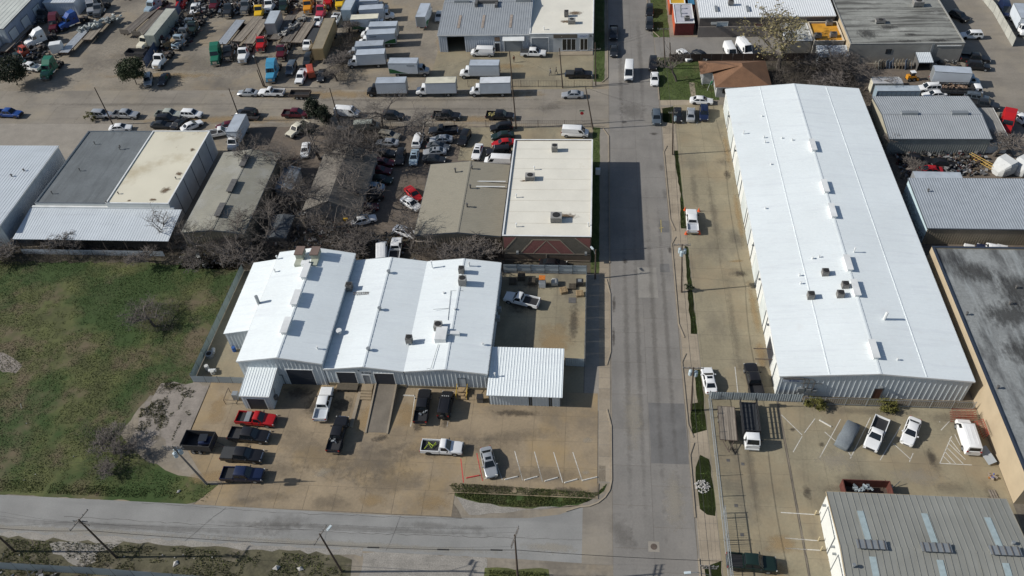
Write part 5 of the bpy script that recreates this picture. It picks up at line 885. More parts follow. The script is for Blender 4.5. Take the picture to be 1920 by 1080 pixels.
V = [
 # workshop lot
 ('pickup1', 'red', (444, 783), (517, 789), 'red pickup with silver toolbox parked just below the small white shed'),
 ('pickup', 'black', (429, 813), (506, 820), 'black pickup with chrome grille between the red pickup and covered black pickup'),
 ('pickupc', 'black', (414, 851), (495, 856), 'black pickup with covered bed, third down in the row below red pickup'),
 ('pickup', 'navy', (416, 889), (494, 891), 'navy blue pickup nearest the leaning transformer pole'),
 ('pickup', 'white', (600, 786), (614, 730), 'white pickup with pale bed backed beside the timber dock'),
 ('pickup', 'black', (625, 844), (642, 786), 'black pickup with open bed standing alone in middle of workshop lot'),
 ('pickup', 'black', (788, 790), (797, 735), 'black pickup parked nose-in right of the loading ramp'),
 ('jeep', 'black', (831, 782), (840, 736), 'black off-road vehicle with spare wheel and roof lights by yellow-railed stairs'),
 ('pickup1', 'white', (787, 837), (870, 841), 'white pickup carrying yellow straps in its dark bed near red-lined stall'),
 ('coupe', 'silver', (911, 843), (922, 890), 'silver sedan with sunroof parked beside the red-lined stall'),
 ('pickup1', 'white', (1007, 569), (950, 556), 'white single cab pickup in the fenced workshop yard'),
 ('sedan', 'black', (1003, 493), (1072, 496), 'dark sedan in shade behind the cream-roofed brick building'),
 # east side near
 ('coupe', 'white', (1334, 734), (1325, 691), 'white sedan with sunroof beside the transformer pole near the warehouse corner'),
 ('pickup', 'black', (1419, 738), (1407, 688), 'black pickup parked along the front left corner of long warehouse'),
 ('pickup1', 'white', (1654, 785), (1631, 843), 'white pickup with black bed between covered car and white sedan'),
 ('sedan', 'white', (1716, 786), (1700, 831), 'white sedan parked between the white pickup and white ladder van'),
 ('van', 'white', (1824, 851), (1804, 789), 'white cargo van beside red ladders along the tan wall'),
 ('pickup', 'dgreen', (1367, 1052), (1451, 1059), 'dark green pickup at the bottom edge beside sliding gate'),
 ('pickup', 'white', (1299, 436), (1296, 394), 'white pickup marked off with four orange cones beside warehouse'),
 # upper road
 ('hivan', 'white', (1180, 116), (1178, 160), 'white high roof van driving down the road toward the viewer'),
 ('sedan', 'white', (1228, 135), (1227, 160), 'white sedan parked on the east kerb next to driving van'),
 ('suv', 'black', (1225, 107), (1224, 132), 'black suv parked on the east kerb above the white sedan'),
 ('suv', 'dark', (1218, 34), (1218, 57), 'dark suv parked on the east kerb by the lawn, lower of two'),
 ('suv', 'black', (1218, 9), (1218, 32), 'black suv parked on the east kerb at the top edge of photo'),
 ('pickup', 'dark', (1151, 48), (1150, 76), 'dark pickup in building shade on the west kerb'),
 ('sedan', 'dark', (1151, 82), (1151, 107), 'dark sedan in building shade on the west kerb below dark pickup'),
 ('wagon', 'slate', (1230, 205), (1232, 234), 'grey station wagon parked on the east kerb next to the short pole transformer'),
 ('sedan', 'black', (1270, 201), (1272, 229), 'black sedan, left of three parked at warehouse north end'),
 ('sedan', 'silver', (1295, 226), (1296, 202), 'silver sedan, middle of three parked at warehouse north end'),
 ('suv', 'navy', (1320, 199), (1320, 226), 'navy suv, right of three parked at warehouse north end'),
 ('sedan', 'white', (1296, 187), (1335, 189), 'white sedan on the driveway in front of the brown-roofed house'),
 ('sedan', 'silver', (1092, 177), (1055, 177), 'silver sedan with raised boot at the corner of cross street'),
 ('pickupc', 'black', (1062, 139), (1108, 139), 'black pickup near the two walking people by shop yard fence'),
 ('van', 'white', (930, 99), (880, 98), 'white van in front of the grey shop building left of camper pickup'),
 ('pickupc', 'white', (978, 99), (1022, 100), 'white pickup with utility cap in front of the cream-roofed shop'),
 ('van', 'white', (1362, 84), (1376, 110), 'smaller white van parked behind brown wooden fence'),
 ('hivan', 'white', (1384, 80), (1408, 108), 'larger white van parked behind brown wooden fence next to smaller one'),
 ('sedan', 'dark', (1306, 98), (1324, 108), 'dark sedan behind the brown fence near bare tree'),
 ('sedan', 'white', (1277, 97), (1290, 108), 'white sedan partly hidden by bare tree behind the brown fence'),
 # cross street
 ('pickup', 'blue', (0, 212), (35, 214), 'bright blue pickup at left end of the cross street'),
 ('suv', 'silver', (174, 214), (208, 215), 'silver suv parked behind a silver pickup on cross street'),
 ('pickup', 'silver', (212, 214), (260, 216), 'silver pickup parked nose to tail ahead of silver suv'),
 ('pickup', 'sage', (296, 214), (338, 215), 'black-roofed pale pickup right behind the white suv on cross street'),
 ('suv', 'white', (337, 213), (382, 215), 'white suv on the cross street above a small white sedan'),
 ('suv', 'black', (294, 223), (332, 224), 'black suv in front row beside pale pickup on cross street'),
 ('sedan', 'dark', (284, 233), (322, 234), 'dark sedan behind the grey felt roof building'),
 ('sedan', 'black', (326, 240), (348, 221), 'black sedan angled beside the small white sedan'),
 ('sedan', 'white', (344, 242), (375, 228), 'small white sedan angled behind the stained cream roof'),
 ('sedan', 'white', (212, 240), (240, 238), 'white sedan half hidden behind the grey felt roof'),
 ('suv', 'black', (486, 213), (440, 210), 'black suv loaded on an open car trailer on cross street'),
 ('pickup1', 'white', (533, 174), (486, 173), 'white pickup towing a rusty dump trailer at yard edge'),
 ('sedan', 'silver', (483, 174), (446, 173), 'silver sedan ahead of the white towing pickup'),
 ('pickup', 'maroon', (530, 213), (580, 214), 'maroon pickup parked beside two dark evergreen shrubs'),
 ('van', 'white', (627, 210), (676, 213), 'white van parked behind a utility pole next to evergreens'),
 ('suv', 'dark', (714, 216), (760, 218), 'dark suv on cross street left of the big bare tree'),
 ('pickup', 'black', (812, 216), (862, 218), 'black pickup on cross street behind the big bare tree'),
 ('pickup', 'black', (912, 216), (963, 218), 'black pickup with yellow cargo in bed on the cross street by the tall pole'),
 ('pickup1', 'white', (394, 252), (428, 246), 'white pickup squeezed between cream building wall and box truck'),
 ('sedan', 'maroon', (442, 232), (408, 238), 'maroon sedan behind the white box truck near cream building'),
 # junkyard
 ('van', 'white', (1055, 248), (1102, 250), 'white passenger van at the north end of cream-roofed brick building'),
 ('suv', 'black', (962, 237), (918, 241), 'black suv first in the row under the iron fence'),
 ('sedan', 'dgreen', (962, 252), (923, 256), 'dark green sedan second in the row under the iron fence'),
 ('sedan', 'red', (962, 266), (926, 270), 'red sedan with black roof in the row left of cream-roofed building'),
 ('jeep', 'black', (957, 282), (911, 286), 'black off-road vehicle in the row left of cream-roofed building'),
 ('van', 'white', (956, 304), (912, 302), 'white van half hidden behind the tan ribbed roof'),
 ('suv', 'black', (878, 243), (863, 275), 'black suv facing the viewer alone in the junkyard lane'),
 ('coupe', 'white', (900, 268), (890, 300), 'white sedan with sunroof facing the viewer left of the black off-road vehicle'),
 ('pickup1', 'dark', (856, 243), (806, 246), 'dark pickup under the bare tree at the junkyard entrance'),
 ('sedan', 'silver', (848, 260), (806, 262), 'silver convertible with black top in the junkyard row'),
 ('sedan', 'grey', (800, 272), (844, 276), 'grey sedan between silver convertible and silver sunroof sedan'),
 ('coupe', 'silver', (837, 283), (793, 285), 'silver sedan with sunroof lowest of the three silver-grey cars'),
 ('sedan', 'dark', (795, 297), (833, 299), 'dark sedan just above the tan ribbed roof'),
 ('suv', 'white', (779, 277), (789, 248), 'white suv with roof rack in the junkyard middle'),
 ('coupe', 'bluegrey', (779, 281), (774, 308), 'blue-grey sedan with sunroof facing viewer below white suv'),
 ('suv', 'black', (754, 281), (748, 309), 'black suv facing viewer left of the blue-grey sedan'),
 ('wagon', 'gold', (709, 250), (750, 256), 'pale gold wagon near the big bare tree in junkyard'),
 ('sedan', 'silver', (747, 268), (705, 266), 'battered silver sedan below the pale gold wagon'),
 ('sedan', 'dark', (702, 285), (740, 287), 'dark sedan in deep shade below the battered silver sedan'),
 ('sedan', 'maroon', (700, 303), (736, 305), 'maroon sedan under the bare trees, upper of two'),
 ('sedan', 'maroon', (694, 318), (730, 320), 'dull red sedan under the bare trees, lower of two'),
 ('sedan', 'dgreen', (694, 334), (734, 338), 'dark green sedan under bare trees near open dirt'),
 ('sedan', 'bluegrey', (720, 352), (676, 348), 'pale blue sedan beside black suv at the junk pile'),
 ('suv', 'black', (720, 366), (672, 374), 'black suv with bonnet facing the junk pile'),
 ('sedan', 'maroon', (664, 392), (708, 386), 'maroon sedan above the clean white sedan by junk pile'),
 ('sedan', 'white', (657, 418), (706, 406), 'clean white sedan beside the blue junk heap'),
 ('sedan', 'white', (756, 372), (786, 390), 'stripped white car shell on bare junkyard dirt'),
 ('sedan', 'red', (768, 356), (782, 370), 'red wrecked car behind the stripped white shell'),
 ('sedan', 'white', (742, 428), (778, 440), 'dusty white sedan at the corner of tan ribbed building'),
 ('van', 'white', (716, 490), (716, 460), 'white van nose up behind the white workshop roof'),
 ('pickup1', 'white', (738, 490), (745, 448), 'white pickup next to white van behind the workshop roof'),
 ('sedan', 'white', (575, 266), (570, 296), 'white sedan beside the old grey shingle house'),
 ('pickup', 'cream', (572, 232), (545, 252), 'cream pickup under evergreen shrubs by junkyard fence'),
 ('suv', 'grey', (630, 246), (668, 250), 'grey suv in the brush behind the utility pole'),
 ('van', 'sage', (664, 240), (712, 236), 'pale van overgrown by bare brush by the junkyard fence'),
 # truck yard
 ('suv', 'silver', (279, 140), (277, 160), 'silver suv under the round green tree'),
 ('sedan', 'dark', (314, 136), (300, 160), 'dark sedan right of the silver suv by the round tree'),
 ('pickup', 'white', (370, 6), (362, 28), 'white pickup at the end of junk truck row'),
 ('jeep', 'slate', (552, 116), (540, 142), 'grey off-road wagon right of the sky blue semi'),
 ('pickup', 'white', (573, 128), (558, 160), 'white pickup right of the grey off-road wagon'),
 ('suv', 'dark', (583, 98), (572, 126), 'dark suv in front of the tan trailer'),
 ('sedan', 'dark', (605, 130), (600, 152), 'dark sedan by the brush strip beside tan trailer'),
 ('pickup1', 'white', (602, 26), (592, 52), 'white pickup above the black flatbed truck'),
 ('pickup1', 'white', (634, 26), (624, 48), 'white pickup behind the top end of tan trailer'),
 ('sedan', 'red', (610, 50), (602, 70), 'red sedan hidden behind tan trailer'),
 ('pickup', 'white', (72, 128), (42, 124), 'white pickup beside green semi at left edge'),
 ('sedan', 'silver', (826, 18), (820, 42), 'silver sedan at the left wall of grey shop'),
 # east yards
 ('suv', 'black', (1783, 24), (1814, 38), 'black suv in shade along the weathered roof building'),
 ('suv', 'white', (1837, 66), (1805, 66), 'white suv in the concrete lane by weathered building'),
 ('pickup', 'black', (1800, 108), (1856, 112), 'black pickup upper of two beside white box truck in the east yard'),
 ('suv', 'black', (1812, 122), (1856, 126), 'black suv lower of two beside white box truck in the east yard'),
 ('suv', 'white', (1765, 164), (1718, 166), 'white suv with three roof panels above grey ribbed building'),
 ('sedan', 'white', (1770, 176), (1734, 178), 'white sedan half hidden by the grey ribbed roof'),
 ('suv', 'slate', (1810, 180), (1852, 186), 'slate suv at the right end of grey ribbed building'),
 ('pickup', 'dark', (1818, 192), (1868, 200), 'dark pickup below the slate suv in the east yard'),
 ('hivan', 'navy', (1878, 8), (1886, 34), 'dark blue van behind the pale fence in top right corner'),
 ('pickup', 'black', (1690, 298), (1738, 302), 'black pickup in the dark yard above pale blue building'),
 ('sedan', 'black', (1745, 304), (1790, 306), 'black sedan in the dark yard beside junk'),
 ('sedan', 'red', (1762, 320), (1722, 318), 'red sedan in the dark yard above pale blue building'),
 ('sedan', 'white', (1818, 490), (1818, 460), 'white car tucked behind the black-stained roof, leftmost of four'),
 ('sedan', 'navy', (1843, 490), (1842, 460), 'navy car tucked behind the black-stained roof between white ones'),
 ('van', 'white', (1861, 494), (1860, 464), 'white van tucked behind the black-stained roof'),
 ('sedan', 'white', (1880, 490), (1880, 462), 'white car tucked behind the black-stained roof, rightmost of four'),
 ('sedan', 'white', (1905, 215), (1930, 232), 'white car at the right edge next to red semi'),
]
for k, c, r, f, lab in V:
    d = abs(r[0]-f[0])+abs(r[1]-f[1]); place(k, c, r, f, lab, far=(r[1] < 360 and d < 48))
# scale by matching the visible length for trucks
B = [('black', (762, 166), (677, 168), 6.6, 'grey', 0, 'white box truck with black cab, left of three along the cross street'),
 ('white', (856, 166), (768, 168), 6.6, 'cream', 0, 'white box truck with cream box roof, middle of three along the cross street'),
 ('white', (958, 166), (868, 168), 6.6, 'white', 0, 'white box truck right of three along the cross street by the tall pole'),
 ('silver', (730, 130), (819, 130), 6.6, 'grey', 1, 'white box truck with green swoosh facing right behind black-cab truck'),
 ('white', (940, 134), (847, 134), 6.6, 'grey', 0, 'white box truck with grey box roof in the second row by the power pole'),
 ('white', (724, 112), (640, 116), 6.6, 'grey', 0, 'white box truck in front of parked fleet with plain side'),
 ('silver', (720, 96), (640, 100), 6.6, 'grey', 0, 'white box truck hidden behind plain-sided truck in fleet row'),
 ('white', (742, 74), (660, 78), 6.8, 'grey', 1, 'white box truck with dark green rear corner in fleet row'),
 ('white', (747, 60), (664, 62), 6.8, 'grey', 0, 'white box truck behind the green-cornered truck in fleet row'),
 ('white', (662, 48), (742, 44), 6.8, 'cream', 1, 'cream-roofed box truck with green swoosh in fleet row'),
 ('white', (680, 30), (742, 26), 6.0, 'grey', 0, 'white box truck facing right behind cream-roofed fleet truck'),
 ('silver', (672, 14), (730, 12), 6.0, 'grey', 0, 'box truck at the top end of fleet row'),
 ('white', (790, 48), (806, 6), 7.0, 'grey', 1, 'white box truck seen from behind left of the grey shop'),
 ('white', (454, 236), (432, 278), 6.4, 'grey', 0, 'white box truck facing viewer beside the stained cream roof'),
 ('bluegrey', (1752, 146), (1852, 152), 7.2, 'grey', 0, 'large white box truck with pale rear wall in east yard'),
 ('white', (1898, 10), (1935, 84), 7.0, 'grey', 0, 'white box truck with black lettering cut off by right edge')]
for c, r, f, Lb, rf, sw_, lab in B: place('box', c, r, f, lab, zr=1.4, L=Lb, roof=rf, swoosh=bool(sw_), far=False)
T = [('sleeper', 'green', (412, 80), (400, 124), 'bright green semi tractor at the left of the flatbed row'), ('daycab', 'black', (438, 72), (424, 116), 'black semi tractor with chrome stacks beside the bright green one'),
 ('daycab', 'white', (466, 80), (452, 116), 'white semi tractor between black and bright red tractors'), ('daycab', 'red', (500, 60), (486, 94), 'bright red semi tractor in front of flatbeds'),
 ('daycab', 'maroon', (538, 76), (524, 110), 'dark red semi tractor behind the sky blue one'), ('sleeper', 'sky', (519, 112), (504, 154), 'sky blue semi tractor in front of dark red tractor'),
 ('sleeper', 'orange', (584, -12), (574, 28), 'orange semi tractor at the top edge'), ('sleeper', 'red', (620, -22), (612, 16), 'red semi tractor next to yellow one at the top edge'), ('sleeper', 'yellow', (644, -18), (634, 20), 'yellow semi tractor at the top edge'),
 ('daycab', 'pink', (612, 4), (598, 32), 'pinkish red semi tractor below the red one'), ('sleeper', 'green', (112, 108), (78, 148), 'green semi tractor with chrome tank at the left side of yard'),
 ('sleeper', 'white', (98, 64), (52, 82), 'white semi tractor with sleeper at the left side of yard'), ('sleeper', 'maroon', (112, 30), (98, 58), 'dark red burnt semi tractor wreck at the left of yard'), ('sleeper', 'blue', (150, 34), (122, 46), 'blue semi tractor wreck next to dark red wreck'),
 ('daycab', 'rust', (76, 84), (34, 104), 'faded red semi tractor behind left green tractors'), ('daycab', 'dgreen', (66, 98), (22, 118), 'dark green semi tractor beside faded red one'),
 ('sleeper', 'bluegrey', (304, 0), (278, 20), 'pale blue semi tractor above wood flatbeds'), ('sleeper', 'red', (348, -12), (336, 14), 'red semi tractor above pale green trailer'),
 ('daycab', 'white', (318, 92), (290, 126), 'old white and green truck cab beside blue corrugated fence'), ('daycab', 'cream', (292, 66), (266, 86), 'cream truck hood poking out beneath the pale green trailer'),
 ('sleeper', 'red', (1890, 208), (1884, 252), 'bright red semi tractor at the right edge'), ('daycab', 'grey', (360, 48), (340, 72), 'grey wrecked truck in the junk row, lower'), ('daycab', 'slate', (370, 30), (352, 54), 'slate wrecked truck in the junk row, upper'),
 ('sleeper', 'silver', (180, -6), (168, 30), 'pale blue cab wrecks left of the loaded flatbed')]
T += [('daycab', 'yellow', (492, 6), (484, 30), 'dull yellow wrecked truck in the junk belt at top'), ('daycab', 'white', (512, -4), (503, 18), 'white wrecked truck in the junk belt at top'), ('daycab', 'grey', (470, -2), (458, 20), 'grey wrecked truck in the junk belt left of dull yellow one'), ('daycab', 'dgreen', (540, -4), (530, 20), 'dark green wrecked truck in the junk belt beside orange semi'), ('daycab', 'dark', (440, 4), (426, 26), 'black wrecked truck in the junk belt, left part'), ('daycab', 'maroon', (414, -6), (400, 14), 'dark red wrecked truck in the junk belt, far left'),
 ('daycab', 'bluegrey', (352, 62), (330, 84), 'pale blue-grey wrecked truck in the junk row, front'), ('daycab', 'dgreen', (374, 36), (358, 60), 'dark green wrecked truck in the junk row, outer side'), ('daycab', 'dark', (96, 14), (76, 36), 'black wrecked truck by the white shed'), ('daycab', 'grey', (196, 4), (182, 26), 'grey wrecked truck behind pale blue cab wrecks'), ('daycab', 'black', (470, 100), (462, 60), 'black truck chassis between flatbeds')][:-1]
for k, c, r, f, lab in T: place(k, c, r, f, lab, zr=1.2, far=True)
FL = [('alu', (452, 36), (414, 84), 12, 0, 'aluminium flatbed trailer at the left of the flatbed row'), ('wood', (486, 30), (444, 78), 12.5, 0, 'brown wood flatbed trailer second from left in flatbed row'), ('grey', (498, 34), (464, 84), 12, 0, 'weathered flatbed trailer behind the bright red tractor'),
 ('dark', (546, 30), (516, 72), 12, 0, 'dark striped flatbed trailer beside the boxy trailer'), ('dark', (568, 32), (534, 80), 12, 0, 'flatbed trailer loaded with scrap parts in flatbed row'), ('wood', (588, 32), (556, 80), 12.5, 0, 'brown plank flatbed trailer at right end of flatbed row'),
 ('dark', (286, 18), (236, 62), 13, 1, 'grey plank flatbed trailer with dark headboard, left of two'), ('dark', (304, 20), (258, 66), 13, 1, 'grey plank flatbed trailer with dark headboard, right of two'), ('grey', (54, 48), (4, 96), 13, 0, 'long grey flatbed trailer along the white corner building'),
 ('alu', (165, 50), (116, 102), 12, 0, 'pale flatbed trailer with white tank box on its end'), ('grey', (212, 20), (158, 80), 13.5, 0, 'flatbed trailer loaded with scrap metal on left of yard')]
for c, r, f, Lf, hd, lab in FL: place('flat', c, r, f, lab, zr=1.3, L=Lf, head=bool(hd), far=True)
place('vant', 'tan', (622, 42), (596, 106), 'long tan box trailer beside the brush strip', zr=2.5, L=14.5); place('vant', 'sage', (324, 24), (282, 76), 'long pale green box trailer beside the blue corrugated fence', zr=2.8, L=13.5)
place('vant', 'bluegrey', (668, -6), (652, 26), 'grey box trailer at top edge left of the fleet row', zr=2.5, L=11); place('vant', 'silver', (520, 30), (508, 56), 'short grey box trailer with black open end on the flatbed row', zr=2.5, L=6.5)
place('vant', 'cream', (1632, 160), (1690, 160), 'cream camper trailer behind grey ribbed building', zr=2.2, L=7.5, sc=.8); place('vant', 'bluegrey', (1634, 174), (1728, 174), 'grey enclosed trailer hitched to the white suv', zr=2.2, L=10.5, sc=.8); place('vant', 'silver', (1718, 334), (1796, 336), 'white trailer just behind the pale blue-grey ribbed building', zr=3.0, L=9, sc=.9)
place('flatdeck', 'white', (594, 52), (568, 100), 'white truck with long black flat deck in front of flatbeds', zr=1.2, L=7.5, stake=False)
place('cabover', 'white', (1403, 768), (1411, 838), 'white cab-over truck with black stake bed in the east lot', zr=1.0, L=5.6)
place('cabover', 'white', (1764, 166), (1858, 168), 'white dump truck full of rubble beside the large box truck', zr=1.4, L=6.4, stake=True)
t = place('flat', 'wood', (1361, 762), (1366, 828), 'wood-planked flatbed trailer parked against the chain link fence', zr=.9, L=7.0, head=False, W=2.9, sc=.8)
for n_, mb_ in (('tongue', MB().tube([(3.5, .9, .9), (5.6, 0, .75)], .08, 5).tube([(3.5, -.9, .9), (5.6, 0, .75)], .08, 5).tube([(4.6, 0, .95), (4.6, 0, 0)], .05, 5)), ('wheel', MB().tube([(-.5, 1.32, .4), (-.5, 1.12, .4)], .4, 12).tube([(-.5, -1.32, .4), (-.5, -1.12, .4)], .4, 12))): link(n_, mb_.mesh(n_, STEEL if n_ == 'tongue' else BLACK), t)
# loads
def load(name, label, cat, px, z, fn, mat, rz=0):
    p = at(*px, z); t = thing(name, label, cat, p, rz); mb = fn(); link('body', mb.mesh('body', mat), t); return t
def pile(n, l, w, h, s):
    mb = MB()
    for i in range(n): mb.rbox((random.uniform(-l, l), random.uniform(-w, w), random.uniform(0, h)), random.uniform(.2, 1)*s, random.uniform(.1, .5)*s, random.uniform(.05, .4)*s, random.uniform(0, 3), tilt=random.uniform(-.5, .5))
    return mb
load('toolbox', 'silver toolbox in the bed of the red pickup', 'toolbox', (466, 783), 1.0, lambda: MB().box(-.35, .35, -.85, .85, -.15, .3).box(-.37, .37, -.87, .87, .3, .34), MGREY)
load('cargo_straps', 'yellow-green straps in the bed of the white pickup near silver sedan', 'straps', (806, 836), .95, lambda: MB().tube([(-.7, -.5, 0), (-.2, .3, .15), (.3, -.4, .1), (.8, .5, .2)], .06, 5).tube([(-.3, .6, 0), (.5, -.1, .2), (.9, .3, .1)], .05, 5), pm("strap_lime", (.35, .45, .03), .7))
load('cargo_pile', 'pale odds and ends in bed of the lone black pickup', 'cargo', (626, 824), .95, lambda: pile(9, .5, .5, .2, .6), MGREY)
load('cargo_pile', 'pale odds and ends in bed of the pickup by the ramp', 'cargo', (795, 772), .95, lambda: pile(8, .5, .5, .2, .5), MGREY)
load('cargo_pile', 'yellow clutter in bed of the black pickup on cross street', 'cargo', (924, 215), 1.0, lambda: pile(10, .8, .6, .2, .8), pm("clutter_yellow", (.3, .26, .1), .8))
load('scrap_load', 'grey scrap parts heaped on flatbed in flatbed row', 'scrap', (552, 50), 1.35, lambda: pile(60, .8, 5, .9, 1.5), HVAC, -.45)
load('scrap_load', 'pale scrap metal heaped on the left yard flatbed', 'scrap', (188, 46), 1.35, lambda: pile(60, 1, 5.5, .9, 1.5), pm("scrap_pale", (.36, .38, .36), .7, isl=.4), -.8)
load('tank_box', 'white tank box standing on the end of pale flatbed', 'tank', (110, 96), .6, lambda: MB().box(-1.4, 1.4, -1, 1, 0, 2.2).box(-1.3, 1.3, -.9, .9, 2.2, 2.26), TRIMW, .3)
load('rubble_heap', 'brown rubble heap in the dump truck bed', 'rubble', (1790, 164), 1.3, lambda: pile(50, 2.2, .8, .5, .9), pm("rubble_brown", (.2, .14, .1), .9, isl=.4))
# dump / utility trailers
def box_trailer(label, r, f, L_, W_, H_, mat, z=.6, zr=.8, floor=TRIMB):
    a, b_ = at(*r, zr), at(*f, zr); d = b_-a; m = (a+b_)/2; m.z = .035; t = thing('utility_trailer', label, 'trailer', m, math.atan2(d.y, d.x)); P = []
    for q in ((-L_/2, L_/2, -W_/2, -W_/2+.06), (-L_/2, L_/2, W_/2-.06, W_/2), (-L_/2, -L_/2+.06, -W_/2+.06, W_/2-.06), (L_/2-.06, L_/2, -W_/2+.06, W_/2-.06)): link('side_panel', MB().box(*q, z, z+H_).mesh('side_panel', mat), t)
    link('floor', MB().box(-L_/2+.06, L_/2-.06, -W_/2+.06, W_/2-.06, z-.05, z+.05).mesh('floor', floor), t); wheel_parts(P, (-.5, .5), W_/2+.2, .36, .2)
    for q in P: o = link(q[0], q[1].mesh(q[0], q[2], .55), t); link(q[3][0], q[3][1].mesh(q[3][0], q[3][2]), o)
    link('tongue', MB().tube([(L_/2, .5, z-.1), (L_/2+1.3, 0, z-.1)], .05, 5).tube([(L_/2, -.5, z-.1), (L_/2+1.3, 0, z-.1)], .05, 5).mesh('tongue', STEEL), t); return t
box_trailer('black high-sided trailer with a dark cart inside, left of the row of pickups', (346, 828), (404, 832), 4.4, 2.6, 1.3, pm("mesh_black", (.03, .03, .032), .7))
box_trailer('rusty low dump trailer behind the white towing pickup', (584, 176), (542, 176), 4.6, 2.1, .6, STEEL); box_trailer('dark empty dump trailer beneath pale green box trailer', (236, 98), (276, 100), 5, 2.3, .9, pm("dump_dark", (.03, .03, .034), .7), z=1.0, zr=1.4)
box_trailer('open car trailer under the black suv on cross street', (488, 217), (440, 214), 5.2, 2.1, .12, STEEL, .45)
box_trailer('white-railed trailer with brown load beside the camper trailer', (1632, 156), (1688, 156), 5.6, 2.2, .8, TRIMW, z=.8)
g = thing('utility_cart', 'small dark blue cart inside the black high-sided trailer', 'cart', at(390, 830, .66), .05)
mb = MB(); loft(mb, [(1.1, .5, .2, .5), (1.0, .62, .15, .7), (.3, .66, .15, .85), (-.9, .66, .15, .8), (-1.1, .6, .2, .7)]); link('body', mb.mesh('body', paint('navy'), .5), g); link('roof', MB().box(-.9, .3, -.6, .6, 1.3, 1.36).mesh('roof', paint('dark')), g); link('frame', MB().tube([(.3, .5, .8), (.2, .5, 1.3)], .03, 4).tube([(.3, -.5, .8), (.2, -.5, 1.3)], .03, 4).mesh('frame', TRIMB), g)
# covered car
a, b_ = at(1602, 792, .7), at(1577, 838, .7); d = b_-a; cc = thing('covered_car', 'car hidden under a grey-blue fabric cover left of white pickup', 'covered car', ((a.x+b_.x)/2, (a.y+b_.y)/2, .035), math.atan2(d.y, d.x))
mb = MB(); st = [(2.35, .7, .05, .5), (2.25, .9, .03, .75), (1.6, 1.0, .02, .88), (1.1, 1.02, .02, .98), (.5, .98, .02, 1.32), (.1, .96, .02, 1.45), (-.8, .95, .02, 1.46), (-1.5, .98, .02, 1.2), (-2.1, .97, .03, 1.02), (-2.3, .85, .05, .8)]
loft(mb, [(x, w+.03*math.sin(i*2.3), zb, zt) for i, (x, w, zb, zt) in enumerate(st)]); link('cover', mb.mesh('cover', CLOTH, 1.2), cc); link('hem', MB().box(-2.2, 2.2, -1.0, 1.0, .02, .07).mesh('hem', CLOTH), cc)
# ------------------------------------------------------------------ roof units
def hvac(px, z, w, l, h, label, dark=True, kind='condenser'):
    p = at(*px, z); t = thing('hvac_unit', label, 'air conditioner', p, 0, 'rooftop air conditioners'); m = HVACD if dark else HVAC
    link('cabinet', MB().box(-w/2, w/2, -l/2, l/2, .12, h).mesh('cabinet', m), t); link('fan_grille', MB().tube([(0, 0, h), (0, 0, h+.07)], min(w, l)*.4, 14).mesh('fan_grille', BLACK), t)
    g = MB()
    for i in range(5): g.box(-w/2-.015, -w/2-.001, -l/2+.05, l/2-.05, .2+i*(h-.3)/5, .26+i*(h-.3)/5).box(-w/2+.05, w/2-.05, -l/2-.015, -l/2-.001, .2+i*(h-.3)/5, .26+i*(h-.3)/5)
    link('louvre', g.mesh('louvre', HVAC if dark else HVACD), t)
    for x in (-w/2+.08, w/2-.08): link('foot', MB().box(x-.06, x+.06, -l/2, l/2, -.1, .12).mesh('foot', MGREY), t)
    return t
for px, z, w, l, h, lab, dk_ in (((1546, 516), 5.2, 1, 1, 1.1, 'dark condenser on long warehouse roof, farthest of four', 1), ((1583, 540), 5.35, 1, 1, 1.1, 'dark condenser on long warehouse roof closest to the ridge vent', 1), ((1574, 557), 5.3, 1, 1, 1.1, 'dark condenser on long warehouse roof just below another one', 1), ((1519, 559), 5.05, 1, 1, 1.1, 'dark condenser on long warehouse roof, westernmost of four', 1),
  ((866, 512), 4.6, .9, .9, 1.3, 'tall dark roof unit at rear of the eastern workshop roof', 1), ((868, 533), 4.6, 1.2, 1.2, 1.5, 'grey two-stage roof unit near rear of the eastern workshop roof', 0), ((822, 615), 4.55, 1.2, 1.3, 1.0, 'taupe roof unit beside the white duct on eastern workshop roof', 0), ((768, 641), 4.3, .95, .95, 1.2, 'dark condenser on seam between middle and eastern workshop roofs', 1), ((656, 542), 4.2, 1.0, 1.0, 1.2, 'dark round-top fan against the wall of tall workshop bay', 1),
  ((994, 335), 5.85, 1.7, 1.3, .9, 'mauve-grey roof unit on left half of the cream-roofed building', 0), ((1043, 412), 5.85, 1.9, 1.6, 1.1, 'grey package roof unit near the front of the cream-roofed building', 0), ((1040, 282), 5.85, 1.1, 1.1, 1.2, 'sage grey roof unit at the rear of the cream-roofed building', 0),
  ((1062, 30), 4.6, 1, 1, 1.3, 'dark condenser on the cream-roofed shop', 1), ((1072, 43), 4.6, 1.7, 1.2, 1.0, 'mauve roof unit below dark condenser on the cream-roofed shop', 0), ((1370, 8), 5.3, 1.2, .9, 1, 'dark condenser on the white ribbed shop roof', 1),
  ((1554, 46), 3.4, 1.4, 1.1, .9, 'grey roof unit on orange roof, rear one', 1), ((1533, 70), 3.4, 1.4, 1.1, .9, 'grey roof unit on orange roof, front left one', 1), ((1562, 68), 3.4, 1.4, 1.1, .9, 'grey roof unit on orange roof, front right one', 1), ((1288, 37), 3.1, 1.2, 1.0, .8, 'cream air conditioner on the lilac-grey office roof', 0),
  ((1720, 10), 4.6, 2.2, 1.6, 1.2, 'white roof unit on the weathered streaked roof', 0), ((1650, 42), 4.6, 2.0, 1.2, .7, 'low rusty roof unit on the weathered streaked roof', 1)): hvac(px, z, w, l, h, lab, bool(dk_))
ld = thing('ladder', 'ladder lying on the middle workshop roof by the dark fan', 'ladder', at(677, 550, 4.55), .05)
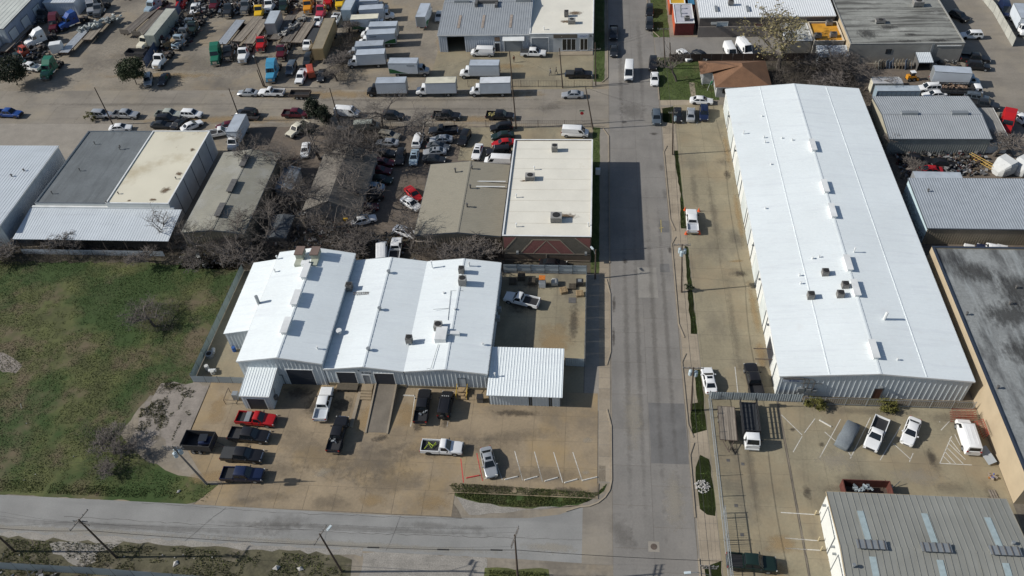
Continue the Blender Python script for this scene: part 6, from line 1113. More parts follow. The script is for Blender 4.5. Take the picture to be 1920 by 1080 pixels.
for y in (-.2, .2): link('rail', MB().box(-1.3, 1.3, y-.03, y+.03, 0, .08).mesh('rail', STEEL), ld)
for i in range(7): link('rung', MB().box(-1.1+i*.36, -1.04+i*.36, -.2, .2, .02, .06).mesh('rung', STEEL), ld)
# ------------------------------------------------------------------ poles and wires
POLES = {}
def pole(key, label, base, top, h, arms=(), trans=0, wood=WOODP, r=.15, lamp=None, direct=None):
    b = at(*base); tp = at(*top, h) if top else b+Vector((0, 0, h))
    t = thing('utility_pole', label, 'utility pole', b, 0, 'utility poles'); v = tp-b; v.z = h
    link('pole', MB().tube([(0, 0, 0), v], [r, r*.62], 8).mesh('pole', wood, .7), t)
    ends = [tp.copy()]
    for f, ang, ln in arms:
        c = v*f; d = Vector((math.cos(ang), math.sin(ang), 0))*ln/2
        ao = link('crossarm', MB().rbox(c, ln, .1, .13, ang).mesh('crossarm', WOODPG), t)
        for s in (-.95, -.45, .45, .95):
            q = c+d*s; link('insulator', MB().tube([q+Vector((0, 0, .05)), q+Vector((0, 0, .3))], [.05, .035], 6).mesh('insulator', MGREY), ao)
        ends = [b+c+d*s+Vector((0, 0, .3)) for s in (-.95, .45, .95)]
    for i in range(trans):
        a = i*2.1+.3; q = v*.86+Vector((math.cos(a)*.42, math.sin(a)*.42, -.1))
        tr = link('transformer', MB().tube([q-Vector((0, 0, .45)), q+Vector((0, 0, .4))], .27, 10).tube([q+Vector((0, 0, .4)), q+Vector((0, 0, .5))], [.25, .1], 8).mesh('transformer', pm("transformer_grey", (.42, .50, .54), .5), .6), t)
        link('bushing', MB().tube([q+Vector((.1, 0, .45)), q+Vector((.1, 0, .75))], .04, 5).mesh('bushing', MGREY), tr)
    if lamp:
        q = at(*lamp, h*.92)-b; c = v*.8; link('lamp_arm', MB().tube([c, c.lerp(q, .6)+Vector((0, 0, .4)), q], .035, 5).mesh('lamp_arm', MGREY), t); link('lamp_head', MB().rbox(q, .75, .28, .16, math.atan2(q.y-c.y, q.x-c.x)).mesh('lamp_head', pm("lamp_head_pale", (.55, .62, .64), .4)), t)
    POLES[key] = (b+v*.72, ends); return t
pole('a', 'leaning grey utility pole with three transformers beside the navy pickup', (388, 908), (322, 836), 10.0, [(.97, .05, 2.6), (.93, .05, 2.6)], 3, WOODPG, .17)
pole('b', 'dark utility pole with crossed arms on south verge, lower left', (218, 1045), (147, 974), 11, [(.985, 1.25, 3), (.95, .0, 1.8), (.9, -.2, 2)], 0)
pole('c', 'dark utility pole with street lamp at mid bottom of photo', (641, 1072), (599, 1001), 11.2, [(.97, 1.25, 2.7)], 0, lamp=(617, 990))
pole('d', 'dark utility pole with double crossarm near bottom centre', (972, 1098), (965, 1003), 11.5, [(.98, 1.3, 2.6), (.94, 1.3, 2.6)], 0)
pole('e', 'dark utility pole cut by left edge of the south verge', (28, 1034), (-42, 970), 10.5, [(.97, 1.25, 2.6)], 0)
pole('f', 'utility pole with three transformers on the east sidewalk, mid road', (1278, 548), (1279, 458), 10, [(.985, 0, 2.6)], 3)
pole('g', 'utility pole with one transformer beside three cars at warehouse north end', (1261, 290), (1262, 210), 9.7, [(.98, 0, 1.6)], 1)
pole('h', 'utility pole with two transformers next to the white sunroof sedan', (1296, 770), (1300, 689), 10, [(.985, 0, 2.8)], 2)
pole('i', 'utility pole with crossarm at bottom edge by the sliding gate', (1341, 1150), (1330, 1060), 9.8, [(.98, 0, 2), (.94, 0, 1.6)], 0, WOODPG, lamp=(1289, 1074))
pole('j', 'utility pole with crossarm on lawn beside the lilac-roofed office', (1247, 125), (1244, 53), 9.5, [(.98, 0, 2.5)], 0)
pole('k', 'tall bare pole in front of the lower truck row at iron fence', (968, 241), (955, 95), 17.5, (), 0)
pole('l', 'leaning dark pole at the left of the cross street', (212, 234), (177, 164), 9.4, (), 0); pole('m', 'leaning dark pole behind the suv on the car trailer', (451, 226), (429, 166), 8.6, (), 0)
pole('n', 'dark pole with lamp beside the white towing pickup', (497, 163), (476, 104), 9, (), 0, lamp=(476, 106)); pole('o', 'shorter dark pole standing against the lamp pole in the truck yard', (494, 162), (482, 131), 5, (), 0)
pole('p', 'leaning dark pole beside white van and evergreen shrubs', (637, 232), (618, 165), 9, (), 0); pole('q', 'dark pole next to the two walking people', (1055, 165), (1049, 90), 9.7, (), 0)
pole('r', 'leaning dark pole with wires at the corner of cross street', (1112, 242), (1098, 164), 9.8, (), 0); pole('s', 'utility pole with crossarm on the corner lawn of shop', (1117, 160), (1116, 80), 10, [(.85, 0, 2.2)], 0); pole('t', 'short dark pole with lamp at the rear corner of the fenced yard', (1116, 523), (1117, 468), 6, (), 0, lamp=(1110, 465))
pole('u', 'thin dark pole next to bare tree on house lawn', (1258, 128), (1256, 80), 7, (), 0)
def wire(a, b, label, r=.022, sag=.5, n=10):
    pts = [a.lerp(b, i/n)-Vector((0, 0, sag*4*(i/n)*(1-i/n))) for i in range(n+1)]
    tag(link('power_line', MB().tube(pts, r, 3, cap=False).mesh('power_line', BLACK)), label, 'cable', 'overhead power lines')
RUN = {'f': 'long east sidewalk', 'b': 'south verge'}
PN = {'a': 'leaning transformer pole', 'b': 'crossed-arm pole', 'c': 'street lamp pole', 'd': 'double-crossarm pole', 'e': 'left edge pole', 'f': 'mid-road three-transformer pole', 'g': 'one-transformer pole', 'h': 'two-transformer pole', 'i': 'bottom edge pole', 'j': 'lawn pole', 'k': 'tall bare pole', 'l': 'leaning pole left of cross street', 'm': 'pole behind trailer suv', 'n': 'truck yard lamp pole', 'p': 'pole beside evergreen shrubs', 'r': 'leaning corner pole', 's': 'shop lawn pole', 't': 'short yard pole', 'u': 'thin lawn pole'}
def run(keys, low=True):
    for k1, k2 in zip(keys, keys[1:]):
        e1, e2 = POLES[k1][1], POLES[k2][1]; n = max(len(e1), len(e2))
        for i in range(n): wire(e1[min(i, len(e1)-1)], e2[min(i, len(e2)-1)], ('thin', 'first thin', 'second thin', 'third thin')[i+1 if n > 1 else 0]+f' overhead line from {PN[k1]} to {PN[k2]}', .009)
        if low: wire(POLES[k1][0], POLES[k2][0], f'thick low cable from {PN[k1]} to {PN[k2]}', .032, .4)
run('ebcd'); run('ihfgju')
for k_ in ('lm', 'mn', 'np', 'pk', 'kr', 'rg', 'sj', 'tf'): run(k_, False)
wire(POLES['d'][0], Vector((16, 43, 8)), 'thick low cable crossing the road at bottom of photo', .032, .3); wire(POLES['a'][1][0], POLES['b'][1][0]+Vector((-14, 6, 0)), 'thin overhead line from leaning transformer pole over the field', .009)
for k in (.25, .62, .9):
    p = POLES['c'][0].lerp(POLES['d'][0], k)-Vector((0, 0, .4*4*k*(1-k)))
    u = (POLES['d'][0]-POLES['c'][0]).normalized()*.7; tag(link('splice_box', MB().tube([p-u, p+u], .09, 6).mesh('splice_box', BLACK)), ['black splice case on the low cable, nearest the street lamp pole', 'black splice case on the low cable between two bottom poles', 'black splice case on the low cable, nearest double-crossarm pole'][[.25, .62, .9].index(k)], 'splice case', 'splice cases')
# ------------------------------------------------------------------ trees
def bare(seed, h, spread, n0=4, levels=5, trunk=.3, up=.35, r0=.16, curve=.25):
    R = random.Random(seed); T, Cw = MB(), MB()
    def grow(p, d, ln, r, lv, mb):
        pts, q, rr = [p], p, [r]; k = 3 if lv < 3 else 2
        for i in range(k):
            d = (d+Vector((R.uniform(-1, 1), R.uniform(-1, 1), R.uniform(-.6, 1)*.6+up*.3))*curve).normalized(); q = q+d*ln/k; pts.append(q); rr.append(r*(1-.4*(i+1)/k))
        mb.tube(pts, rr, 6 if lv == 0 else (4 if lv < 2 else 3), cap=False)
        if lv >= levels: return
        for i in range(n0 if lv < 3 else n0-1):
            az = R.uniform(0, 2*PI); t = R.uniform(.55, 1.0) if lv else R.uniform(.8, 1); src = pts[0].lerp(pts[-1], t) if i else pts[-1]
            side = Vector((math.cos(az), math.sin(az), R.uniform(-.15, .6))); nd = (d*(1-spread)+side*spread).normalized()
            grow(src, nd, ln*R.uniform(.55, .8), max(r*.52, .008), lv+1, Cw)
    grow(Vector((0, 0, 0)), Vector((0, 0, 1)), h*trunk, r0, 0, T)
    return T.mesh('trunk', BARK), Cw.mesh('crown', TWIG)
TP = [bare(1, 9, .62, 4, 5, .32), bare(2, 8, .7, 4, 5, .28), bare(3, 6, .72, 5, 4, .2, r0=.1), bare(4, 7, .55, 4, 5, .35), bare(5, 4.5, .72, 5, 4, .14, r0=.06), bare(9, 5, .66, 5, 4, .16, r0=.07)]
TM = [(max(v.co.x for v in c.vertices)-min(v.co.x for v in c.vertices), max(v.co.z for v in c.vertices)) for t, c in TP]
def tree(i, base, width, label, height=None, rz=None, name='bare_tree', grp='bare trees and bushes', z=0):
    p = at(*base); t = thing(name, label, 'tree' if 'tree' in name else 'bush', p, random.uniform(0, 6) if rz is None else rz, grp)
    s = width/TM[i][0]; sz = s if height is None else height/TM[i][1]; t.scale = (s, s, sz)
    link('trunk', TP[i][0], t); link('crown', TP[i][1], t); return t
for i, b, w, h, lab in ((2, (290, 612), 9, 4.2, 'bare bushy tree standing alone in the middle of grass field'), (4, (215, 850), 5.5, 3, 'bare grey bush at field corner left of the transformer pole'), (5, (248, 838), 5, 3.2, 'bare bush on rubble edge next to the transformer pole'), (4, (195, 885), 3.5, 1.8, 'small bare bush lowest in the field corner'),
  (0, (322, 452), 7, 8.5, 'slender bare tree at right end of the pale lean-to roof'), (3, (372, 478), 9, 8.5, 'slim bare tree with lichen-grey twigs in front of tan metal building'), (4, (125, 462), 6, 4, 'bare shrub before the lean-to, left of two'), (5, (165, 462), 6, 4.2, 'bare shrub before the lean-to, right of two'), (4, (20, 480), 8, 3.5, 'bare thicket bush at left edge of grass field'), (5, (260, 490), 7, 3.4, 'bare grey shrub at the upper field edge'),
  (1, (455, 465), 13, 7.5, 'dense bare tree over the front of tan metal building'), (1, (512, 440), 12, 7, 'dense bare tree left of the brown junk roofs'), (5, (420, 500), 9, 4, 'bare thicket bush behind the workshop lean-to'), (4, (480, 485), 9, 3.6, 'bare thicket bush touching rear of the tall workshop'), (5, (390, 495), 7, 3.2, 'bare thicket bush by the discarded chair'),
  (3, (600, 300), 11, 10, 'tall bare tree rising over north end of the shingle house'), (0, (690, 330), 15, 11, 'tallest bare tree of the junkyard beside maroon sedans'), (1, (590, 400), 13, 9, 'wide bare tree in front of the shingle house gable'), (3, (470, 330), 10, 9, 'bare tree at east wall of tan metal building'), (1, (665, 440), 12, 7.5, 'bare tree between the clean white sedan and workshop roof'),
  (0, (535, 330), 14, 9.5, 'tall bare tree between tan metal building and shingle house'), (3, (560, 390), 10, 8, 'bare tree leaning over the grey shed by the junk'), (1, (650, 330), 15, 9, 'large bare tree right of the shingle house, upper one'), (0, (672, 380), 15, 10, 'large bare tree beside the pale blue sedan'), (1, (612, 440), 11, 7, 'bare tree behind the blue junk heap'), (2, (640, 300), 12, 6, 'bare thicket tree amid the overgrown vans'),
  (1, (715, 246), 13, 7, 'wide bare tree at the junkyard fence by the dark suv'), (0, (802, 262), 13, 7.5, 'wide bare tree beside silver convertible at junkyard gate'), (2, (690, 470), 9, 4, 'bare shrub behind the workshop near the clean white sedan'), (4, (640, 470), 9, 3.4, 'bare shrub behind the workshop near junk pile'), (1, (772, 470), 11, 7.5, 'bare tree over the front left corner of tan ribbed roof'), (5, (850, 475), 12, 5, 'bare spreading bush in front of the tan ribbed building'), (4, (905, 478), 9, 4, 'bare spreading bush by the corner of brick building'),
  (3, (1268, 152), 9, 8, 'bare tree on house lawn with thick trunk'), (2, (1510, 140), 9, 5, 'bare bush behind orange-roofed shop wing'), (1, (1560, 140), 12, 6, 'bare tree in the thicket north of long warehouse'), (5, (1600, 150), 10, 5, 'bare bush in thicket left of the leaning stone slabs'), (1, (1620, 170), 10, 6, 'bare tree at thicket edge beside grey trailer'), (4, (1540, 158), 10, 4, 'bare bush in thicket close to the warehouse roof'), (5, (1650, 275), 6, 4.5, 'bare shrub at left wall of the grey ribbed building'), (4, (1863, 292), 8, 4, 'bare bush under the bright red semi'), (5, (1690, 335), 6, 4, 'bare shrub beside light blue side wall'),
  (2, (632, 152), 8, 4, 'bare brush clump at front end of the tan trailer'), (5, (655, 60), 7, 4, 'bare brush clump between tan trailer and fleet row'), (4, (640, 120), 7, 3.5, 'bare brush clump along side of the tan trailer')):
    tree(i, b, w, lab, h, name='bare_bush' if ('bush' in lab or 'shrub' in lab or 'brush' in lab) else 'bare_tree')
def leafy(seed, n, rx, ry, rz, cz, size, mat, branches=True, shape=1.0):
    R = np.random.default_rng(seed); k = max(6, n//90); cen = R.normal(size=(k, 3)); cen /= np.linalg.norm(cen, axis=1)[:, None]; cen *= R.uniform(.35, 1, (k, 1))**.5
    c = cen[R.integers(0, k, n)]+R.normal(size=(n, 3))*.17; c *= [rx, ry, rz]; c[:, 2] += cz
    a = R.normal(size=(n, 3)); a /= np.linalg.norm(a, axis=1)[:, None]; b = np.cross(a, R.normal(size=(n, 3))); b /= np.linalg.norm(b, axis=1)[:, None]; s = size*R.uniform(.6, 1.4, (n, 1))
    v = np.stack([c-a*s, c-b*s*.5, c+a*s, c+b*s*.5], 1).reshape(-1, 3); return quadmesh('crown', v, mat)
def quadmesh(name, v, mat, k=4):
    n = len(v)//k; me = bpy.data.meshes.new(name); me.vertices.add(len(v)); me.vertices.foreach_set('co', v.astype(np.float32).ravel()); me.loops.add(n*k); me.loops.foreach_set('vertex_index', np.arange(n*k, dtype=np.int32))
    me.polygons.add(n); me.polygons.foreach_set('loop_start', np.arange(0, n*k, k, dtype=np.int32)); me.materials.append(mat); me.update(calc_edges=True); me.validate(); return me
def green(name, label, cat, base, n, rx, ry, rz, cz, size, mat, seed, th=1.0, tr=.12):
    p = at(*base); t = thing(name, label, cat, p, 0, 'leafy trees and shrubs'); link('trunk', MB().tube([(0, 0, 0), (.1, .05, th*.6), (0, 0, th)], [tr, tr*.8, tr*.5], 6).tube([(0, 0, th*.7), (rx*.4, ry*.2, cz)], [tr*.6, tr*.2], 5).tube([(0, 0, th*.7), (-rx*.4, ry*.1, cz+.2)], [tr*.6, tr*.2], 5).mesh('trunk', BARK), t); link('crown', leafy(seed, n, rx, ry, rz, cz, size, mat), t); return t
green('round_tree', 'round dark green tree at truck yard edge beside silver suv', 'tree', (256, 158), 6000, 3.0, 2.9, 2.1, 3.9, .19, LEAFG, 11, 3)
green('dark_tree', 'dark green tree at the left edge beside green semi', 'tree', (34, 160), 6000, 3.6, 3, 2.6, 4.2, .2, LEAFE, 12, 3)
green('evergreen_shrub', 'taller of two dark evergreen shrubs beside maroon pickup', 'shrub', (592, 224), 3800, 1.6, 1.5, 2.4, 2.7, .16, LEAFE, 13, 1.5); green('evergreen_shrub', 'shorter of two dark evergreen shrubs beside white van', 'shrub', (612, 232), 3200, 1.4, 1.4, 1.9, 2.2, .16, LEAFE, 14, 1.2)
green('small_shrub', 'small olive shrub beside silver suv on the cross street', 'shrub', (173, 228), 700, 1.1, 1.0, .9, 1.3, .12, LEAFB, 15, .8)
green('yellow_bush', 'yellow-green bush under the warehouse front, left of two', 'bush', (1528, 763), 1800, 1.45, 1.1, .75, .8, .12, LEAFB, 16, .5); green('yellow_bush', 'yellow-green bush under the warehouse front, right of two', 'bush', (1663, 766), 1800, 1.55, 1.1, .75, .8, .12, LEAFB, 17, .5)
green('small_shrub', 'small green shrub at the foot of three-transformer pole', 'shrub', (1290, 545), 500, .9, .6, .6, .7, .1, LEAFG, 18, .4); green('small_shrub', 'low dark shrub at junkyard white truck by fence', 'shrub', (575, 250), 900, 1.6, 1.2, 1.2, 1.4, .13, LEAFE, 19, .6)
p = at(1458, 137); lt_ = thing('leafy_tree', 'tall sparse yellow-leaved tree behind wooden fence and brown house', 'tree', p, 0)
tm, cm = bare(21, 13, .6, 4, 5, .32, r0=.3); s_ = 17/(max(v.co.x for v in cm.vertices)-min(v.co.x for v in cm.vertices)); s2 = 13/max(v.co.z for v in cm.vertices); lt_.scale = (s_, s_, s2); link('trunk', tm, lt_); link('branches', cm, lt_)
for me_ in (tm, cm):
    for v in me_.vertices: v.co.x += .13*v.co.z
cv = np.array([v.co for v in cm.vertices]); cv = cv[cv[:, 2] > 4]; sel = cv[rng.integers(0, len(cv), 2300)]+rng.normal(size=(2300, 3))*.25
a_ = rng.normal(size=(2300, 3))*.10; b_ = rng.normal(size=(2300, 3))*.055; link('foliage', quadmesh('foliage', np.stack([sel-a_, sel-b_, sel+a_, sel+b_], 1).reshape(-1, 3), LEAFY), lt_)
# ------------------------------------------------------------------ grass, brush and debris (uncountable)
def inpoly(P, x, y):
    r = np.zeros(len(x), bool); n = len(P); j = n-1
    for i in range(n):
        xi, yi, xj, yj = *P[i], *P[j]; c = ((yi > y) != (yj > y)) & (x < (xj-xi)*(y-yi)/(yj-yi+1e-12)+xi); r ^= c; j = i
    return r
def scatter(P, n):
    P = np.array([(p[0], p[1]) for p in P]); lo, hi = P.min(0), P.max(0); q = rng.uniform(lo, hi, (n*2, 2)); return q[inpoly(P, q[:, 0], q[:, 1])][:n]
def vnoise(x, y, s, sd):
    g = np.random.default_rng(sd).random((64, 64)); u, v = x*s, y*s; i, j = np.floor(u).astype(int), np.floor(v).astype(int); f, h = u-i, v-j; f = f*f*(3-2*f); h = h*h*(3-2*h); G = lambda a, b: g[a % 64, b % 64]
    return (G(i, j)*(1-f)+G(i+1, j)*f)*(1-h)+(G(i, j+1)*(1-f)+G(i+1, j+1)*f)*h
def blades(name, P, n, h, w, mat, clump=.5, ths=.3):
    q = scatter(P, n); nz = .6*vnoise(q[:, 0]+300, q[:, 1]+300, .35, 5)+.4*vnoise(q[:, 0]+300, q[:, 1]+300, 1.3, 6); keep = nz > ths; q, nz = q[keep], nz[keep]; m = len(q)
    hh = h*rng.uniform(.5, 1.3, m)*(.4+1.2*nz); a = rng.uniform(0, 2*PI, m); ww = w*rng.uniform(.6, 1.4, m); lean = rng.normal(size=(m, 2))*hh[:, None]*.5
    z0 = np.full(m, .0); b0 = np.stack([q[:, 0]-np.cos(a)*ww, q[:, 1]-np.sin(a)*ww, z0], 1); b1 = np.stack([q[:, 0]+np.cos(a)*ww, q[:, 1]+np.sin(a)*ww, z0], 1); t = np.stack([q[:, 0]+lean[:, 0], q[:, 1]+lean[:, 1], hh], 1)
    tag(link(name, quadmesh(name, np.stack([b0, b1, t], 1).reshape(-1, 3), mat, 3)), kind='stuff')
FLD = [(-125, 53), (-125, 100), (-75, 100.5), (-60.5, 97), (-60.4, 72), (-62.5, 69.5), (-67, 69), (-68.5, 62), (-63.5, 57.5), (-58, 55.6), (-50.6, 54.2), (-51, 52.2), (-125, 52)]
blades('grass', FLD, 130000, .10, .06, GRASS); blades('grass', [(-125, 52.1), (-51, 51.8), (-58, 53.3), (-125, 54.5)], 9000, .11, .06, GRASS)
blades('grass', [(at(*q).x, at(*q).y) for q in ((842, 910), (852, 906), (1120, 924), (1136, 908), (1130, 920), (1104, 940), (1058, 948), (970, 951), (900, 942), (858, 930))], 15000, .14, .06, GRASS, ths=.2)
blades('grass', [(-125, 45), (-32, 45), (-29.5, 44), (-29, 40), (-125, 40)], 26000, .2, .05, GRASS, ths=.42); blades('grass', [(-11.5, 38), (-4.4, 38), (-4.4, 44.2), (-11.5, 44.2)], 6000, .2, .05, GRASS, ths=.2)
for P in (rect(14.8, 26.8, 149.4, 166), rect(14, 18, 175.8, 205), rect(.8, 2.8, 157, 195), rect(.7, 1.9, 98, 139), [(16.4, 84), (17.2, 84), (17.2, 104), (16.7, 104)], [(16.4, 108.8), (17.2, 108.8), (17.2, 131), (16.9, 118)], [(15.2, 65.8), (17.1, 66.4), (17.1, 77), (16.3, 77), (16.3, 71), (15.2, 70)], [(15.2, 54.2), (17, 53.2), (17.1, 61), (16, 61.6)]):
    A = (max(p[0] for p in P)-min(p[0] for p in P))*(max(p[1] for p in P)-min(p[1] for p in P)); blades('lawn_grass', P, int(A*45), .13, .05, GRASSG, ths=.25)
for px, wd, ht in (((303, 770), 1.0, 2.4), ((330, 778), 1.1, .6), ((345, 776), 1.0, .7), ((290, 765), 1.2, 1.6), ((318, 722), 1.6, .5), ((352, 738), 1.0, 1.0), ((340, 730), .8, .5), ((300, 800), .9, 2.2), ((333, 800), .2, 2.6), ((338, 760), .2, 2), ((275, 770), 1.3, 1.6), ((270, 800), 1.2, 1.8)): p = at(*px); blades('weeds', [(p.x+math.cos(t)*wd*random.uniform(.5, 1.3), p.y+math.sin(t)*ht*random.uniform(.5, 1.3)) for t in np.linspace(0, 6.2, 16)], int(300*wd*ht), .12, .07, pm('weed_blade', (.13, .125, .05), .9, var=.3, scale=.8, isl=.4), ths=.35)
def bramble(P, n, h, r, mat, ln=1.2, name='brush'):
    q = scatter(P, n); m = len(q); hz = h*rng.random(m)**1.3*(.5+vnoise(q[:, 0]+300, q[:, 1]+300, .4, 9)); d = rng.normal(size=(m, 3)); d[:, 2] = np.abs(d[:, 2])*.9; d /= np.linalg.norm(d, axis=1)[:, None]; L_ = ln*rng.uniform(.4, 1.2, (m, 1))
    c = np.column_stack([q, hz]); s = np.cross(d, rng.normal(size=(m, 3))); s /= np.linalg.norm(s, axis=1)[:, None]; s *= r*rng.uniform(.6, 1.5, (m, 1)); v = np.stack([c-s, c+s, c+d*L_+s*.3, c+d*L_-s*.3], 1).reshape(-1, 3)
    tag(link(name, quadmesh(name, v, mat)), kind='stuff')
W_ = lambda *q: [(at(*p).x, at(*p).y) for p in q]
bramble(W_((330, 450), (470, 440), (520, 400), (560, 420), (660, 430), (700, 450), (690, 488), (470, 495), (450, 508), (320, 500)), 11000, 2.6, .016, TWIGD)
bramble(W_((500, 300), (560, 290), (560, 400), (500, 420), (480, 400)), 4500, 3, .016, TWIGD); bramble(W_((610, 250), (740, 240), (700, 290), (690, 400), (640, 400), (620, 330)), 15000, 3.4, .016, TWIGD)
bramble(W_((770, 455), (940, 455), (940, 490), (770, 490)), 4500, 2.2, .016, TWIG); bramble(W_((0, 455), (320, 470), (320, 482), (0, 500)), 4500, 1.1, .016, TWIGD); bramble(rect(38, 55.5, 148, 163), 11000, 3.2, .018, TWIGD); bramble(rect(53.8, 56, 99.5, 146), 4500, 2.4, .016, TWIGD)
bramble(W_((620, 150), (650, 40), (672, 40), (650, 155)), 3500, 2, .018, TWIGD); bramble(W_((150, 800), (260, 800), (290, 860), (240, 900), (160, 890)), 1300, 1.2, .013, TWIGD); bramble(W_((240, 570), (340, 570), (330, 625), (260, 625)), 1500, 1.2, .014, TWIG)
JUNK = multi('junk_colours', [(.05, .05, .055), (.02, .02, .022), (.12, .12, .12), (.2, .2, .2), (.08, .05, .04), (.1, .075, .05), (.03, .045, .07), (.3, .3, .3), (.09, .03, .03), (.06, .06, .06), (.02, .02, .02), (.015, .015, .015), (.07, .08, .085), (.04, .035, .03)])
def debris(P, n, s, h, name='scrap', mat=None):
    q = scatter(P, n); mb = MB()
    for x, y in q:
        z = h*random.random()**2; k = random.random(); a = random.uniform(0, 3)
        if k < .75: mb.rbox((x, y, z+.1), s*random.uniform(.2, 1.3), s*random.uniform(.15, .7), s*random.uniform(.08, .5), a, tilt=random.uniform(-.5, .5))
        elif k < .9: mb.tube([(x, y, z+.1), (x+math.cos(a)*s*.25, y+math.sin(a)*s*.25, z+.2)], s*.32, 8)
        else: mb.tube([(x, y, z+.1), (x+math.cos(a)*s*2, y+math.sin(a)*s*2, z+random.uniform(0, 1))], .05, 4)
    tag(link(name, mb.mesh(name, mat or JUNK)), kind='stuff')
debris(W_((368, 28), (400, 35), (470, 26), (562, 26), (560, -30), (380, -30)), 900, 1.1, 1.6); debris(W_((0, 100), (60, 95), (120, 105), (60, 140), (0, 140)), 150, .8, .6); debris(W_((60, 70), (75, 40), (110, 22), (150, 20), (190, 0), (250, 0), (240, -20), (60, -10), (40, 40)), 420, 1.0, 1.2)
debris(W_((296, 96), (352, 96), (380, 30), (352, 30)), 260, 1.3, 2.2); debris(W_((520, 415), (580, 380), (660, 395), (670, 440), (640, 480), (540, 480), (500, 450)), 420, .7, .9); debris(W_((1672, 282), (1835, 282), (1850, 300), (1800, 330), (1690, 330)), 420, .8, .9)
debris(W_((600, 300), (700, 250), (700, 400), (650, 410), (600, 380)), 200, .8, .7); debris(W_((500, 300), (560, 300), (550, 400), (500, 410)), 150, .7, .8); debris(W_((650, 430), (800, 440), (790, 490), (650, 490)), 130, .6, .5); debris(W_((330, 455), (470, 440), (470, 500), (330, 500)), 90, .5, .4); debris(W_((1765, 310), (1850, 305), (1850, 330), (1770, 334)), 120, .7, .5); debris(W_((1712, 108), (1790, 108), (1800, 124), (1740, 126)), 60, .8, .7); debris(W_((380, 490), (450, 486), (440, 500), (380, 505)), 40, .5, .3); debris(rect(-100, -46, 37.6, 40.4), 240, .8, 1.1); debris(W_((1640, 905), (1690, 915), (1690, 922), (1640, 915)), 10, .5, .3)
debris(W_((-20, 1030), (600, 1050), (600, 1062), (-20, 1046)), 10, .25, .04, 'litter', ROCK); debris(W_((10, 720), (280, 900), (20, 905)), 8, .2, .04, 'litter', ROCK)
# ------------------------------------------------------------------ small things
def barrel(px, label, r=.3, h=.9, mat=None, rz=0, lie=False):
    p = at(*px); t = thing('barrel', label, 'barrel', p, rz, 'barrels and drums by the fence'); m = mat or pm("barrel_white", (.52, .52, .49), .6)
    ax = [(0, 0, 0), (0, 0, h)] if not lie else [(-h/2, 0, r), (h/2, 0, r)]
    link('shell', MB().tube(ax, r, 12).mesh('shell', m, .6), t); z = Vector(ax[1])-Vector(ax[0])
    for k in (.33, .66): c = Vector(ax[0])+z*k; link('hoop', MB().tube([c-z*.02, c+z*.02], r*1.05, 12).mesh('hoop', m), t)
    return t
barrel((401, 660), 'white barrel lying at the green fence, farthest up', lie=True, rz=1.9); barrel((390, 693), 'white drum standing near corner of blue fence, left', .32, 1.0); barrel((400, 701), 'white drum in front corner by blue fence touching the panels', .3, .7); barrel((399, 697), 'bright white barrel lying by the blue fence corner', .3, 1.1, TRIMW, .1, True); barrel((440, 658), 'blue plastic drum against the lean-to wall', .3, .9, pm("barrel_blue", (.03, .10, .32), .5))
tk = thing('concrete_ring', 'grey round concrete ring beside the green fence', 'ring', at(394, 668)); link('ring', MB().tube([(0, 0, 0), (0, 0, .7)], .62, 14).mesh('ring', MGREY, .5), tk); link('hole', MB().tube([(0, 0, .69), (0, 0, .712)], .42, 14).mesh('hole', BLACK), tk)
def pallet(px, label, n=3, rz=0, mat=PALLETD, w=1.2, l=1.1):
    p = at(*px); t = thing('pallet_stack', label, 'pallets', p, rz, 'pallets in the workshop yard')
    for i in range(n):
        mb = MB(); z = i*.15
        for y in (-.5, 0, .5): mb.box(-w/2, w/2, y*l-.05, y*l+.05, z, z+.1)
        for k in range(6): x = -w/2+.08+k*(w-.16)/5; mb.box(x-.07, x+.07, -l/2, l/2, z+.1, z+.125)
        link('pallet', mb.mesh('pallet', mat), t)
    return t
for px, lab, n, rz, m in (((961, 530), 'dark pallet stack beneath fence, second from left', 4, .1, PALLETD), ((978, 523), 'tall grey pallet stack beneath the fence', 8, 0, PALLETD), ((997, 530), 'grey pallet stack left of orange-topped bags', 5, .05, PALLETD), ((1057, 547), 'light wood pallet stack in sun', 4, .3, PALLET), ((1087, 553), 'yellowish crate pallet at the right fence', 4, .1, PALLET), ((1073, 539), 'dark pallet stack leaning near black tank', 3, 0, PALLETD)): pallet(px, lab, n, rz, m)
bb_ = thing('bulk_bag', 'white bulk bags topped with orange cloth by the rear fence', 'bulk bags', at(1017, 536)); link('bag', MB().box(-.55, .55, -.5, .5, 0, 1.0).mesh('bag', pm("bag_white", (.52, .54, .55), .8, bump=.4)), bb_); link('bag', MB().box(-.5, .5, -.48, .48, 1.003, 1.85).mesh('bag', MATS["bag_white"]), bb_); link('orange_cover', MB().box(-.52, .52, -.5, .5, 1.853, 2.0).mesh('orange_cover', pm("cover_orange", (.5, .15, .02), .7, var=.3, scale=4)), bb_)
bb_ = thing('bulk_bag', 'pale round bulk bag between orange-topped bags and pallets', 'bulk bags', at(1040, 533)); mb = MB(); loft(mb, [(-.6, .4, .05, .7), (-.4, .6, 0, .95), (.4, .6, 0, .95), (.6, .4, .05, .7)]); link('bag', mb.mesh('bag', pm("bag_grey", (.34, .34, .32), .9, bump=.5), 1.2), bb_)
bt = thing('black_tank', 'black square tank in the right corner of the fenced yard', 'tank', at(1087, 534)); link('body', MB().box(-.6, .6, -.5, .5, 0, 1.0).mesh('body', TRIMB), bt); link('lid', MB().box(-.3, .3, -.3, .3, 1.0, 1.08).mesh('lid', MGREY), bt)
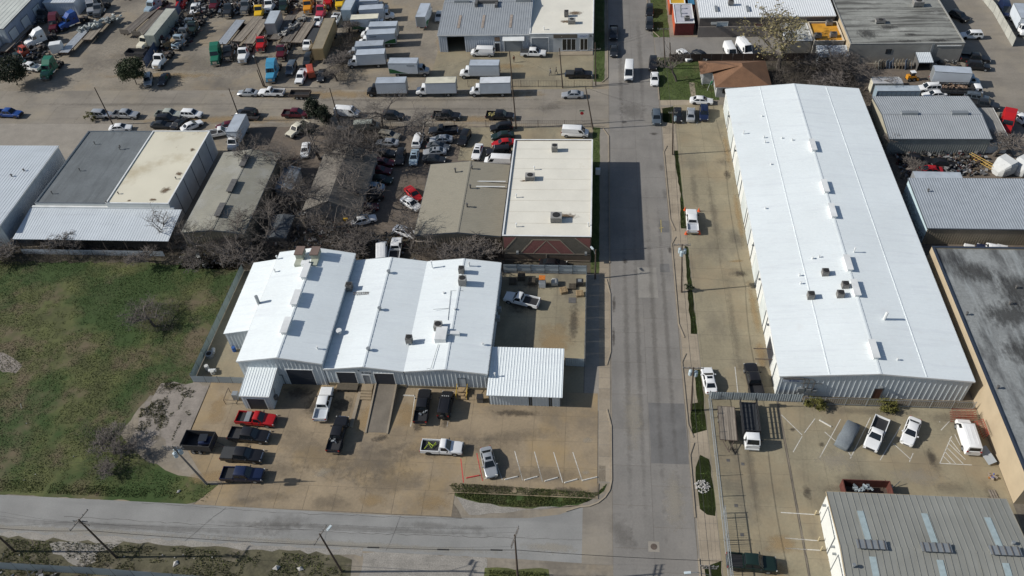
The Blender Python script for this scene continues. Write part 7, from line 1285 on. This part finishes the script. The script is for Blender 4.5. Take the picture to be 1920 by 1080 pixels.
sb = thing('steel_plate', 'dark square plate on the yard floor below the crates', 'plate', at(1073, 563, .05)); link('plate', MB().box(-.6, .6, -.6, .6, -.02, .03).mesh('plate', HVACD), sb)
for px, lab in (((1284, 394), 'orange traffic cone at the front left of the marked-off pickup'), ((1310, 396), 'orange traffic cone at the front right of the marked-off pickup'), ((1286, 439), 'orange traffic cone at the rear left of the marked-off pickup'), ((1311, 438), 'orange traffic cone at the rear right of the marked-off pickup')):
    t = thing('traffic_cone', lab, 'traffic cone', at(*px, .04), 0, 'orange traffic cones'); link('cone', MB().tube([(0, 0, .04), (0, 0, .75)], [.2, .04], 10).mesh('cone', ORNG), t); link('base', MB().box(-.24, .24, -.24, .24, 0, .04).mesh('base', ORNG), t)
for a, b, lab, m in (((874, 896), (899, 891), 'red concrete wheel stop in the red-lined stall', PAINTR), ((909, 897), (922, 895), 'white wheel stop in front of silver sunroof sedan', PAINTW), ((946, 899), (971, 893), 'white wheel stop, leftmost of the empty diagonal stalls', PAINTW), ((983, 900), (1008, 893), 'white wheel stop, second of the empty diagonal stalls', PAINTW), ((1021, 902), (1046, 895), 'white wheel stop, third of the empty diagonal stalls', PAINTW), ((1058, 905), (1083, 898), 'white wheel stop, fourth of the empty diagonal stalls', PAINTW), ((1091, 901), (1120, 894), 'white wheel stop, last one at the sidewalk end', PAINTW), ((756, 741), (777, 742), 'white wheel stop at the head of stall beside loading ramp', PAINTW), ((1536, 787), (1559, 800), 'white wheel stop in the east lot left of covered car', PAINTW)):
    A, B_ = at(*a, .1), at(*b, .1); d = B_-A; t = thing('wheel_stop', lab, 'wheel stop', ((A.x+B_.x)/2, (A.y+B_.y)/2, .028), math.atan2(d.y, d.x), 'concrete wheel stops'); l = d.length/2
    link('block', MB().add([(-l, -.1, 0), (l, -.1, 0), (l, .1, 0), (-l, .1, 0), (-l+.04, -.06, .14), (l-.04, -.06, .14), (l-.04, .06, .14), (-l+.04, .06, .14)], [(4, 5, 6, 7), (0, 1, 5, 4), (1, 2, 6, 5), (2, 3, 7, 6), (3, 0, 4, 7)]).mesh('block', m), t)
    for x in (-l*.7, l*.7): link('anchor_pin', MB().tube([(x, 0, .13), (x, 0, .155)], .025, 6).mesh('anchor_pin', STEEL), t)
# bollards beside olive building doors
for px, lab in (((1528, 965), 'pale bollard post at the upper door of the olive building'), ((1534, 1014), 'pale bollard post between doors of the olive building'), ((1539, 1032), 'pale bollard post at lower door of the olive building')):
    t = thing('bollard', lab, 'bollard', at(*px, .03), 0, 'bollards by the olive building'); link('post', MB().tube([(0, 0, 0), (0, 0, 1.0)], .09, 8).mesh('post', pm("bollard_cream", (.5, .42, .26), .7)), t); link('cap', MB().tube([(0, 0, 1.0), (0, 0, 1.06)], [.1, .04], 8).mesh('cap', MATS["bollard_cream"]), t)
# dumpster
dp = thing('dumpster', 'large open rusty red dumpster behind the olive roof', 'dumpster', (36.6, 56.9, .03))
for q in ((-3, 3, -1.2, -1.1), (-3, 3, 1.1, 1.2), (-3, -2.9, -1.1, 1.1), (2.9, 3, -1.1, 1.1)): link('side_wall', MB().box(*q, .1, 1.8).mesh('side_wall', pm("dumpster_rust", (.10, .03, .022), .8, var=.3, scale=2, pos=False)), dp)
link('floor', MB().box(-2.9, 2.9, -1.1, 1.1, .1, .2).mesh('floor', STEEL), dp); load('scrap_load', 'white plastic scraps inside the rusty dumpster', 'scrap', (1618, 918), 1.0, lambda: pile(14, 1.2, .4, .4, .8), pm("scrap_white", (.26, .30, .32), .6, isl=.4))
for k, x in enumerate((40.4, 41.9)): barrel((0, 0), ['dark round tank behind olive roof next to dumpster', 'small dark drum behind olive roof next to round tank'][k], .5-.15*k, 1.2, HVACD).location = (x, 56.2, .03)
# ladders / scaffold and planks by the tan wall
sf = thing('scaffold_frames', 'red scaffold frames stacked behind the white ladder van', 'scaffold', (53.2, 69.4, .03)); RED = pm("scaffold_red", (.27, .05, .03), .7)
for k in range(5):
    m_ = MB(); y = k*.28-.6
    for z in (.3+.15*k, 1.2+.12*k): m_.tube([(-2.6, y, z), (.6, y+.1, z)], .04, 5)
    for i in range(6): m_.tube([(-2.6+i*.6, y, .3+.15*k), (-2.6+i*.6+.3, y, 1.2+.12*k)], .025, 4)
    link('frame', m_.mesh('frame', RED), sf)
m_ = MB()
for i in range(9): m_.tube([(.0+i*.12, -.8-i*.3, .2), (1.2, -.9-i*.3, 1.6)], .045, 4)
for o_ in (0, .6, 1.2): m_.tube([(o_, -.8, .2+o_*1.1), (o_, -3.4, .2+o_*1.1)], .05, 5)
link('ladder_frame', m_.mesh('ladder_frame', RED), sf)
sp = thing('white_board', 'pale board leaning between white van and tan wall', 'board', (53.7, 63.4, .03), .25); link('board', MB().rbox((0, 0, .5), 1.1, 2.6, .06, 0, tilt=.5).mesh('board', MGREY), sp)
bd = thing('coloured_bundle', 'small orange and blue bundle at the foot of tan wall', 'bundle', (53.4, 60.3, .05)); link('body', pile(10, .5, .3, .4, .7).mesh('body', multi('bundle_colours', [(.4, .15, .03), (.1, .12, .3), (.3, .25, .2)])), bd)
pk = thing('plank_stack', 'three weathered planks lying beside tan wall', 'planks', (52.9, 56.9, .03))
for i in range(3): link('plank', MB().rbox((i*.32-.3, 0, .08), .2, 3.0, .1, .1).mesh('plank', PLANK), pk)
# rocks and signs
def rocks(label, c, n, rad, s):
    t = thing('rock_pile', label, 'rocks', c)
    for i in range(n):
        a, r = random.uniform(0, 6.28), rad*math.sqrt(random.random()); link('rock', ROCKM[i % len(ROCKM)], t, (math.cos(a)*r, math.sin(a)*r, .06+.25*(1-r/rad)), random.uniform(0, 6)).scale = (s*random.uniform(.6, 1.4),)*3
ROCKM = []
for k in range(4):
    me = MB(); me.add([(random.uniform(.7, 1.2)*x*.16, random.uniform(.7, 1.2)*y*.14, random.uniform(.7, 1.2)*z*.11) for x, y, z in ((1, 0, 0), (-1, 0, 0), (0, 1, 0), (0, -1, 0), (0, 0, 1), (0, 0, -1))], [(0, 2, 4), (2, 1, 4), (1, 3, 4), (3, 0, 4), (2, 0, 5), (1, 2, 5), (3, 1, 5), (0, 3, 5)]); ROCKM.append(me.mesh('rock', ROCK))
rocks('heap of white rocks beside the chain link fence on the right sidewalk', at(1317, 912), 90, 1.0, .8)
for px, s, lab in (((519, 1064), 2.6, 'pale grey boulder on south verge left of lamp pole'), ((563, 1066), 2.2, 'brown flat stone on south verge next to the lamp pole'), ((330, 1055), 2.6, 'rust brown log-like stone on the south verge'), ((335, 921), 1.5, 'round pale stone on field edge near apron')):
    t = tag(link('boulder', ROCKM[random.randrange(4)], None, at(*px, .1), random.uniform(0, 3)), lab, 'boulder'); t.scale = (s*1.3, s, s)
sr = thing('stone_slabs', 'row of leaning stone slabs against the block wall', 'stone slabs', (66, 161.5, 0)); cols = [pm("slab_"+n_, c_, .5, var=.15, scale=2, pos=False) for n_, c_ in (('cream', (.42, .4, .33)), ('grey', (.2, .22, .24)), ('blue', (.16, .2, .26)), ('tan', (.32, .26, .18)))]
for i in range(14):
    x = -4.6+i*.62; m_ = MB().box(-.55, .55, -.035, .035, 0, random.uniform(1.3, 2.1)); o = link('slab', m_.mesh('slab', cols[random.choice((0, 0, 1, 2, 3))]), sr, (x if x < 3 else x+3.4, random.uniform(-.5, .3), .05), 1.1+random.uniform(-.3, .3)); o.rotation_euler = (-.22, random.uniform(-.1, .1), 1.0+random.uniform(-.3, .3))
building('open_shed', 'small open-fronted shed with pale ribbed roof among the stone slabs', 'shed', 69.6, 72.4, 160.2, 163.3, [(160.2, 2.1), (163.3, 2.6)], 'x', HVACD, PALEB, .4, .4, .1, TRIMD, skip='S')
ym = thing('skid_loader', 'small yellow and white machine beside the white-railed trailer', 'machine', at(1706, 150), .2); MY = pm("machine_yellow", (.55, .24, .02), .5); P = []
link('body', MB().box(-.9, .7, -.5, .5, .4, 1.1).box(-.9, -.3, -.45, .45, 1.1, 1.3).mesh('body', MY), ym); link('cab', MB().box(-.2, .6, -.4, .4, 1.1, 1.9).mesh('cab', TRIMB), ym); link('canopy', MB().box(-.3, .7, -.5, .5, 1.9, 2.0).mesh('canopy', TRIMW), ym); wheel_parts(P, (-.5, .5), .75, .38, .22)
for q in P: o = link(q[0], q[1].mesh(q[0], q[2], .55), ym); link(q[3][0], q[3][1].mesh(q[3][0], q[3][2]), o)
link('arm', MB().tube([(-.6, .6, 1.1), (.9, .6, .9), (1.2, .6, .3)], .07, 5).tube([(-.6, -.6, 1.1), (.9, -.6, .9), (1.2, -.6, .3)], .07, 5).box(1.15, 1.5, -.8, .8, .1, .5).mesh('arm', MY), ym)
for px, lab in (((1879, 322), 'white cloth-covered mound at right edge, larger of two'), ((1916, 322), 'white cloth-covered mound at right edge, partly cut off')):
    t = thing('covered_mound', lab, 'covered equipment', at(*px), .5); mb = MB(); loft(mb, [(2.0, .5, .02, 1.0), (1.7, 1.3, .02, 2.1), (.9, 1.7, .02, 2.9), (-.6, 1.7, .02, 2.7), (-1.5, 1.3, .02, 1.9), (-1.9, .6, .02, .9)]); link('tarp', mb.mesh('tarp', pm("tarp_white", (.52, .53, .52), .7, pos=False, bump=1, fs=2, var=.1, scale=1, stain=((.1, .1, .1), 1.3, .66, .72, .8))), t); link('rope', MB().tube([(-1.2, -1.6, .6), (0, -1.2, 2.4), (0, 1.2, 2.4), (-1, 1.7, .6)], .03, 4).mesh('rope', TRIMB), t)
cr = thing('crane_boom', 'yellow lattice boom lying in the dark yard', 'boom', at(1838, 308), -1.0); mb = MB()
for y in (-.3, .3):
    for z in (.3, .9): mb.tube([(-2.6, y, z), (2.6, y, z+.3)], .06, 4)
for i in range(9): mb.tube([(-2.6+i*.58, -.3, .3), (-2.3+i*.58, .3, .9)], .04, 4)
link('lattice', mb.mesh('lattice', pm("boom_yellow", (.42, .27, .06), .7)), cr)
# junk heaps with their own look
jr = thing('junk_tent', 'brown collapsed tarpaulin roofs in the junk heap', 'tarpaulin', at(575, 420)); TB = pm("tarp_brown", (.19, .155, .115), .85, pos=False, var=.2, scale=.8)
for ox, oy, w, d_, h in ((-1.4, -.3, 3.8, 2.6, 1.6), (2.4, .5, 3.0, 2.4, 1.9)): link('tarp', MB().add([(ox-w/2, oy-d_/2, .5), (ox+w/2, oy-d_/2, .7), (ox+w/2, oy+d_/2, .6), (ox-w/2, oy+d_/2, .8), (ox-w*.3, oy+.1, h), (ox+w*.3, oy, h*.95)], [(0, 1, 5, 4), (1, 2, 5), (2, 3, 4, 5), (3, 0, 4), (3, 2, 1, 0)]).mesh('tarp', TB), jr)
bj = thing('blue_tarp', 'bright blue tarpaulin and yellow bin in the junk heap', 'tarpaulin', at(645, 404), .4); link('tarp', MB().add([(-.9, -1.4, .3), (.5, -1.5, .4), (1.0, 1.5, 1.2), (-.3, 1.5, 1.4), (-.4, 0, 1.0), (.8, 0, .8)], [(0, 1, 5, 4), (4, 5, 2, 3)]).mesh('tarp', pm("tarp_blue", (.04, .14, .36), .6)), bj); link('bin', MB().box(-.3, .5, -2.4, -1.6, 0, 1.1).mesh('bin', pm("bin_yellow", (.45, .28, .02), .6)), bj)
gs = thing('steel_shed', 'pale blue-grey gabled steel shed in front of the shingle house', 'shed', at(545, 352)); link('wall', MB().box(-1.6, 1.6, -3.2, 3.2, 0, 2.3).mesh('wall', pm("shed_steel", (.24, .27, .30), .6)), gs)
for s in (-1, 1): mb = MB(); q = [(s*1.75, -3.35, 2.25), (s*1.75, 3.35, 2.25), (0, 3.35, 2.8), (0, -3.35, 2.8)]; sheet(mb, *(q if s > 0 else [q[1], q[0], q[3], q[2]]), .4, .03, .05); link('roof', mb.mesh('roof', pm("shed_roof", (.25, .28, .31), .6)), gs)
ds_ = thing('dark_shed', 'dark grey tarp-roofed shed behind the tall workshop', 'shed', at(530, 440)); link('wall', MB().box(-1.9, 1.9, -3, 3, 0, 1.9).mesh('wall', HVACD), ds_); link('roof', MB().add([(-2, -3.1, 1.91), (2, -3.1, 1.91), (2, 3.1, 2.0), (-2, 3.1, 2.0), (0, -3.1, 2.4), (0, 3.1, 2.4)], [(0, 4, 5, 3), (4, 1, 2, 5), (0, 1, 4), (2, 3, 5)]).mesh('roof', pm("dark_tarp", (.075, .085, .095), .6)), ds_)
wf = thing('scrap_chair', 'white broken chair frame in shade behind the field edge', 'chair', at(373, 487), .4)
for x in (-.4, .4):
    for y in (-.4, .4): link('leg', MB().tube([(x, y, 0), (x*.8, y*.8, .8)], .05, 5).mesh('leg', TRIMW), wf)
link('seat', MB().box(-.4, .4, -.4, .4, .8, .86).mesh('seat', TRIMW), wf); link('backrest', MB().box(-.4, .4, .36, .42, .87, 1.5).mesh('backrest', TRIMW), wf)
cr_ = []
for i, (px, lab) in enumerate((((333, 88), 'tan wooden crate in junk truck row, front one'), ((318, 90), 'yellowish wooden crate in the junk truck row, left one'), ((320, 64), 'small yellow crate up the junk truck row'))):
    t = thing('wooden_crate', lab, 'crate', at(*px), .5, 'crates in the junk row'); s = (2.2, 2.0, 1.4)[i]
    for z in range(5): link('slat', MB().box(-s/2, s/2, -s/2, s/2, .05+z*s/5, .05+z*s/5+s/5-.05).mesh('slat', PALLET), t)
rm = thing('compressor_trailer', 'orange-red machine box on wheels beside the white pickup in truck yard', 'machine', at(585, 142), -1.2); P = []
link('body', MB().box(-2, 2, -.8, .8, .6, 1.9).add([(-2, -.8, 1.9), (2, -.8, 1.9), (1.7, -.6, 2.1), (-1.7, -.6, 2.1), (-2, .8, 1.9), (2, .8, 1.9), (1.7, .6, 2.1), (-1.7, .6, 2.1)], [(0, 1, 2, 3), (5, 4, 7, 6), (3, 2, 6, 7), (1, 5, 6, 2), (4, 0, 3, 7)]).mesh('body', paint('rust')), rm); wheel_parts(P, (0,), .95, .38, .2)
for q in P: o = link(q[0], q[1].mesh(q[0], q[2], .55), rm); link(q[3][0], q[3][1].mesh(q[3][0], q[3][2]), o)
# meter boxes, sign post, gate posts
pb = thing('mailbox_post', 'white utility cabinet beside shaded sidewalk of the cream-roofed building', 'cabinet', at(1121, 326)); link('box', MB().box(-.45, .45, -.4, .4, .02, 1.2).mesh('box', TRIMW), pb); link('base', MB().box(-.5, .5, -.45, .45, 0, .1).mesh('base', WALK), pb)
for px, lab in (((473, 745), 'grey meter cabinet on pipe frame left of the entry shed'),):
    t = thing('meter_cabinet', lab, 'cabinet', at(438, 748)); link('cabinet', MB().box(.2, 1.0, -.4, .4, .3, 1.5).mesh('cabinet', MGREY), t); link('guard_rail', MB().tube([(-.9, -1.0, 0), (-.9, -1.0, 1.1), (.9, -1.0, 1.1), (.9, -1, 0)], .05, 5).tube([(-.9, -1, 1.1), (-.9, 1.2, 1.1), (-.9, 1.2, 0)], .05, 5).mesh('guard_rail', STEEL), t)
t = thing('refuse_bin', 'dark wheeled bin between the yellow-railed stairs and carport', 'bin', at(901, 752)); link('body', MB().box(-.45, .45, -.4, .4, .08, 1.1).mesh('body', HVACD), t); link('lid', MB().box(-.48, .48, -.44, .44, 1.1, 1.18).mesh('lid', TRIMB), t)
t = thing('street_sign', 'green and red street sign above cross street near the corner pole', 'sign', at(1091, 228)); link('post', MB().tube([(0, 0, 0), (0, 0, 2.7)], .04, 6).mesh('post', MGREY), t); link('name_plate', MB().box(-.5, .5, -.02, .02, 2.5, 2.75).mesh('name_plate', pm("sign_green", (.01, .16, .07), .5)), t); o_ = [(.38*math.cos(PI/8+i*PI/4), .38*math.sin(PI/8+i*PI/4)) for i in range(8)]; link('stop_plate', MB().add([(x, -.05, 2.05+z) for x, z in o_], [tuple(range(8))]).add([(x, -.03, 2.05+z) for x, z in o_], [tuple(range(7, -1, -1))]).mesh('stop_plate', pm("sign_red", (.45, .02, .03), .5)), t)
for px, lab in (((1326, 170), 'green leaning flag banner beside the driveway sedan'),): t = thing('garden_flag', lab, 'flag', at(*px)); link('pole', MB().tube([(0, 0, 0), (.5, .2, 2.2)], .03, 5).mesh('pole', TRIMW), t); link('flag', MB().add([(.2, .1, 1.2), (.5, .2, 2.2), (1.0, .1, 2.3), (.8, .2, 1.4)], [(0, 1, 2, 3)]).mesh('flag', pm("flag_green", (.05, .25, .1), .7)), t)
# ------------------------------------------------------------------ people
def person(px, label, ang, top, legs, phase, hair=(.03, .02, .015)):
    t = thing('person', label, 'person', at(*px, .02), ang, None); me = bpy.data.meshes.new('body'); s = .22*phase
    V_ = [((0, 0, .95), .13), ((0, 0, 1.2), .15), ((0, 0, 1.42), .14), ((0, 0, 1.52), .06), ((.01, 0, 1.6), .085), ((.015, 0, 1.72), .085), ((0, .1, .88), .09), ((s, .11, .48), .065), ((s*.9-.12*abs(phase), .11, .08), .05), ((s*.9+.06, .12, .03), .045), ((0, -.1, .88), .09), ((-s, -.11, .48), .065), ((-s*1.5, -.11, .08), .05), ((-s*1.5+.16, -.12, .03), .045),
         ((0, .2, 1.4), .06), ((-s*.5, .25, 1.13), .045), ((-s*.2+.08, .25, .88), .038), ((-s*.2+.1, .25, .79), .032), ((0, -.2, 1.4), .06), ((s*.5, -.25, 1.13), .045), ((s*.7+.08, -.25, .88), .038), ((s*.7+.1, -.25, .79), .032)]
    E_ = [(0, 1), (1, 2), (2, 3), (3, 4), (4, 5), (0, 6), (6, 7), (7, 8), (8, 9), (0, 10), (10, 11), (11, 12), (12, 13), (2, 14), (14, 15), (15, 16), (16, 17), (2, 18), (18, 19), (19, 20), (20, 21)]
    me.from_pydata([v for v, r in V_], E_, []); o = link('body', me, t); sk_ = o.modifiers.new('skin', 'SKIN'); o.modifiers.new('sub', 'SUBSURF').levels = 1; o.modifiers['sub'].render_levels = 1
    for i, (v, r) in enumerate(V_): me.skin_vertices[0].data[i].radius = (r, r*(1.25 if i in (0, 1, 2) else 1)); 
    me.skin_vertices[0].data[0].use_root = True
    m = bpy.data.materials.new('clothing'); m.use_nodes = True; n, l = m.node_tree.nodes, m.node_tree.links; tc = n.new("ShaderNodeTexCoord"); sx = n.new("ShaderNodeSeparateXYZ"); l.new(tc.outputs["Object"], sx.inputs[0]); r = n.new("ShaderNodeValToRGB"); r.color_ramp.interpolation = 'CONSTANT'; e = r.color_ramp.elements
    while len(e) < 4: e.new(.5)
    for k, (pos, c) in enumerate(((0, (.03, .025, .02)), (.06, legs), (.5, top), (.83, (.32, .19, .13)))): e[k].position = pos; e[k].color = (*c, 1)
    mr_ = n.new("ShaderNodeMapRange"); mr_.inputs[2].default_value = 1.83; l.new(sx.outputs[2], mr_.inputs[0]); l.new(mr_.outputs[0], r.inputs[0]); l.new(r.outputs[0], n["Principled BSDF"].inputs["Base Color"]); me.materials.append(m)
    link('hair', MB().tube([(-.01, 0, 1.68), (0, 0, 1.78), (0, 0, 1.82)], [.105, .09, .03], 8).mesh('hair', pm("hair_dark", hair, .8), 1), t); link('nose', MB().rbox((.105, 0, 1.66), .04, .03, .05).mesh('nose', pm("skin", (.32, .19, .13), .6)), t)
    return t
person((1032, 141), 'person in grey top walking, left of the pair by the pole', .3, (.14, .15, .17), (.05, .06, .09), 1); person((1043, 139), 'person in dark top walking, right of the pair by the pole', .2, (.03, .03, .035), (.03, .03, .035), -1)
person((964, 117), 'person in orange-brown top by the pole at shop yard', 2, (.25, .1, .05), (.15, .12, .1), .6); person((935, 95), 'person in black standing at shop door right of white van', -1.5, (.02, .02, .02), (.02, .02, .025), .1)
tl = [o for o in C.objects if o.get('label') == 'white box truck with black lettering cut off by right edge'][0]
mb_ = text(None, 'Au', (0, 0, 0), .8, MATS["letter_black"]); mb_.parent = tl; mb_.location = (1.6, -1.29, 2.3); mb_.rotation_euler = (PI/2, 0, 0)
